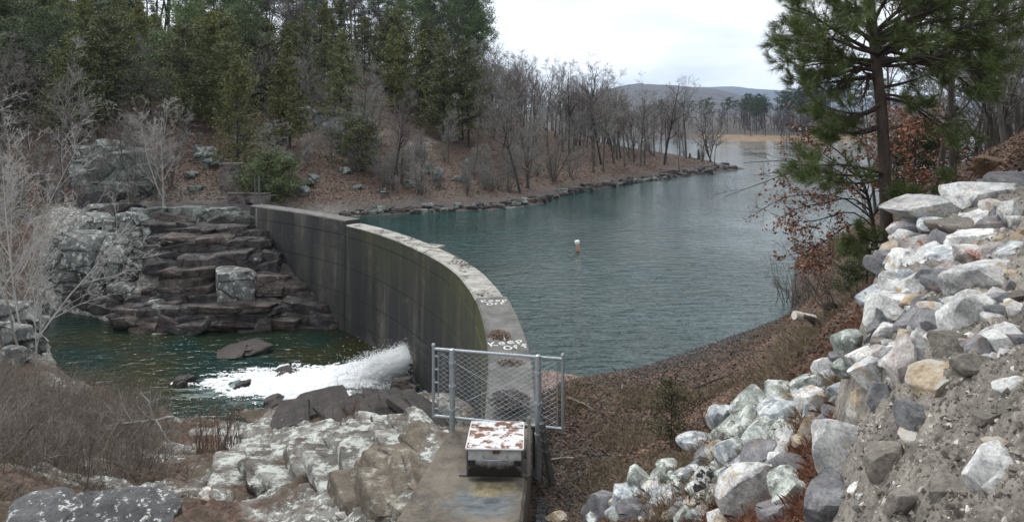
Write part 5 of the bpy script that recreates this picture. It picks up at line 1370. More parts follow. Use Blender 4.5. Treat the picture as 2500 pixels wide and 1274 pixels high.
# chips and twigs lying on the spillway crest
def on_spill(r, n):
    sidx = r.integers(S1 + 4, S2 - 4, n); a = r.uniform(.08, .78, n)
    q = DC[sidx] + DNRM[sidx] * a[:, None]; keep = fbm(np.c_[q * 1.2, np.zeros(n)], 3, 5) > .12
    return np.c_[q, np.full(n, .815)][keep]
litter("crest_debris", 4200, on_spill, .07, M_LEAFD, .92, .35, seed=8)
M_STICK = bark_mat("grey_driftwood", (.13, .115, .10), (.33, .30, .27), 4)
M_STICKD = bark_mat("dark_wet_wood", (.02, .017, .014), (.07, .058, .048), 4)
def stick(name, label, pts, r, mat, cat="branch", side=0, seed=1, twig_ang=(25, 60), ratio=.35):
    """a bent stick through the given points with optional side twigs"""
    rnd = np.random.default_rng(seed); pts = np.array(pts, float); k = 14
    t = np.linspace(0, len(pts) - 1, k); P = np.stack([np.interp(t, np.arange(len(pts)), pts[:, i]) for i in range(3)], 1)
    L = np.linalg.norm(pts[-1] - pts[0]); P[1:-1] += rnd.normal(size=(k - 2, 3)) * L * .008
    base = P[0].copy(); P = P - base; R = r * np.linspace(1, .3, k)
    mb = MB(); mb.add(*tubes(P[None], R[None], 6, caps=True))
    o = thing(name, label, cat, tuple(base))
    put("stem", mb.mesh("stick_stem", [mat], smooth=True), o)
    if side:
        P1, R1 = grow(P[None], R[None], side, .1, .95, twig_ang, ratio, 6, rnd, .12, 0, .1, .3, .6)
        P2, R2 = grow(P1, R1, 3, .2, 1, (20, 50), .5, 4, rnd, .15, 0, .05, .4, .7)
        m2 = MB(); m2.add(*tubes(P1, R1, 4)); m2.add(*tubes(P2, R2, 3)); put("side_twigs", m2.mesh("stick_twigs", [mat]), o)
    return o
def W3(px, py, Y, dz=0): return (gx(px, Y), Y, gz(py, Y) + dz)
stick("fallen_twig", "thin bent grey twig lying across the dam crest beside the intake box", [W3(1032, 618, 24.9, 0), W3(1050, 612, 25.2, .03), W3(1085, 616, 25.4, .02), W3(1112, 622, 25.0)], .018, M_STICK, "twig", 3)
stick("white_stick", "short white stick lying in the leaf heap on the crest", [W3(1229, 823, 14.95, .05), W3(1233, 836, 14.5, .04)], .02, plain_mat("peeled_white_wood", (.6, .58, .53), .7), "stick")

# ------------------------------------------------------------------ chain-link gate
GY0, GY1 = 11.0, 10.52
gA = np.array([gx(1058, GY0), GY0]); gB = np.array([gx(1374, GY1), GY1]); gd = gB - gA; GW = float(np.linalg.norm(gd)); grz = math.atan2(gd[1], gd[0])
ztop = gz(851, GY0); zbot = gz(1014, GY0); GH = ztop - zbot
gate = thing("chain_link_gate", "closed grey chain-link gate barring the way onto the dam crest", "gate", (gA[0], gA[1], zbot), grz)
def rail(nm, a, b_, r, mat=M_STEEL, n=12):
    b = MB(); b.bar(a, b_, r, n); return put(nm, b.mesh(nm, [mat], smooth=True, sharp=50), gate)
rail("top_rail", (0, 0, GH), (GW, 0, GH), .024); rail("bottom_rail", (0, 0, 0), (GW, 0, 0), .024)
rail("end_stile", (0, 0, -.03), (0, 0, GH + .04), .025); rail("end_stile", (GW, 0, -.03), (GW, 0, GH + .04), .025)
rail("tension_bar", (.085, -.005, .04), (.085, -.005, GH - .04), .007, n=6); rail("tension_bar", (GW - .085, -.005, .04), (GW - .085, -.005, GH - .04), .007, n=6)
for xx in (0, GW):
    b = MB(); b.add(*lathe([(.027, 0), (.034, .02), (.026, .05), (0, .06)], 12)); put("stile_cap", b.mesh("stile_cap", [M_STEEL], smooth=True), gate, (xx, 0, GH + .035))
rail("brace_wire", (.1, .03, GH - .08), (GW - .1, .03, .06), .005, n=5); rail("brace_wire", (.1, .034, .06), (GW - .1, .034, GH - .08), .005, n=5)
for zz in np.linspace(.12, GH - .12, 5):
    b = MB(); b.box((.042, 0, 0), (.10, .018, .022)); put("tension_band", b.mesh("tension_band", [M_STEEL]), gate, (0, 0, zz))
# woven mesh: each wire zigzags, neighbours interlock
mb = MB(); cell = .062; nw = int((GW - .16) / cell)
P = []
for k in range(nw + 1):
    x0 = .085 + k * cell; nz_ = int((GH - .06) / (cell * .62)); zz = .03 + np.arange(nz_ + 1) * cell * .62
    xx = x0 + np.where((np.arange(nz_ + 1) + k) % 2 == 0, -.5, .5) * cell * 1.04; yy = np.where(np.arange(nz_ + 1) % 2 == 0, .006, -.006)
    P.append(np.stack([np.clip(xx, .085, GW - .085), yy + .004, zz], 1))
P = np.array(P); V, Fs = tubes(P, np.full((1, 1), .0036), 4, refv=(0, 1, 0)); mb.add(V, Fs)
put("wire_mesh", mb.mesh("wire_mesh", [M_STEEL]), gate)
# twisted barbs along the top
P = []
for x0 in np.arange(.1, GW - .08, cell): P.append([(x0 - .012, 0, GH + .01), (x0, .004, GH + .045)]); P.append([(x0 + .012, 0, GH + .01), (x0, -.004, GH + .045)])
mb = MB(); mb.add(*tubes(np.array(P), np.full((1, 1), .003), 3)); put("barb_row", mb.mesh("barb_row", [M_STEEL]), gate, kind='stuff')
def post(nm, px, Y, ptop, pbot, r, label, lean=0):
    zt, zb = gz(ptop, Y), gz(pbot, Y)
    t = thing(nm, label, "post", (gx(px, Y), Y, zb - .5), 0, rot=(0, lean, 0))
    b = MB(); b.add(*lathe([(r, 0), (r, zt - zb + .5), (r * .9, zt - zb + .53), (0, zt - zb + .55)], 16)); put("tube", b.mesh("post_tube", [M_STEEL], smooth=True, sharp=40), t)
    for zz in (.25, .55, .85):
        b = MB(); b.add(*lathe([(r + .001, -.022), (r + .012, -.02), (r + .012, .02), (r + .001, .022)], 16)); b.box((0, -r - .015, 0), (.03, .05, .035)); put("hinge_band", b.mesh("hinge_band", [M_STEEL]), t, (0, 0, .5 + (zt - zb) * zz))
    return t
post("gate_post", 1104, 10.86, 857, 1048, .045, "thick steel gate post rising from the rock left of the walkway")
post("gate_post", 1314, 10.50, 872, 1122, .048, "tall rust-banded steel gate post on the lake side of the walkway")
post("leaning_pipe", 1350, 10.3, 1035, 1120, .05, "short dark pipe leaning in the mud just right of the tall gate post", -.16)
for o in [o for o in scene.objects if o.parent and o.parent.name.startswith("leaning_pipe")]: o.data.materials[0] = M_STEELD

# ------------------------------------------------------------------ rusty control box
m, nt, bs = new_mat("rust_flaked_paint"); g = NT(nt); p = g.obj()
rf = g.noise(p, 5.5, 8, .72)
c = g.mix(g.ramp(rf, [(.50, 0), (.54, 1)]), g.ramp(g.noise(p, 40, 4, .7), [(.3, (.42, .43, .43)), (.6, (.74, .75, .74))]), g.ramp(g.noise(p, 24, 5, .7), [(.3, (.055, .017, .008)), (.7, (.25, .085, .035))]))
nt.links.new(c, bs.inputs['Base Color']); bs.inputs['Roughness'].default_value = .6
nt.links.new(g.bump(rf, .4, .006), bs.inputs['Normal']); M_RUSTLID = m
m, nt, bs = new_mat("galvanised_box_side"); g = NT(nt); p = g.obj()
sx = g.N.new('ShaderNodeSeparateXYZ'); g.L.new(p, sx.inputs[0])
dark_low = g.ramp(g.math('ADD', g.math('MULTIPLY', sx.outputs[2], 2.2), g.math('MULTIPLY', g.noise(p, 5, 6, .7), .75)), [(.66, 1.0), (.98, 0.0)])  # near-black towards the bottom of the box, ragged upper edge
c = g.mix(dark_low, g.ramp(g.noise(p, 9, 6, .7), [(.3, (.33, .34, .345)), (.7, (.58, .59, .59))]), (.018, .016, .014))
nt.links.new(c, bs.inputs['Base Color']); bs.inputs['Roughness'].default_value = .5; M_BOXS = m
BX, BY = (gx(1143, 9.42) + gx(1272, 9.42)) / 2, 9.42
bw = (gx(1272, 9.42) - gx(1143, 9.42)); bd = .86; z0 = TOPW; zf = gz(1096, 9.42); zbk = gz(1034, 10.28)
HF, HB = zf - z0, zbk - z0
box = thing("control_box", "squat galvanised steel box with a rust-flaked white lid bolted to the walkway", "metal box", (BX, BY, z0), -.03)
V = [(-bw / 2, 0, .01), (bw / 2, 0, .01), (bw / 2, bd, .01), (-bw / 2, bd, .01), (-bw / 2, 0, HF), (bw / 2, 0, HF), (bw / 2, bd, HB), (-bw / 2, bd, HB)]
b = MB(); b.add(V, np.array([[0, 1, 5, 4], [1, 2, 6, 5], [2, 3, 7, 6], [3, 0, 4, 7], [3, 2, 1, 0]])); put("body", b.mesh("box_body", [M_BOXS]), box)
sl = (HB - HF) / bd
def lidpt(x, y, h=0): return (x, y, HF + sl * y + h)
b = MB(); V = [lidpt(-bw / 2 - .025, -.03, .004), lidpt(bw / 2 + .025, -.03, .004), lidpt(bw / 2 + .025, bd * .74, .004), lidpt(-bw / 2 - .025, bd * .74, .004)]; V += [(x, y, z + .022) for x, y, z in V]
Fb = np.array([[3, 2, 1, 0], [4, 5, 6, 7], [0, 1, 5, 4], [1, 2, 6, 5], [2, 3, 7, 6], [3, 0, 4, 7]])
b.add(V, Fb); put("lid", bevel_mesh(b, "box_lid", [M_RUSTLID], .004), box)
b = MB(); V = [lidpt(-bw / 2 - .025, bd * .79, .004), lidpt(bw / 2 + .025, bd * .79, .004), lidpt(bw / 2 + .025, bd + .02, .004), lidpt(-bw / 2 - .025, bd + .02, .004)]; V += [(x, y, z + .022) for x, y, z in V]
b.add(V, Fb); put("rear_lid_strip", bevel_mesh(b, "rear_lid_strip", [M_RUSTLID], .004), box)
b = MB(); V = [lidpt(-bw / 2 - .02, bd * .745, .0), lidpt(bw / 2 + .02, bd * .745, .0), lidpt(bw / 2 + .02, bd * .785, .0), lidpt(-bw / 2 - .02, bd * .785, .0)]; V += [(x, y, z + .012) for x, y, z in V]
b.add(V, Fb); lidh = put("hinge", b.mesh("lid_hinge", [plain_mat("deep_rust", (.07, .025, .014), .9, 0, .4)]), box)
for xx in (-.22, 0.02, .25):
    b = MB(); b.bar((xx - .07, bd * .765, HF + sl * bd * .765 + .022), (xx + .07, bd * .765, HF + sl * bd * .765 + .022), .014, 8); put("knuckle", b.mesh("hinge_knuckle", [M_RUSTLID]), lidh)
# raised rim round the lid
b = MB()
for sx_ in (-1, 1):
    a0, a1 = lidpt(sx_ * (bw / 2 + .03), -.035, .018), lidpt(sx_ * (bw / 2 + .03), bd + .02, .018); b.bar(a0, a1, .012, 6)
b.bar(lidpt(-bw / 2 - .03, -.037, .016), lidpt(bw / 2 + .03, -.037, .016), .012, 6); b.bar(lidpt(-bw / 2 - .03, bd + .025, .016), lidpt(bw / 2 + .03, bd + .025, .016), .012, 6)
put("lid_rim", b.mesh("lid_rim", [plain_mat("chalky_white_paint", (.62, .63, .62), .6, 0, .2, 20)]), box)
b = MB(); zc = HF * .62
for xx in (-.17, .17): b.bar((xx, 0, zc + .05), (xx * .97, -.06, zc + .02), .011, 8)
b.bar((-.165, -.06, zc + .02), (.165, -.06, zc + .02), .011, 8); put("handle", b.mesh("box_handle", [M_STEEL], smooth=True), box)
b = MB(); b.box((.02, -.016, HF - .03), (.10, .02, .05)); put("hasp", bevel_mesh(b, "hasp", [plain_mat("rusty_hasp", (.12, .06, .04), .8)], .004), box)
for xx in (-bw / 2 + .05, bw / 2 - .05):
    b = MB(); b.box((xx, -.012, HF * .52), (.10, .016, .07)); b.bar((xx, -.02, HF * .52), (xx, -.035, HF * .52), .012, 8); put("latch", bevel_mesh(b, "latch", [plain_mat("black_latch", (.02, .02, .02), .6)], .003), box)
for xx in (-bw / 2 - .014, bw / 2 + .014):
    b = MB(); b.box((xx, .03, HF * .45), (.022, .06, HF * .9)); b.box((xx + (-.05 if xx < 0 else .05), .03, .014), (.13, .06, .026)); put("angle_bracket", b.mesh("angle_bracket", [M_STEELD]), box)
# timber and conduit beside the box
M_TIMB = bark_mat("weathered_timber", (.10, .095, .085), (.25, .235, .205), 5, .2)
tb = thing("timber_stay", "grey weathered timber strip leaning along the lake side of the rusty box", "timber", (BX + bw / 2 + .08, BY + .05, z0), -.05)
b = MB(); V = [(0, 0, .0), (.055, 0, .0), (.055, .1, 0), (0, .1, 0), (.0, .42, .62), (.05, .42, .62), (.05, .5, .62), (0, .5, .62)]; b.add(V, Fb[[0, 1, 2, 3, 4, 5]]); put("plank_body", b.mesh("timber", [M_TIMB]), tb)
b = MB()
for k in range(4): b.add(*[lathe([(.009, 0), (.009, .01), (0, .012)], 8)[0] + np.array([.06, .08 + .1 * k, .08 + .13 * k]), lathe([(.009, 0), (.009, .01), (0, .012)], 8)[1]])
put("bolt_heads", b.mesh("bolt_heads", [M_STEEL]), tb)
cd = thing("conduit_pipes", "pair of thin steel conduits bent down over the walkway edge behind the rusty box", "conduit", (BX + bw / 2 + .06, 10.45, z0 + .25))
for k in range(2):
    P = np.array([[(0 + k * .09, .12, .02), (.0 + k * .09, .06, .06), (.0 + k * .09, 0, .02), (-.02 + k * .06, -.25, -.18), (-.03 + k * .05, -.5, -.24)]]); V, Fs = tubes(P, np.full((1, 1), .014), 8, True)
    b = MB(); b.add(V, Fs); b.add(lathe([(.014, 0), (.03, .01), (.03, .03), (0, .04)], 10)[0] + P[0, 1], lathe([(.014, 0), (.03, .01), (.03, .03), (0, .04)], 10)[1]); put("conduit", b.mesh("conduit", [M_STEELD], smooth=True), cd)
# ------------------------------------------------------------------ the water jet and its foam
M_FOAM = plain_mat("white_water", (.93, .95, .96), .55, 0, .04, 3)
sj = station(996); a0 = np.array([*(DC[sj] + DNRM[sj] * .12), gz(866, DC[sj][1])])
land = np.array([gx(850, 25.5), 25.5, POOL + .05])
jr = np.random.default_rng(9)
jet = thing("water_jet", "thick white jet of water bursting from the outlet low on the dam face", "water jet", (0, 0, 0))
k, n = 120, 64; t = np.linspace(-.16, 1.0, k)
bend = lambda q: np.stack([q, q, np.where(q > 0, .55 * q + .45 * q ** 2, .55 * q)], 1)
ctr = a0[None] + (land - a0)[None] * bend(t); tp = np.clip(t, 0, 1)
axis = (land - a0); axis[2] = 0; axis /= np.linalg.norm(axis); side = np.array([-axis[1], axis[0], 0]); upv = np.array([0, 0, 1.0])
ang = np.arange(n) * 2 * math.pi / n; rad = .31 + .02 * tp
V = (ctr[:, None] + rad[:, None, None] * (np.cos(ang)[None, :, None] * side * 1.2 + np.sin(ang)[None, :, None] * upv)).reshape(-1, 3); tt = np.repeat(tp, n)
nd = V - np.repeat(ctr, n, 0); nd /= np.linalg.norm(nd, axis=1, keepdims=True)
al = np.stack([V @ axis * 1.6, V @ side * 6, V[:, 2] * 6], 1)
V = V + nd * ((.03 + .10 * tt) * ridged(al, 4, 8))[:, None]
i = np.arange(k - 1)[:, None] * n; j = np.arange(n); j2 = (j + 1) % n
put("jet_core", mesh_from("jet_core", V, [np.stack([i + j, i + j2, i + n + j2, i + n + j], -1).reshape(-1, 4)], M_FOAM, smooth=True), jet)
# the body of the jet is a dense burst of drops that frays outwards and falls into the pool
nD = 210000; tq = jr.random(nD) ** 1.1 * 1.25 - .03; g2 = jr.normal(size=(nD, 2)); rope = fbm(np.stack([tq * 3, g2[:, 0] * 1.6, g2[:, 1] * 1.6], 1), 3, 12)
sg = (.165 + .085 * np.clip(tq, 0, 1.2)) * (1 + .45 * rope)
tail_ = np.where(jr.random(nD) < .12, 1 + jr.exponential(.45, nD), 1.0)
pc = a0[None] + (land - a0)[None] * bend(tq) + side[None] * (g2[:, :1] * sg[:, None] * 1.15 * tail_[:, None]) + upv[None] * ((g2[:, 1] * sg * .95 * tail_) - np.where(tail_ > 1, .16 * tail_, 0))[:, None]
nS = 22000; rs = np.abs(jr.normal(size=nS)) * .8; as_ = jr.uniform(0, 6.28, nS)        # splash where it lands
ps = np.stack([land[0] + axis[0] * .2 + rs * np.cos(as_) * 1.5, land[1] + axis[1] * .2 + rs * np.sin(as_) * .8, POOL + jr.exponential(.075, nS) * np.exp(-rs * .9)], 1)
pc = np.concatenate([pc, ps]); pc = pc[pc[:, 2] > POOL]
V, Fq = tri_cloud(pc, .028, jr, 0, .8); put("jet_spray", mesh_from("jet_spray", V, Fq, M_FOAM), jet, kind='stuff')
# foam sheet
fx = np.linspace(gx(400, 25), gx(1000, 25), 640); fy = np.linspace(22.6, 28.8, 460); X, Y = np.meshgrid(fx, fy); X = X.ravel(); Y = Y.ravel()
px = CX + F * X / Y; py = HY + (EYE - POOL) * F / Y
ctrl = np.array([(470, 940, .35), (520, 935, .8), (560, 925, .95), (620, 918, 1.0), (700, 925, 1.12), (780, 925, 1.3), (850, 925, 1.35), (900, 930, 1.3), (950, 915, .9), (985, 900, .4)])
upper = np.interp(px, [455, 500, 560, 620, 680, 740, 800, 850, 900, 940, 985], [928, 916, 910, 902, 900, 902, 899, 894, 886, 880, 880])
lower = np.interp(px, [455, 500, 560, 610, 660, 700, 740, 790, 850, 900, 940, 985], [942, 960, 972, 974, 984, 998, 1000, 980, 962, 946, 926, 895])
mid_ = (upper + lower) / 2; half = (lower - upper) / 2 + 1e-3
s_in = 1 - np.abs(py - mid_) / half                                   # 1 in the middle of the stream, 0 at its edge, negative outside
along = np.interp(px, [450, 520, 600, 680, 760, 860, 985], [.34, .50, .60, .72, .88, 1.0, .95])
fl = np.stack([X * .75 + .25 * Y, Y * 3.2 - X * .35, 0 * X], 1)          # streaks run with the current
wv = fbm(fl * .8, 3, 61); fw_ = fl + np.stack([.5 * wv, 1.4 * wv, 0 * wv], 1)
nse = fbm(fw_ * 1.1, 4, 31, .6); fine_n = ridged(fw_ * 1.7, 4, 37); vfine = ridged(fw_ * 5.5, 3, 39)
D = along * np.clip(.52 + .85 * s_in, 0, 1.15) + .26 * nse              # local density of the froth
mask = (.55 * fine_n + .55 * vfine) - (1.12 - 1.75 * D)
mask[(D < .06) | (s_in < -.75)] = -1
hole = ((px - 585) / 26) ** 2 + ((py - 942) / 11) ** 2 < 1.1
mask[hole] = -1
zz = POOL + .02 + np.clip(mask, 0, 1.4) * .09 + (.07 * fine_n + .04 * vfine) * np.clip(mask, 0, 1) + .30 * np.exp(-(((X - land[0]) / .8) ** 2 + ((Y - land[1]) / .7) ** 2)) * (1 + .8 * nse)
idx = np.arange(len(X)).reshape(len(fy), len(fx)); Fq = np.stack([idx[:-1, :-1], idx[:-1, 1:], idx[1:, 1:], idx[1:, :-1]], -1).reshape(-1, 4)
okq = mask[Fq].min(1) > 0
put("foam", mesh_from("foam", np.stack([X, Y, zz], 1), Fq[okq], M_FOAM, smooth=True), kind='stuff')
# ------------------------------------------------------------------ near pine by the wall
def px_line(pts, Y0, k=10, dY=None):
    """polyline through photograph pixels, at depths Y0 (+ optional per-point offsets)"""
    out = []
    for i, q in enumerate(pts):
        Y = Y0 + (q[2] if len(q) > 2 else 0); out.append((gx(q[0], Y), Y, gz(q[1], Y)))
    out = np.array(out); t = np.linspace(0, len(out) - 1, k)
    P = np.stack([np.interp(t, np.arange(len(out)), out[:, i]) for i in range(3)], 1)
    for _ in range(2): P[1:-1] = (P[:-2] + 2 * P[1:-1] + P[2:]) / 4
    return P
M_NEEDLE = leaf_mat("pine_needles_green", (.016, .046, .012), (.15, .185, .045), .5, spread=0)
M_PBARK = bark_mat("plated_pine_bark", (.018, .014, .012), (.085, .062, .05), 14, .3, 1.0)
nr = np.random.default_rng(31)
def needles(tips, dirs, n, L, w, rnd, spread=.75):
    """needle tufts: thin blades fanning from each shoot"""
    m = len(tips); d = np.repeat(dirs, n, 0) + rnd.normal(size=(m * n, 3)) * spread; d /= np.linalg.norm(d, axis=1, keepdims=True)
    base = np.repeat(tips, n, 0) - np.repeat(dirs, n, 0) * rnd.uniform(0, .12, (m * n, 1))
    ln = L * rnd.uniform(.7, 1.15, (m * n, 1)); sd = np.cross(d, rnd.normal(size=(m * n, 3))); sd /= np.linalg.norm(sd, axis=1, keepdims=True)
    tip = base + d * ln; tip[:, 2] -= .02
    V = np.stack([base - sd * w / 2, base + sd * w / 2, tip], 1).reshape(-1, 3)
    return V, np.arange(len(V)).reshape(-1, 3)
def conifer_limbs(limbs, Y0, origin, seed, r0=.04, sub=9, subsub=4, L=.17, nn=60, w=.0042, spread=.6):
    """limbs given as pixel polylines -> (wood MB, needles MB) relative to origin"""
    rnd = np.random.default_rng(seed); wood, ned = MB(), MB()
    P = np.array([px_line(l, Y0) - origin for l in limbs]); R = np.array([np.linspace(r0 * (1 if len(l) < 4 else 1.2), r0 * .25, 10) for l in limbs])
    wood.add(*tubes(P, R, 6))
    P1, R1 = grow(P, R, sub, .22, 1, (25, 62), .36, 6, rnd, .12, .05, .22, .3, .5)
    wood.add(*tubes(P1, R1, 4))
    P2, R2 = grow(P1, R1, subsub, .3, 1, (20, 55), .5, 4, rnd, .12, .08, .12, .4, .6)
    wood.add(*tubes(P2, R2, 3))
    tips = np.concatenate([P[:, -1], P1[:, -1], P2[:, -1]]); dirs = np.concatenate([P[:, -1] - P[:, -2], P1[:, -1] - P1[:, -2], P2[:, -1] - P2[:, -2]])
    dirs /= np.linalg.norm(dirs, axis=1, keepdims=True); dirs = dirs + np.array([0, 0, .35]); dirs /= np.linalg.norm(dirs, axis=1, keepdims=True)
    ned.add(*needles(tips, dirs, nn, L, w, rnd, spread))
    return wood, ned
YP = 9.3
org = np.array([gx(2168, YP), YP, height(gx(2168, YP), YP)[0] - .1])
pine = thing("pine_tree", "tall near pine with dark plated trunk and long needle tufts beside the rubble wall", "tree", tuple(org))
P = px_line([(2168, 700), (2165, 560), (2160, 420), (2155, 300), (2145, 200), (2135, 120), (2128, 40), (2118, -60), (2110, -200), (2105, -380)], YP, 30) - org
rad = np.interp(np.arange(30), [0, 2, 10, 18, 24, 29], [.095, .078, .070, .062, .052, .02])
k, n = 30, 18; V, Fs = tubes(P[None], rad[None], n)
Vn = V.reshape(k, n, 3); cc = P[:, None]; nd = Vn - cc; V = (cc + nd * (1 + .10 * ridged((Vn * np.array([9, 9, 2.2])).reshape(-1, 3), 3, 3).reshape(k, n, 1))).reshape(-1, 3)
put("trunk", mesh_from("near_pine_trunk", V, Fs, M_PBARK, smooth=True), pine)
limbs = [
 [(2140, 150), (2040, 140, -.2), (1990, 120, -.4), (1920, 95, -.5)], [(2140, 160), (2060, 150, .3), (1980, 150, .5), (1915, 140, .7)], [(2145, 175), (2090, 165), (2030, 150, -.1), (1950, 165, -.2)],
 [(2138, 130), (2060, 90, -.4), (1990, 40, -.7), (1925, 20, -.8)], [(2135, 110), (2080, 60), (2010, -10), (1940, -30)], [(2132, 90), (2090, 30, .5), (2030, -40, .8), (1960, -60, 1)],
 [(2130, 60), (2110, -10, -.3), (2070, -60, -.5), (2010, -90, -.6)], [(2130, 60), (2160, 0, -.5), (2200, -40, -.8), (2260, -80, -1)], [(2134, 90), (2200, 60), (2300, 20), (2420, -20)],
 [(2140, 100), (2230, 95, -.3), (2330, 80, -.5), (2430, 40, -.6), (2520, 10, -.6)], [(2140, 140), (2240, 100, .3), (2350, 85, .5), (2450, 50, .6)], [(2145, 150), (2210, 140), (2290, 130), (2380, 165), (2440, 200)],
 [(2145, 160), (2250, 130, -.4), (2320, 150, -.6), (2400, 190, -.7), (2450, 170, -.7)], [(2140, 120), (2180, 80, .5), (2260, 40, .9), (2330, 60, 1.1)], [(2135, 100), (2120, 40, -.6), (2090, 10, -.9), (2060, 40, -1)],
 [(2140, 140), (2170, 110, -.6), (2210, 90, -.9), (2270, 110, -1.1)], [(2135, 80), (2230, 20, .2), (2330, -30, .3), (2440, -60, .4)], [(2145, 170), (2080, 150, .5), (2010, 110, .9), (1960, 60, 1.0)],
 [(2130, 40), (2100, -40), (2090, -120), (2050, -200)], [(2125, 20), (2150, -60), (2190, -140), (2240, -220)], [(2120, -60), (2060, -140, .4), (2000, -160, .6), (1950, -200, .6)], [(2120, -60), (2220, -130, .4), (2300, -150, .6), (2380, -200, .6)],
 [(2140, 130), (2090, 120, -.7), (2030, 90, -1.0), (1970, 100, -1.1)], [(2138, 120), (2190, 130, .6), (2260, 150, .9), (2330, 190, 1.0)], [(2150, 190), (2070, 195, .2), (2010, 205, .3), (1955, 190, .3)], [(2140, 100), (2060, 60, .7), (2000, 80, 1.1), (1930, 60, 1.2)],
 [(2145, 160), (2200, 165, -.2), (2280, 140, -.3), (2360, 110, -.4), (2440, 110, -.4)], [(2136, 90), (2180, 30, .7), (2250, 0, 1.2), (2320, 10, 1.3)],
 [(2140, 110), (2240, 60, -.2), (2340, 40, -.3), (2470, 60, -.3)], [(2140, 120), (2250, 110, .5), (2350, 120, .8), (2430, 130, .9)], [(2138, 100), (2230, 50, .6), (2330, 10, 1.0), (2440, 0, 1.2)], [(2136, 90), (2250, 30, -.5), (2360, 0, -.8), (2480, -20, -1)], [(2142, 140), (2230, 150, .2), (2310, 170, .3), (2370, 210, .3)], [(2135, 80), (2210, 10, -.2), (2290, -20, -.3), (2380, -30, -.3)]]
wood, ned = conifer_limbs(limbs, YP, org, 5, .026, 13, 6, .135, 46, .0048, .62)
put("upper_limbs", wood.mesh("near_pine_limbs", [M_PBARK], smooth=True), pine); put("upper_needles", ned.mesh("near_pine_needles", [M_NEEDLE]), pine)
limbs = [[(2155, 250), (2110, 280, -.2), (2050, 275, -.4), (1985, 245, -.5)], [(2155, 262), (2100, 285, .1), (2040, 300, .2), (1990, 275, .2)], [(2158, 300), (2110, 320), (2060, 325), (2015, 330)], [(2158, 310), (2100, 330, .4), (2040, 320, .6), (2010, 310, .6)],
         [(2150, 232), (2200, 232, -.2), (2260, 275, -.4), (2330, 320, -.5)], [(2160, 240), (2220, 250, .3), (2290, 310, .5), (2360, 340, .6)],
         [(2160, 430), (2090, 430, -.3), (2030, 425, -.5), (1960, 400, -.6)], [(2160, 435), (2100, 450, .1), (2040, 445, .1), (1985, 430, .1)], [(2160, 425), (2090, 405, -.6), (2020, 400, -.8), (1965, 410, -.9)],
         [(2165, 470), (2200, 490, -.2), (2240, 475, -.3), (2290, 450, -.3)], [(2165, 480), (2190, 500, -.5), (2210, 490, -.6), (2240, 500, -.7)], [(2165, 590), (2130, 590, -.2), (2100, 580, -.3)], [(2165, 600), (2120, 610, .1), (2085, 600, .1)]]
wood, ned = conifer_limbs(limbs, YP, org, 6, .022, 10, 5, .125, 44, .0048, .62)
put("lower_limbs", wood.mesh("near_pine_low_limbs", [M_PBARK], smooth=True), pine); put("lower_needles", ned.mesh("near_pine_low_needles", [M_NEEDLE]), pine)
# dead stubs and bare sprays under the crown
dl = np.array([px_line(l, YP) - org for l in [[(2145, 185), (2110, 180), (2095, 150)], [(2148, 190), (2120, 185), (2090, 220)], [(2120, 182), (2115, 220), (2095, 260)], [(2100, 165), (2040, 185), (1990, 200)], [(2100, 170), (2060, 190), (2030, 225)], [(2150, 215), (2200, 205), (2250, 190)]]])
dR = np.array([np.linspace(.03, .006, 10)] * len(dl)); P1, R1 = grow(dl, dR, 7, .2, 1, (25, 65), .5, 6, nr, .15, 0, .15, .3, .5); P2, R2 = grow(P1, R1, 4, .2, 1, (25, 60), .5, 4, nr, .15, 0, .08, .4, .6, .003)
b = MB(); b.add(*tubes(dl, dR, 5)); b.add(*tubes(P1, R1, 3)); b.add(*tubes(P2, R2, 3)); put("dead_limbs", b.mesh("near_pine_dead_limbs", [M_PBARK]), pine)

# ------------------------------------------------------------------ beech with hanging brown leaves
M_BROWNL = leaf_mat("hanging_beech_leaves", (.10, .036, .02), (.34, .16, .09), .7, spread=0)
YB = 10.6
orgb = np.array([gx(2140, YB), YB, height(gx(2140, YB), YB)[0] - .1])
beech = thing("beech_tree", "young beech with drooping branches of rust-brown leaves hanging over the lake behind the near pine", "tree", tuple(orgb))
lb = [[(2140, 640), (2135, 560), (2120, 480), (2100, 420), (2080, 390)], [(2138, 560), (2080, 500), (2010, 540), (1950, 545), (1880, 520)], [(2135, 540), (2060, 470), (1990, 480), (1920, 470), (1850, 520)], [(2138, 580), (2090, 530), (2040, 570), (1990, 610), (1940, 620)],
      [(2120, 480), (2040, 400), (1960, 395), (1880, 392), (1815, 398)], [(2120, 490), (2040, 420), (1950, 410), (1880, 440), (1770, 480)], [(2100, 430), (2060, 380), (2020, 350), (1985, 330)], [(2110, 440), (2000, 370), (1970, 340), (1950, 290)], [(2138, 600), (2080, 580), (2040, 610), (1990, 640)], [(2130, 520), (2080, 470), (2020, 500), (1940, 500), (1900, 545)], [(2132, 530), (2160, 470), (2200, 440), (2250, 420)], [(2135, 520), (2190, 480), (2230, 450), (2280, 440)]]
P = np.array([px_line([(a, c_, (0 if i == 0 else tr_r.uniform(-.4, .5) * i * .4)) for i, (a, c_) in enumerate(l)], YB) - orgb for l in lb]); R = np.array([np.linspace(.045 if i == 0 else .014, .004, 10) for i in range(len(lb))])
P1, R1 = grow(P, R, 11, .25, 1, (25, 60), .36, 6, nr, .12, -.02, .2, .3, .5, .003); P2, R2 = grow(P1, R1, 6, .2, 1, (25, 60), .5, 4, nr, .14, 0, .1, .4, .6, .0022)
b = MB(); b.add(*tubes(P, R, 6)); b.add(*tubes(P1, R1, 4)); put("branches", b.mesh("beech_branches", [M_BARKD], smooth=True), beech)
b = MB(); b.add(*tubes(P2, R2, 3)); put("twigs", b.mesh("beech_twigs", [M_BARKD]), beech, kind='stuff')
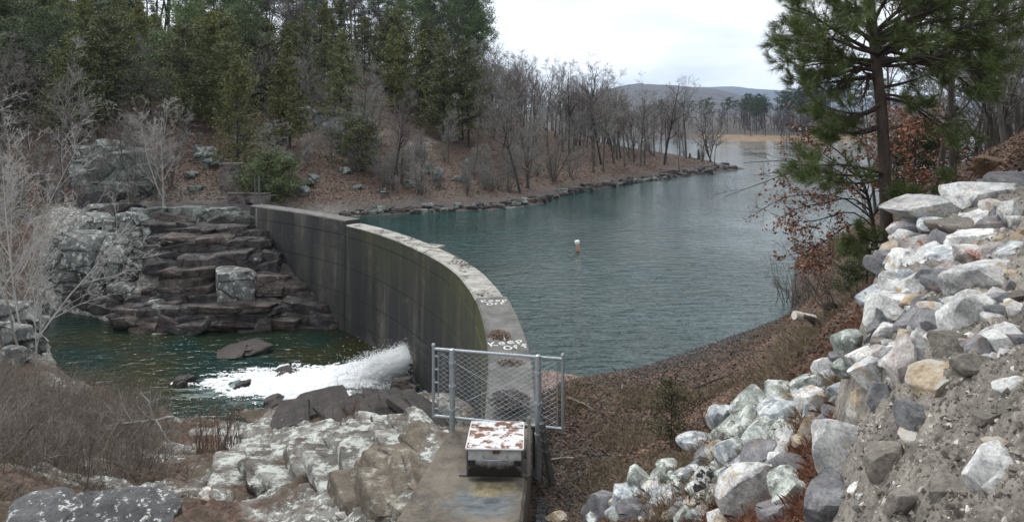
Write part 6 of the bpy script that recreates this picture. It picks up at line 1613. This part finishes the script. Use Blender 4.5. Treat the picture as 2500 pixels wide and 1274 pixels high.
pts = np.concatenate([P2.reshape(-1, 3), P1[:, 2:].reshape(-1, 3)]); wpx = CX + F * (pts[:, 0] + orgb[0]) / (pts[:, 1] + orgb[1]); wpy = HY + F * (EYE - pts[:, 2] - orgb[2]) / (pts[:, 1] + orgb[1])
keep = (nr.random(len(pts)) < np.interp(wpx, [1800, 1880, 1960, 2100], [.02, .15, .75, 1.0]) * np.interp(wpy, [340, 400, 520], [.4, .6, 1]))
lp = np.repeat(pts[keep], 2, 0); lp = lp + nr.normal(size=lp.shape) * .04; V, Fq = quad_cloud(lp, .058, nr, .2, .55); put("leaves", mesh_from("beech_leaves", V, Fq, M_BROWNL), beech, kind='stuff')
# a second beech further back, its leaves a rusty band beside the pine trunk
orgc = np.array([gx(2240, 15.5), 15.5, height(gx(2240, 15.5), 15.5)[0] - .1])
be2 = thing("beech_tree", "low spreading beech with a broad band of rust-brown leaves right of the near pine's trunk", "tree", tuple(orgc))
P = trunk_line(2.2, 8, nr); R = np.linspace(.04, .01, 8)[None]; P1, R1 = grow(P, R, 16, .15, 1, (45, 85), .8, 8, nr, .1, 0, .5, .3, .6); P2, R2 = grow(P1, R1, 7, .2, 1, (25, 60), .5, 5, nr, .14, 0, .2, .4, .6, .004)
b = MB(); b.add(*tubes(P, R, 6)); b.add(*tubes(P1, R1, 4)); b.add(*tubes(P2, R2, 3)); put("branches", b.mesh("beech_low_branches", [M_BARKD]), be2)
lp = np.repeat(P2.reshape(-1, 3), 3, 0); lp = lp + nr.normal(size=lp.shape) * .07; lp = lp[lp[:, 2] > .05]; V, Fq = quad_cloud(lp, .085, nr, .2, .55); put("leaves", mesh_from("beech_low_leaves", V, Fq, M_BROWNL), be2, kind='stuff')

# ------------------------------------------------------------------ trees behind the wall
shape("tallbare0", bare_tree(401, 12, .16, 1, 16, 6, 5, 3, .25, (30, 70), .4, wander=.15, twig=.006), M_BARK, M_TWIGG)
shape("tallbare1", bare_tree(402, 11, .11, 1, 14, 6, 5, 3, .2, (30, 65), .4, wander=.15, twig=.006), M_BARK, M_TWIGG)
shape("tallpine0", loblolly(403, 13, .13, .5, 26, 2.0, 260, .12), M_BARKD, M_PINEF)
HT.update(tallb=11.5, tallp=13)
def near_tree(nm, key, px, Y, s, label, **k):
    x = gx(px, Y); plant(nm, key, x, Y, height(x, Y)[0] - .1, s, label, "tree", **k)
near_tree("pine_tree", "tallpine0", 2330, 14.5, .62, "second pine with a mossy trunk standing behind the near pine", rz=1.0, lean=(0, -.02))
near_tree("bare_tree", "tallbare0", 2285, 16, .55, "broad grey-trunked leafless tree left of the mossy second pine", rz=2.0)
near_tree("bare_tree", "tallbare1", 2140, 23, .55, "grey leafless tree at the water's edge seen just beside the near pine's trunk")
near_tree("bare_tree", "tallbare1", 2375, 24, .75, "slim leafless tree on the ridge right of the second pine", rz=1.4)
near_tree("bare_tree", "tallbare0", 2425, 21, .70, "grey leafless tree with a dark forked trunk above the root ball", rz=.4)
near_tree("bare_tree", "tallbare1", 2455, 18, .62, "slim dark leafless tree between the forked one and the right edge", rz=3.4)
near_tree("bare_tree", "tallbare0", 2490, 22, .75, "stout leafless tree cut by the right edge of the picture", rz=5.0)
near_tree("bare_tree", "tallbare1", 2545, 17, .75, "leafless tree whose twigs reach in from beyond the right edge", rz=2.4)
scatter(26, (2120, 2650), (20, 34), ["tallbare0", "tallbare1", "multi1", "multi2"], "bare_tree", "grey leafless tree in the screen of bare trees behind the near pine", "screen of bare trees behind the near pine", (.42, .75))
near_tree("evergreen_bush", "bushcedar1", 2235, 22, .62, "dark holly-like evergreen bush on the bank behind the near pine", trunk="stem", crown="foliage")
near_tree("evergreen_bush", "bushcedar1", 2290, 24, .55, "dark evergreen bush right of the holly-like one on the bank", trunk="stem", crown="foliage")
near_tree("evergreen_bush", "bushcedar0", 2085, 13.5, .22, "small leafy green shrub low on the slope between the pine and the cut log", trunk="stem", crown="foliage")
for o in scene.objects:
    if o.name.startswith("evergreen_bush") and o.get('category'): o['category'] = 'shrub'
# young pine sprays growing at the foot of the near pine
M_YN = M_NEEDLE
def seedling(px, py, Y, h, label, nn=46, seed=1, nm="pine_sapling"):
    rnd = np.random.default_rng(seed); x = gx(px, Y); z = height(x, Y)[0]
    o = thing(nm, label, "sapling", (x, Y, z - .05)); P = trunk_line(h, 8, rnd, .08, .05); R = np.linspace(.016, .005, 8)[None]
    P1, R1 = grow(P, R, 14, .25, 1, (35, 75), .45, 6, rnd, .1, .1, .15, .4, .6); b = MB(); b.add(*tubes(P, R, 6)); b.add(*tubes(P1, R1, 4)); put("stem", b.mesh("sapling_stem", [M_BARKD]), o)
    tips = np.concatenate([P1[:, -1], P1[:, 3], P[:, -1]]); d = np.concatenate([P1[:, -1] - P1[:, -2], P1[:, 3] - P1[:, 2], P[:, -1] - P[:, -2]]); d /= np.linalg.norm(d, axis=1, keepdims=True)
    b = MB(); b.add(*needles(tips, d, nn, .15, .004, rnd, .6)); put("needles", b.mesh("sapling_needles", [M_YN]), o)
seedling(2115, 640, 10.2, .9, "bright green pine sapling left of the near pine's foot", seed=2)
seedling(2130, 680, 9.9, .55, "small pine sapling hugging the near pine's trunk base", seed=3)
# thin cedar sapling on the right bank
q = hit(1640, 1098, 4, 30); shape("saplingcedar", cedar(501, 1.25, .42, 80, 30, .28, .45, .035, .016), M_BARKD, leaf_mat("sapling_foliage", (.035, .036, .014), (.10, .085, .035)))
plant("cedar_sapling", "saplingcedar", q[0], q[1], q[2], 1.0, "thin olive cedar sapling alone on the leafy right bank", "sapling", rz=.4)

# ------------------------------------------------------------------ log, driftwood, root ball, fallen trees
Yl = 12.6
lg = thing("cut_log", "short white birch log lying propped on dark driftwood on the right bank", "log", W3(1965, 775, Yl), 0)
P = np.array([[(-.22, -.05, .06), (0, 0, .0), (.2, .05, -.05)]]); V, Fs = tubes(P, np.full((1, 1), .085), 14, True)
b = MB(); b.add(V, Fs); m, nt, bs = new_mat("birch_log_bark"); g = NT(nt); p = g.map(g.obj(), scale=(14, 1.5, 1.5)); nt.links.new(g.ramp(g.noise(p, 2, 5, .7), [(.38, (.10, .06, .04)), (.46, (.62, .58, .50)), (.7, (.72, .70, .64))]), bs.inputs['Base Color']); put("log_body", b.mesh("log_body", [m], smooth=True, sharp=50), lg)
q = hit(2005, 800, 6, 30)
st = thing("driftwood_stump", "dark twisted driftwood stump under the white birch log", "stump", (q[0], q[1] - .05, q[2]))
P = np.array([[(0, 0, -.1), (.02, 0, .08), (.06, 0, .22), (.04, .02, .34)], [(0, 0, 0), (-.1, -.05, .1), (-.2, -.05, .16), (-.3, -.04, .2)], [(0, 0, .05), (.12, 0, .1), (.2, 0, .05), (.22, 0, -.1)], [(0, 0, .1), (-.04, 0, .0), (-.1, -.1, -.15), (-.14, -.2, -.4)], [(.04, 0, .3), (.1, 0, .36), (.18, 0, .34), (.22, .02, .24)]])
b = MB(); b.add(*tubes(P, np.linspace(.085, .028, 4)[None], 8, True)); put("stump_body", b.mesh("stump_body", [M_STICKD], smooth=True), st)
q = hit(2425, 420, 5, 40)
rb = thing("root_ball", "upturned clump of roots and orange clay on the bank above the wall", "root ball", (q[0], q[1], q[2] + .05)); V, Fc = rock_shape(77, 4, 3, .22, 0, .12)
put("clay_mass", mesh_from("clay_mass", V * np.array([.34, .25, .22]) * (q[1] / 11), Fc, rock_mat("orange_clay", [(.3, (.06, .035, .02)), (.6, (.20, .12, .06))], scale=6, fine=40, bump=1), smooth=True), rb)
P = np.zeros((26, 6, 3)); P[:, 0] = nr.normal(size=(26, 3)) * np.array([.2, .15, .1])
for j in range(1, 6): P[:, j] = P[:, j - 1] + (P[:, 0] / (np.linalg.norm(P[:, 0], axis=1, keepdims=True) + .05) + nr.normal(size=(26, 3)) * .5) * .09
b = MB(); b.add(*tubes(P, np.linspace(.014, .003, 6)[None], 4)); put("roots", b.mesh("root_hairs", [M_STICKD]), rb)
q1, q2 = hit(425, 1030, 4, 40), hit(240, 1045, 4, 40)
stick("dead_branch", "bleached white dead branch lying on the brush beside the pool", [(gx(425, 17), 17, gz(1019, 17)), (gx(330, 17), 17, gz(1030, 17)), (gx(235, 17), 17, gz(1040, 17))], .045, M_BARKP, "branch", 12, 4, (45, 85), .55)
stick("dead_branch", "bleached curved dead stem rising from the brush above the long white branch", [(gx(370, 17.2), 17.2, gz(1020, 17.2)), (gx(365, 17.2), 17.2, gz(980, 17.2)), (gx(342, 17.2), 17.2, gz(958, 17.2))], .025, M_BARKP, "branch", 3, 5)
stick("dead_branch", "bleached dead stem slanting down to the right below the long white branch", [(gx(380, 16.8), 16.8, gz(1025, 16.8)), (gx(400, 16.5), 16.5, gz(1060, 16.5)), (gx(425, 16.2), 16.2, gz(1090, 16.2))], .025, M_BARKP, "branch", 2, 6)
stick("dead_branch", "pale dead bough slanting up out of the brush at the left edge", [(gx(0, 13), 13, gz(1105, 13)), (gx(50, 13), 13, gz(1080, 13)), (gx(80, 13), 13, gz(1040, 13)), (gx(115, 13), 13, gz(1022, 13))], .03, M_BARK, "branch", 8, 7)
stick("dead_branch", "short thin pale stick lying over the brush near the left edge", [(gx(70, 12.5), 12.5, gz(1134, 12.5)), (gx(100, 12.5), 12.5, gz(1122, 12.5)), (gx(145, 12.5), 12.5, gz(1111, 12.5))], .016, M_BARKP, "branch", 2, 8)
def ground_stick(nm, lab, a, c_, r, mat, lift=.04, side=2, seed=1, cat="branch"):
    p1, p2 = hit(*a, 4, 60), hit(*c_, 4, 60); mid = (p1 + p2) / 2; mid[2] = max(mid[2], height(mid[0], mid[1])[0]) + lift
    stick(nm, lab, [p1 + [0, 0, lift], mid, p2 + [0, 0, lift]], r, mat, cat, side, seed)
ground_stick("fallen_branch", "long dark fallen branch lying up the leafy right bank", (1880, 900), (2010, 850), .03, M_STICKD, seed=11)
ground_stick("fallen_branch", "dark forked branch lying across the bank above the cedar sapling", (1690, 955), (1790, 915), .03, M_STICKD, seed=12)
ground_stick("fallen_branch", "pale grey stick lying across the dark debris right of the gate", (1385, 975), (1450, 1005), .02, M_STICK, seed=13)
ground_stick("fallen_branch", "long dark stick lying level in the debris just right of the gate", (1378, 1003), (1430, 992), .022, M_STICKD, seed=14)
ground_stick("fallen_branch", "short pale stick standing askew in the shore debris", (1518, 962), (1520, 948), .012, M_STICK, .1, 0, 15)
ground_stick("fallen_branch", "grey stick lying downhill of the cedar sapling", (1455, 1070), (1480, 1052), .012, M_STICK, seed=16)
ground_stick("fallen_branch", "broken grey branch lying in the mud by the walkway edge", (1340, 1128), (1420, 1118), .02, M_STICK, seed=17)
stick("snag", "dark stick poking up out of the lake at the shore", [W3(1518, 918, 15.0), W3(1505, 908, 15.05, .02), W3(1492, 897, 15.1, .04)], .022, M_STICKD, "snag")
stick("bare_sapling", "thin bare sapling bending up the bank beside the pale stones", [hit(1745, 1062, 4, 30), W3(1722, 1040, 8.4), W3(1710, 1000, 8.5), W3(1705, 945, 8.5)], .014, M_STICKD, "sapling", 2, 19)
for i, (px, yb, yt, lab) in enumerate([(1705, 390, 366, "thick weathered stump post on the crest of the point"), (1716, 393, 366, "thin weathered stump post right of the thick one on the point"), (1684, 386, 374, "short weathered stump on the crest of the point, left of the posts")]):
    Yq = 86; t = thing("stump_post", lab, "stump", (gx(px, Yq), Yq, height(gx(px, Yq), Yq)[0] - .1)); hgt_ = (yb - yt) / F * Yq
    b = MB(); b.add(*tubes(np.array([[(0, 0, 0), (.03, 0, hgt_ * .5), (0, 0, hgt_), (.04, 0, hgt_ * 1.15)]]), np.array([[.2, .16, .13, .03]]) * (1 if i != 1 else .5), 7)); put("stump_body", b.mesh("point_stump", [M_STICKD], smooth=True), t)
# far dock and cabin
Yd = 201; M_DOCK = plain_mat("dark_dock_timber", (.045, .04, .038), .8)
dk = thing("fishing_dock", "small dark railed fishing dock on the far shore", "dock", (gx(1932, Yd), Yd, 0))
b = MB(); b.box((0, 0, .45), (5.6, 2.2, .15)); put("deck", b.mesh("dock_deck", [M_DOCK]), dk)
for k in range(7):
    b = MB(); b.box((-2.7 + .9 * k, -1.0, .55), (.14, .14, 1.5)); put("rail_post", b.mesh("dock_post", [M_DOCK]), dk)
b = MB(); b.box((0, -1.0, 1.25), (5.6, .1, .1)); b.box((0, -1.0, .9), (5.6, .08, .08)); put("handrail", b.mesh("dock_rail", [M_DOCK]), dk)
Yd = 246; zz = far_h(np.array([gx(1962, Yd)]), np.array([Yd]))[0]
cb = thing("cabin", "dark low cabin under the pines on the far shore", "cabin", (gx(1962, Yd), Yd, zz))
b = MB(); b.box((0, 0, 1.1), (7.5, 4, 2.4)); put("wall", b.mesh("cabin_wall", [M_DOCK]), cb)
b = MB(); b.add([(-4.2, -2.5, 2.3), (4.2, -2.5, 2.3), (4.2, 2.5, 2.3), (-4.2, 2.5, 2.3), (-4.2, 0, 3.6), (4.2, 0, 3.6)], [np.array([[0, 1, 5, 4], [2, 3, 4, 5], [3, 2, 1, 0]]), np.array([[0, 4, 3], [1, 2, 5]])]); put("roof", b.mesh("cabin_roof", [M_STICKD]), cb)
for k in range(3):
    b = MB(); b.box((-2.3 + 2.2 * k, -2.02, 1.3), (1.0, .06, .9)); put("window", b.mesh("cabin_window", [M_BUOYW]), cb)

# ------------------------------------------------------------------ brush, grass, litter (nobody could count them)
def ground_pts(n, pxr, Yr, rnd, dens=None, pw=1.0):
    px = rnd.uniform(*pxr, n); Y = np.exp(np.log(Yr[0]) + (np.log(Yr[1]) - np.log(Yr[0])) * rnd.random(n) ** pw); x = gx(px, Y)
    if dens is not None:
        k = rnd.random(n) < dens(px, Y, x); px, Y, x = px[k], Y[k], x[k]
    return px, np.stack([x, Y, height(x, Y, False)], 1)
def strands(base, L, rnd, k=6, lean=.35, wob=.14, up=.05, r=.006, sides=3, taper=.3):
    n = len(base); d = rnd.normal(size=(n, 3)) * lean; d[:, 2] = 1; d /= np.linalg.norm(d, axis=1, keepdims=True)
    P = np.empty((n, k, 3)); P[:, 0] = base; Ls = (L * rnd.uniform(.5, 1.2, n))[:, None] / (k - 1)
    for j in range(1, k):
        P[:, j] = P[:, j - 1] + d * Ls; d = d + rnd.normal(size=(n, 3)) * wob + np.array([0, 0, up]); d /= np.linalg.norm(d, axis=1, keepdims=True)
    return P, np.broadcast_to((r * np.linspace(1, taper, k))[None], (n, k))
br_ = np.random.default_rng(55)
M_BRUSH = leaf_mat("bare_brush_twigs", (.075, .062, .05), (.24, .205, .175), .9, spread=0)
def brush_d(px, Y, x):
    py = HY + F * (EYE - height(x, Y, False)) / Y
    return sm(470, 330, px + 60 * fbm(np.stack([x * .5, Y * .5, 0 * x], 1), 3, 2)) * sm(1235, 1150, py) * sm(905, 950, py) * .9 + .0
px, base = ground_pts(3400, (-150, 520), (10.5, 24), br_, brush_d, .8)
P, R = strands(base, 1.15, br_, 6, .40, .18, .05, .0075); R = R * (br_.uniform(.6, 1.2, (len(base), 1)) + (br_.random((len(base), 1)) < .06) * 1.4); P1, R1 = grow(P, R, 5, .2, 1, (20, 65), .5, 5, br_, .2, .03, .1, .4, .65, .003); P2, R2 = grow(P1, R1, 2, .2, 1, (20, 60), .6, 3, br_, .2, .02, .06, .5, .7, .0025)
b = MB(); b.add(*tubes(P, R, 3)); b.add(*tubes(P1, R1, 3)); b.add(*tubes(P2, R2, 3)); put("brush_thicket", b.mesh("brush_thicket", [M_BRUSH]), kind='stuff')
# reddish stems by the pool
M_REDST = leaf_mat("reddish_stems", (.085, .05, .037), (.19, .12, .09), .9, spread=0)
bx, by_ = gx(540, 16.5), 16.5
for (pxc, Yc, n_, lab) in [(500, 16.8, 26, "clump of upright reddish bare stems left of the white rock ridge"), (555, 16.2, 30, "taller clump of reddish bare stems right beside the first clump"), (780, 14.6, 20, "small reddish brown brush tuft on top of the white rock ridge"), (850, 16.8, 16, "sparse reddish shrub between the pale shelf and the white ridge")]:
    x0 = gx(pxc, Yc); z0_ = height(x0, Yc)[0]; t = thing("bare_bush", lab, "bush", (x0, Yc, z0_ - .05)); bb = br_.normal(size=(n_, 3)) * np.array([.22, .2, 0])
    P, R = strands(bb, 1.3 if Yc > 16 else .6, br_, 6, .22, .08, .04, .009); P1, R1 = grow(P, R, 4, .25, 1, (18, 45), .5, 5, br_, .1, .06, .1, .4, .65, .003)
    b = MB(); b.add(*tubes(P, R, 4)); put("stems", b.mesh("bush_stems", [M_REDST]), t); b = MB(); b.add(*tubes(P1, R1, 3)); put("twigs", b.mesh("bush_twigs", [M_REDST]), t, kind='stuff')
for (pxc, Yc, n_, h_, lab) in [(1885, 21, 16, 1.5, "leafless twiggy bush overhanging the water at the dark bluff"), (1960, 19.5, 20, 1.0, "low brown scrub bush on top of the bluff by the water"), (2020, 17, 20, .9, "brown scrub bush on the leafy slope above the bluff"), (1985, 24, 18, 1.2, "scrub bush on the far side of the bluff"), (2060, 13, 16, .7, "low dark scrub bush between the pine foot and the birch log")]:
    x0 = gx(max(pxc, 1940), Yc); z0_ = height(x0, Yc)[0]; t = thing("bare_bush", lab, "bush", (x0, Yc, z0_ - .05)); bb = br_.normal(size=(n_, 3)) * np.array([.35, .35, 0])
    P, R = strands(bb, h_, br_, 6, .5, .12, .0, .010); P1, R1 = grow(P, R, 6, .2, 1, (20, 60), .55, 5, br_, .14, .02, .1, .4, .65, .004); P2, R2 = grow(P1, R1, 3, .2, 1, (20, 60), .5, 4, br_, .14, .02, .06, .4, .65, .003)
    b = MB(); b.add(*tubes(P, R, 4)); put("stems", b.mesh("bush_stems", [M_BARKD]), t); b = MB(); b.add(*tubes(P1, R1, 3)); b.add(*tubes(P2, R2, 3)); put("twigs", b.mesh("bush_twigs", [M_BRUSH]), t, kind='stuff')
# tan grass and low weeds on the near left and the right bank
M_GRASS = leaf_mat("dry_grass_blades", (.115, .085, .05), (.29, .235, .155), .8, spread=0)
def blades(name, pts, L, mat, w=.006, lean=.7, rnd=br_):
    n = len(pts); d = rnd.normal(size=(n, 3)) * lean; d[:, 2] = np.abs(d[:, 2]) + .6; d /= np.linalg.norm(d, axis=1, keepdims=True); s = np.cross(d, rnd.normal(size=(n, 3))); s /= np.linalg.norm(s, axis=1, keepdims=True)
    ln = (L * rnd.uniform(.5, 1.3, n))[:, None]; tip = pts + d * ln; tip[:, 2] -= ln[:, 0] * .25
    mid = pts + d * ln * .55; V = np.stack([pts - s * w / 2, pts + s * w / 2, mid + s * w * .4, tip, mid - s * w * .4], 1).reshape(-1, 3)
    return put(name, mesh_from(name, V, np.arange(5 * n).reshape(-1, 5), mat), kind='stuff')
def d_left(px, Y, x):
    nn_ = fbm(np.stack([x * .9, Y * .9, 0 * x], 1), 4, 8); return sm(-.05, .25, nn_ + .5 * sm(640, 420, px) - .1)
px, pts = ground_pts(110000, (-60, 1040), (8.5, 22), br_, d_left); blades("dry_weeds", pts, .27, leaf_mat("brown_weeds", (.085, .066, .048), (.25, .205, .15), .85, spread=0), .008, .9)
def d_right(px, Y, x):
    nn_ = fbm(np.stack([x * 1.1, Y * 1.1, 3 + 0 * x], 1), 4, 18); z = height(x, Y, False); return sm(-.02, .25, nn_) * sm(.15, .5, z) * .95
px, pts = ground_pts(90000, (1360, 2120), (7.2, 22), br_, d_right); blades("dry_grass", pts, .2, M_GRASS, .006, .9)
# mossy green tufts
# leaf litter as real leaves near the camera, thinning with distance
lr = np.random.default_rng(66)
def lift(P, dz): P = P.copy(); P[:, 2] = height(P[:, 0], P[:, 1]) + dz; return P
px, pts = ground_pts(110000, (1300, 2700), (5.0, 27), lr, lambda px, Y, x: sm(.05, .4, height(x, Y, False)) * .9, .9); pts = lift(pts, lr.uniform(.005, .035, len(pts)))
V, Fq = quad_cloud(pts, .062, lr, .75, .5); put("leaf_litter", mesh_from("leaf_litter", V, Fq, leaf_mat("red_brown_litter", (.04, .022, .014), (.20, .115, .072), .75, spread=0, patch=.9)), kind='stuff')
px, pts = ground_pts(60000, (1300, 2000), (8.5, 22), lr, lambda px, Y, x: sm(.85, .25, height(x, Y, False)) * sm(-.03, .03, height(x, Y, False))); pts = lift(pts, lr.uniform(.005, .05, len(pts)))
V, Fq = quad_cloud(pts, .06, lr, .7, .28); put("shore_debris", mesh_from("shore_debris", V, Fq, leaf_mat("dark_shore_debris", (.010, .008, .007), (.10, .082, .07), .7, spread=0)), kind='stuff')
px, pts = ground_pts(150000, (-100, 1830), (41, 92), lr, lambda px, Y, x: .8 * sm(.3, .8, height(x, Y, False))); pts = lift(pts, lr.uniform(.0, .06, len(pts)))
V, Fq = quad_cloud(pts, .15, lr, .7, .5); put("slope_litter", mesh_from("slope_litter", V, Fq, leaf_mat("slope_leaf_litter", (.04, .024, .018), (.185, .115, .085), .8, spread=0)), kind='stuff')
# rust red pine needles caught between the stones
px, pts = ground_pts(26000, (1480, 2110), (4.6, 8.6), lr, lambda px, Y, x: sm(-.12, .2, fbm(np.stack([x * 3, Y * 3, 0 * x], 1), 3, 9))); pts = lift(pts, lr.uniform(.01, .06, len(pts)))
blades("fallen_pine_needles", pts, .17, leaf_mat("rust_needles", (.10, .030, .012), (.26, .095, .045), .7, spread=0), .0035, 1.6, lr)
# floating leaves where the lake meets the wall
px = lr.uniform(1285, 1460, 9000); py = lr.uniform(903, 962, 9000); k = (((px - 1345) / 105) ** 2 + ((py - 938) / 30) ** 2 + .5 * fbm(np.stack([px * .02, py * .05, 0 * px], 1), 3, 4)) < 1
Yv = EYE * F / (py[k] - HY); pts = np.stack([gx(px[k], Yv), Yv, np.full(k.sum(), .006) + lr.uniform(0, .008, k.sum())], 1)
V, Fq = quad_cloud(pts, .055, lr, .97, .55); put("floating_leaves", mesh_from("floating_leaves", V, Fq, leaf_mat("soaked_pinkish_leaves", (.12, .075, .06), (.36, .25, .21), .7, spread=0)), kind='stuff')
# wet seep along the lake side of the walkway
pud = np.array([(.42, 6.2), (.70, 6.2), (.62, 7.4), (.66, 8.3), (.52, 9.2), (.50, 9.8), (.38, 9.9), (.30, 9.0), (.24, 8.0), (.16, 7.0)])
zz = max(height(pud[:, 0], pud[:, 1])) + .01
V = np.c_[pud, height(pud[:, 0], pud[:, 1], False) + .05]; me = mesh_from("seep_water", V, np.arange(len(V))[None], water_mat("seep_water", (.02, .02, .022), (.03, .03, .03), .12, 1.0, (9, 9, 1), .04, False)); put("seep_water", me, kind='structure')
# ------------------------------------------------------------------ every group Empty stands at the base of its thing
def vert_mean(o):
    c = np.empty(len(o.data.vertices) * 3, np.float32); o.data.vertices.foreach_get('co', c); c = c.reshape(-1, 3)
    return np.array([c[:, 0].mean(), c[:, 1].mean(), c[:, 2].min()])
kids = {}
for o in scene.objects:
    if o.parent is not None: kids.setdefault(o.parent, []).append(o)
for t, ch in kids.items():
    if t.type == 'EMPTY' and t.parent is None and tuple(t.location) == (0, 0, 0):
        q = np.array([np.array(c.location) + (vert_mean(c) if tuple(c.location) == (0, 0, 0) else 0) for c in ch])
        base = mathutils.Vector((float(q[:, 0].mean()), float(q[:, 1].mean()), float(q[:, 2].min())))
        t.location = base
        for c in ch: c.location = c.location - base

# ------------------------------------------------------------------ labels: tell like trees apart by place, size and neighbours
LM = [(-9999, "beyond the left edge"), (-20, "above the leaning white birch"), (170, "above the cleft crag"), (360, "above the twin-trunked tree"), (520, "above the concrete pier"), (640, "above the dam's far end"),
      (780, "above the dark cedar bush"), (930, "above the spillway"), (1090, "behind the broad dark cedar"), (1200, "above the cove"), (1320, "behind the low arching tree"), (1430, "behind the dark forked tree"), (1530, "at the point's neck"), (1640, "near the point's tip"),
      (1760, "across the open lake"), (1880, "behind the tan beach"), (1990, "behind the far dock"), (2100, "behind the near pine"), (2230, "left of the second pine"), (2340, "right of the second pine"), (2450, "at the right edge")]
ORD = ["first", "second", "third", "fourth", "fifth", "sixth", "seventh", "eighth", "ninth", "tenth", "eleventh", "twelfth"]
def short_kind(name, group):
    for w in ("pines at the top", "olive cedars", "dark cedars", "tall pines", "pines", "cedars", "dark leafless", "slim leafless", "small leafless", "leafless scrub", "leafless", "mossy rocks", "screen"):
        if group.startswith(w):
            return {"pines at the top": "tall hilltop pine", "olive cedars": "olive cedar", "dark cedars": "dark cedar", "tall pines": "tall ridge pine", "pines": "green pine", "cedars": "cedar", "dark leafless": "dark leafless tree", "slim leafless": "slim leafless tree", "small leafless": "leafless shrub",
                    "leafless scrub": "scrub bush", "leafless": "grey leafless tree", "mossy rocks": "mossy rock", "screen": "bare screen tree"}[w]
groups = {}
for o in scene.objects:
    if o.parent is None and o.get('group') and o.get('category'):
        groups.setdefault(o['group'], []).append(o)
made = {}
for gname, obs in groups.items():
    if short_kind('', gname) is None: continue
    Ys = sorted(o.location.y for o in obs); lo, hi = Ys[len(Ys) // 3], Ys[2 * len(Ys) // 3]
    far = Ys[0] > 180
    ss = sorted(o.scale.x for o in obs); s1, s2 = ss[len(ss) // 3], ss[2 * len(ss) // 3]
    for o in obs:
        px = CX + F * o.location.x / o.location.y
        place = [t for x, t in LM if px >= x][-1]
        y = o.location.y
        tier = ("nearest row" if y <= lo else "middle rows" if y <= hi else "back row") if (far or gname.startswith("screen")) else ("low on the slope" if y <= lo else "halfway up the slope" if y <= hi else "high on the slope")
        size = "" if gname.startswith("mossy") else ("small " if o.scale.x <= s1 else "" if o.scale.x <= s2 else "large ")
        kind = short_kind('', gname)
        made.setdefault((size + kind, place, tier), []).append((px, o))
for (kind, place, tier), lst in made.items():
    lst.sort(key=lambda q: q[0])
    for i, (px, o) in enumerate(lst):
        o['label'] = f"{kind} {place}, {tier}" + (f", {ORD[min(i, 11)]} from left" if len(lst) > 1 else "")
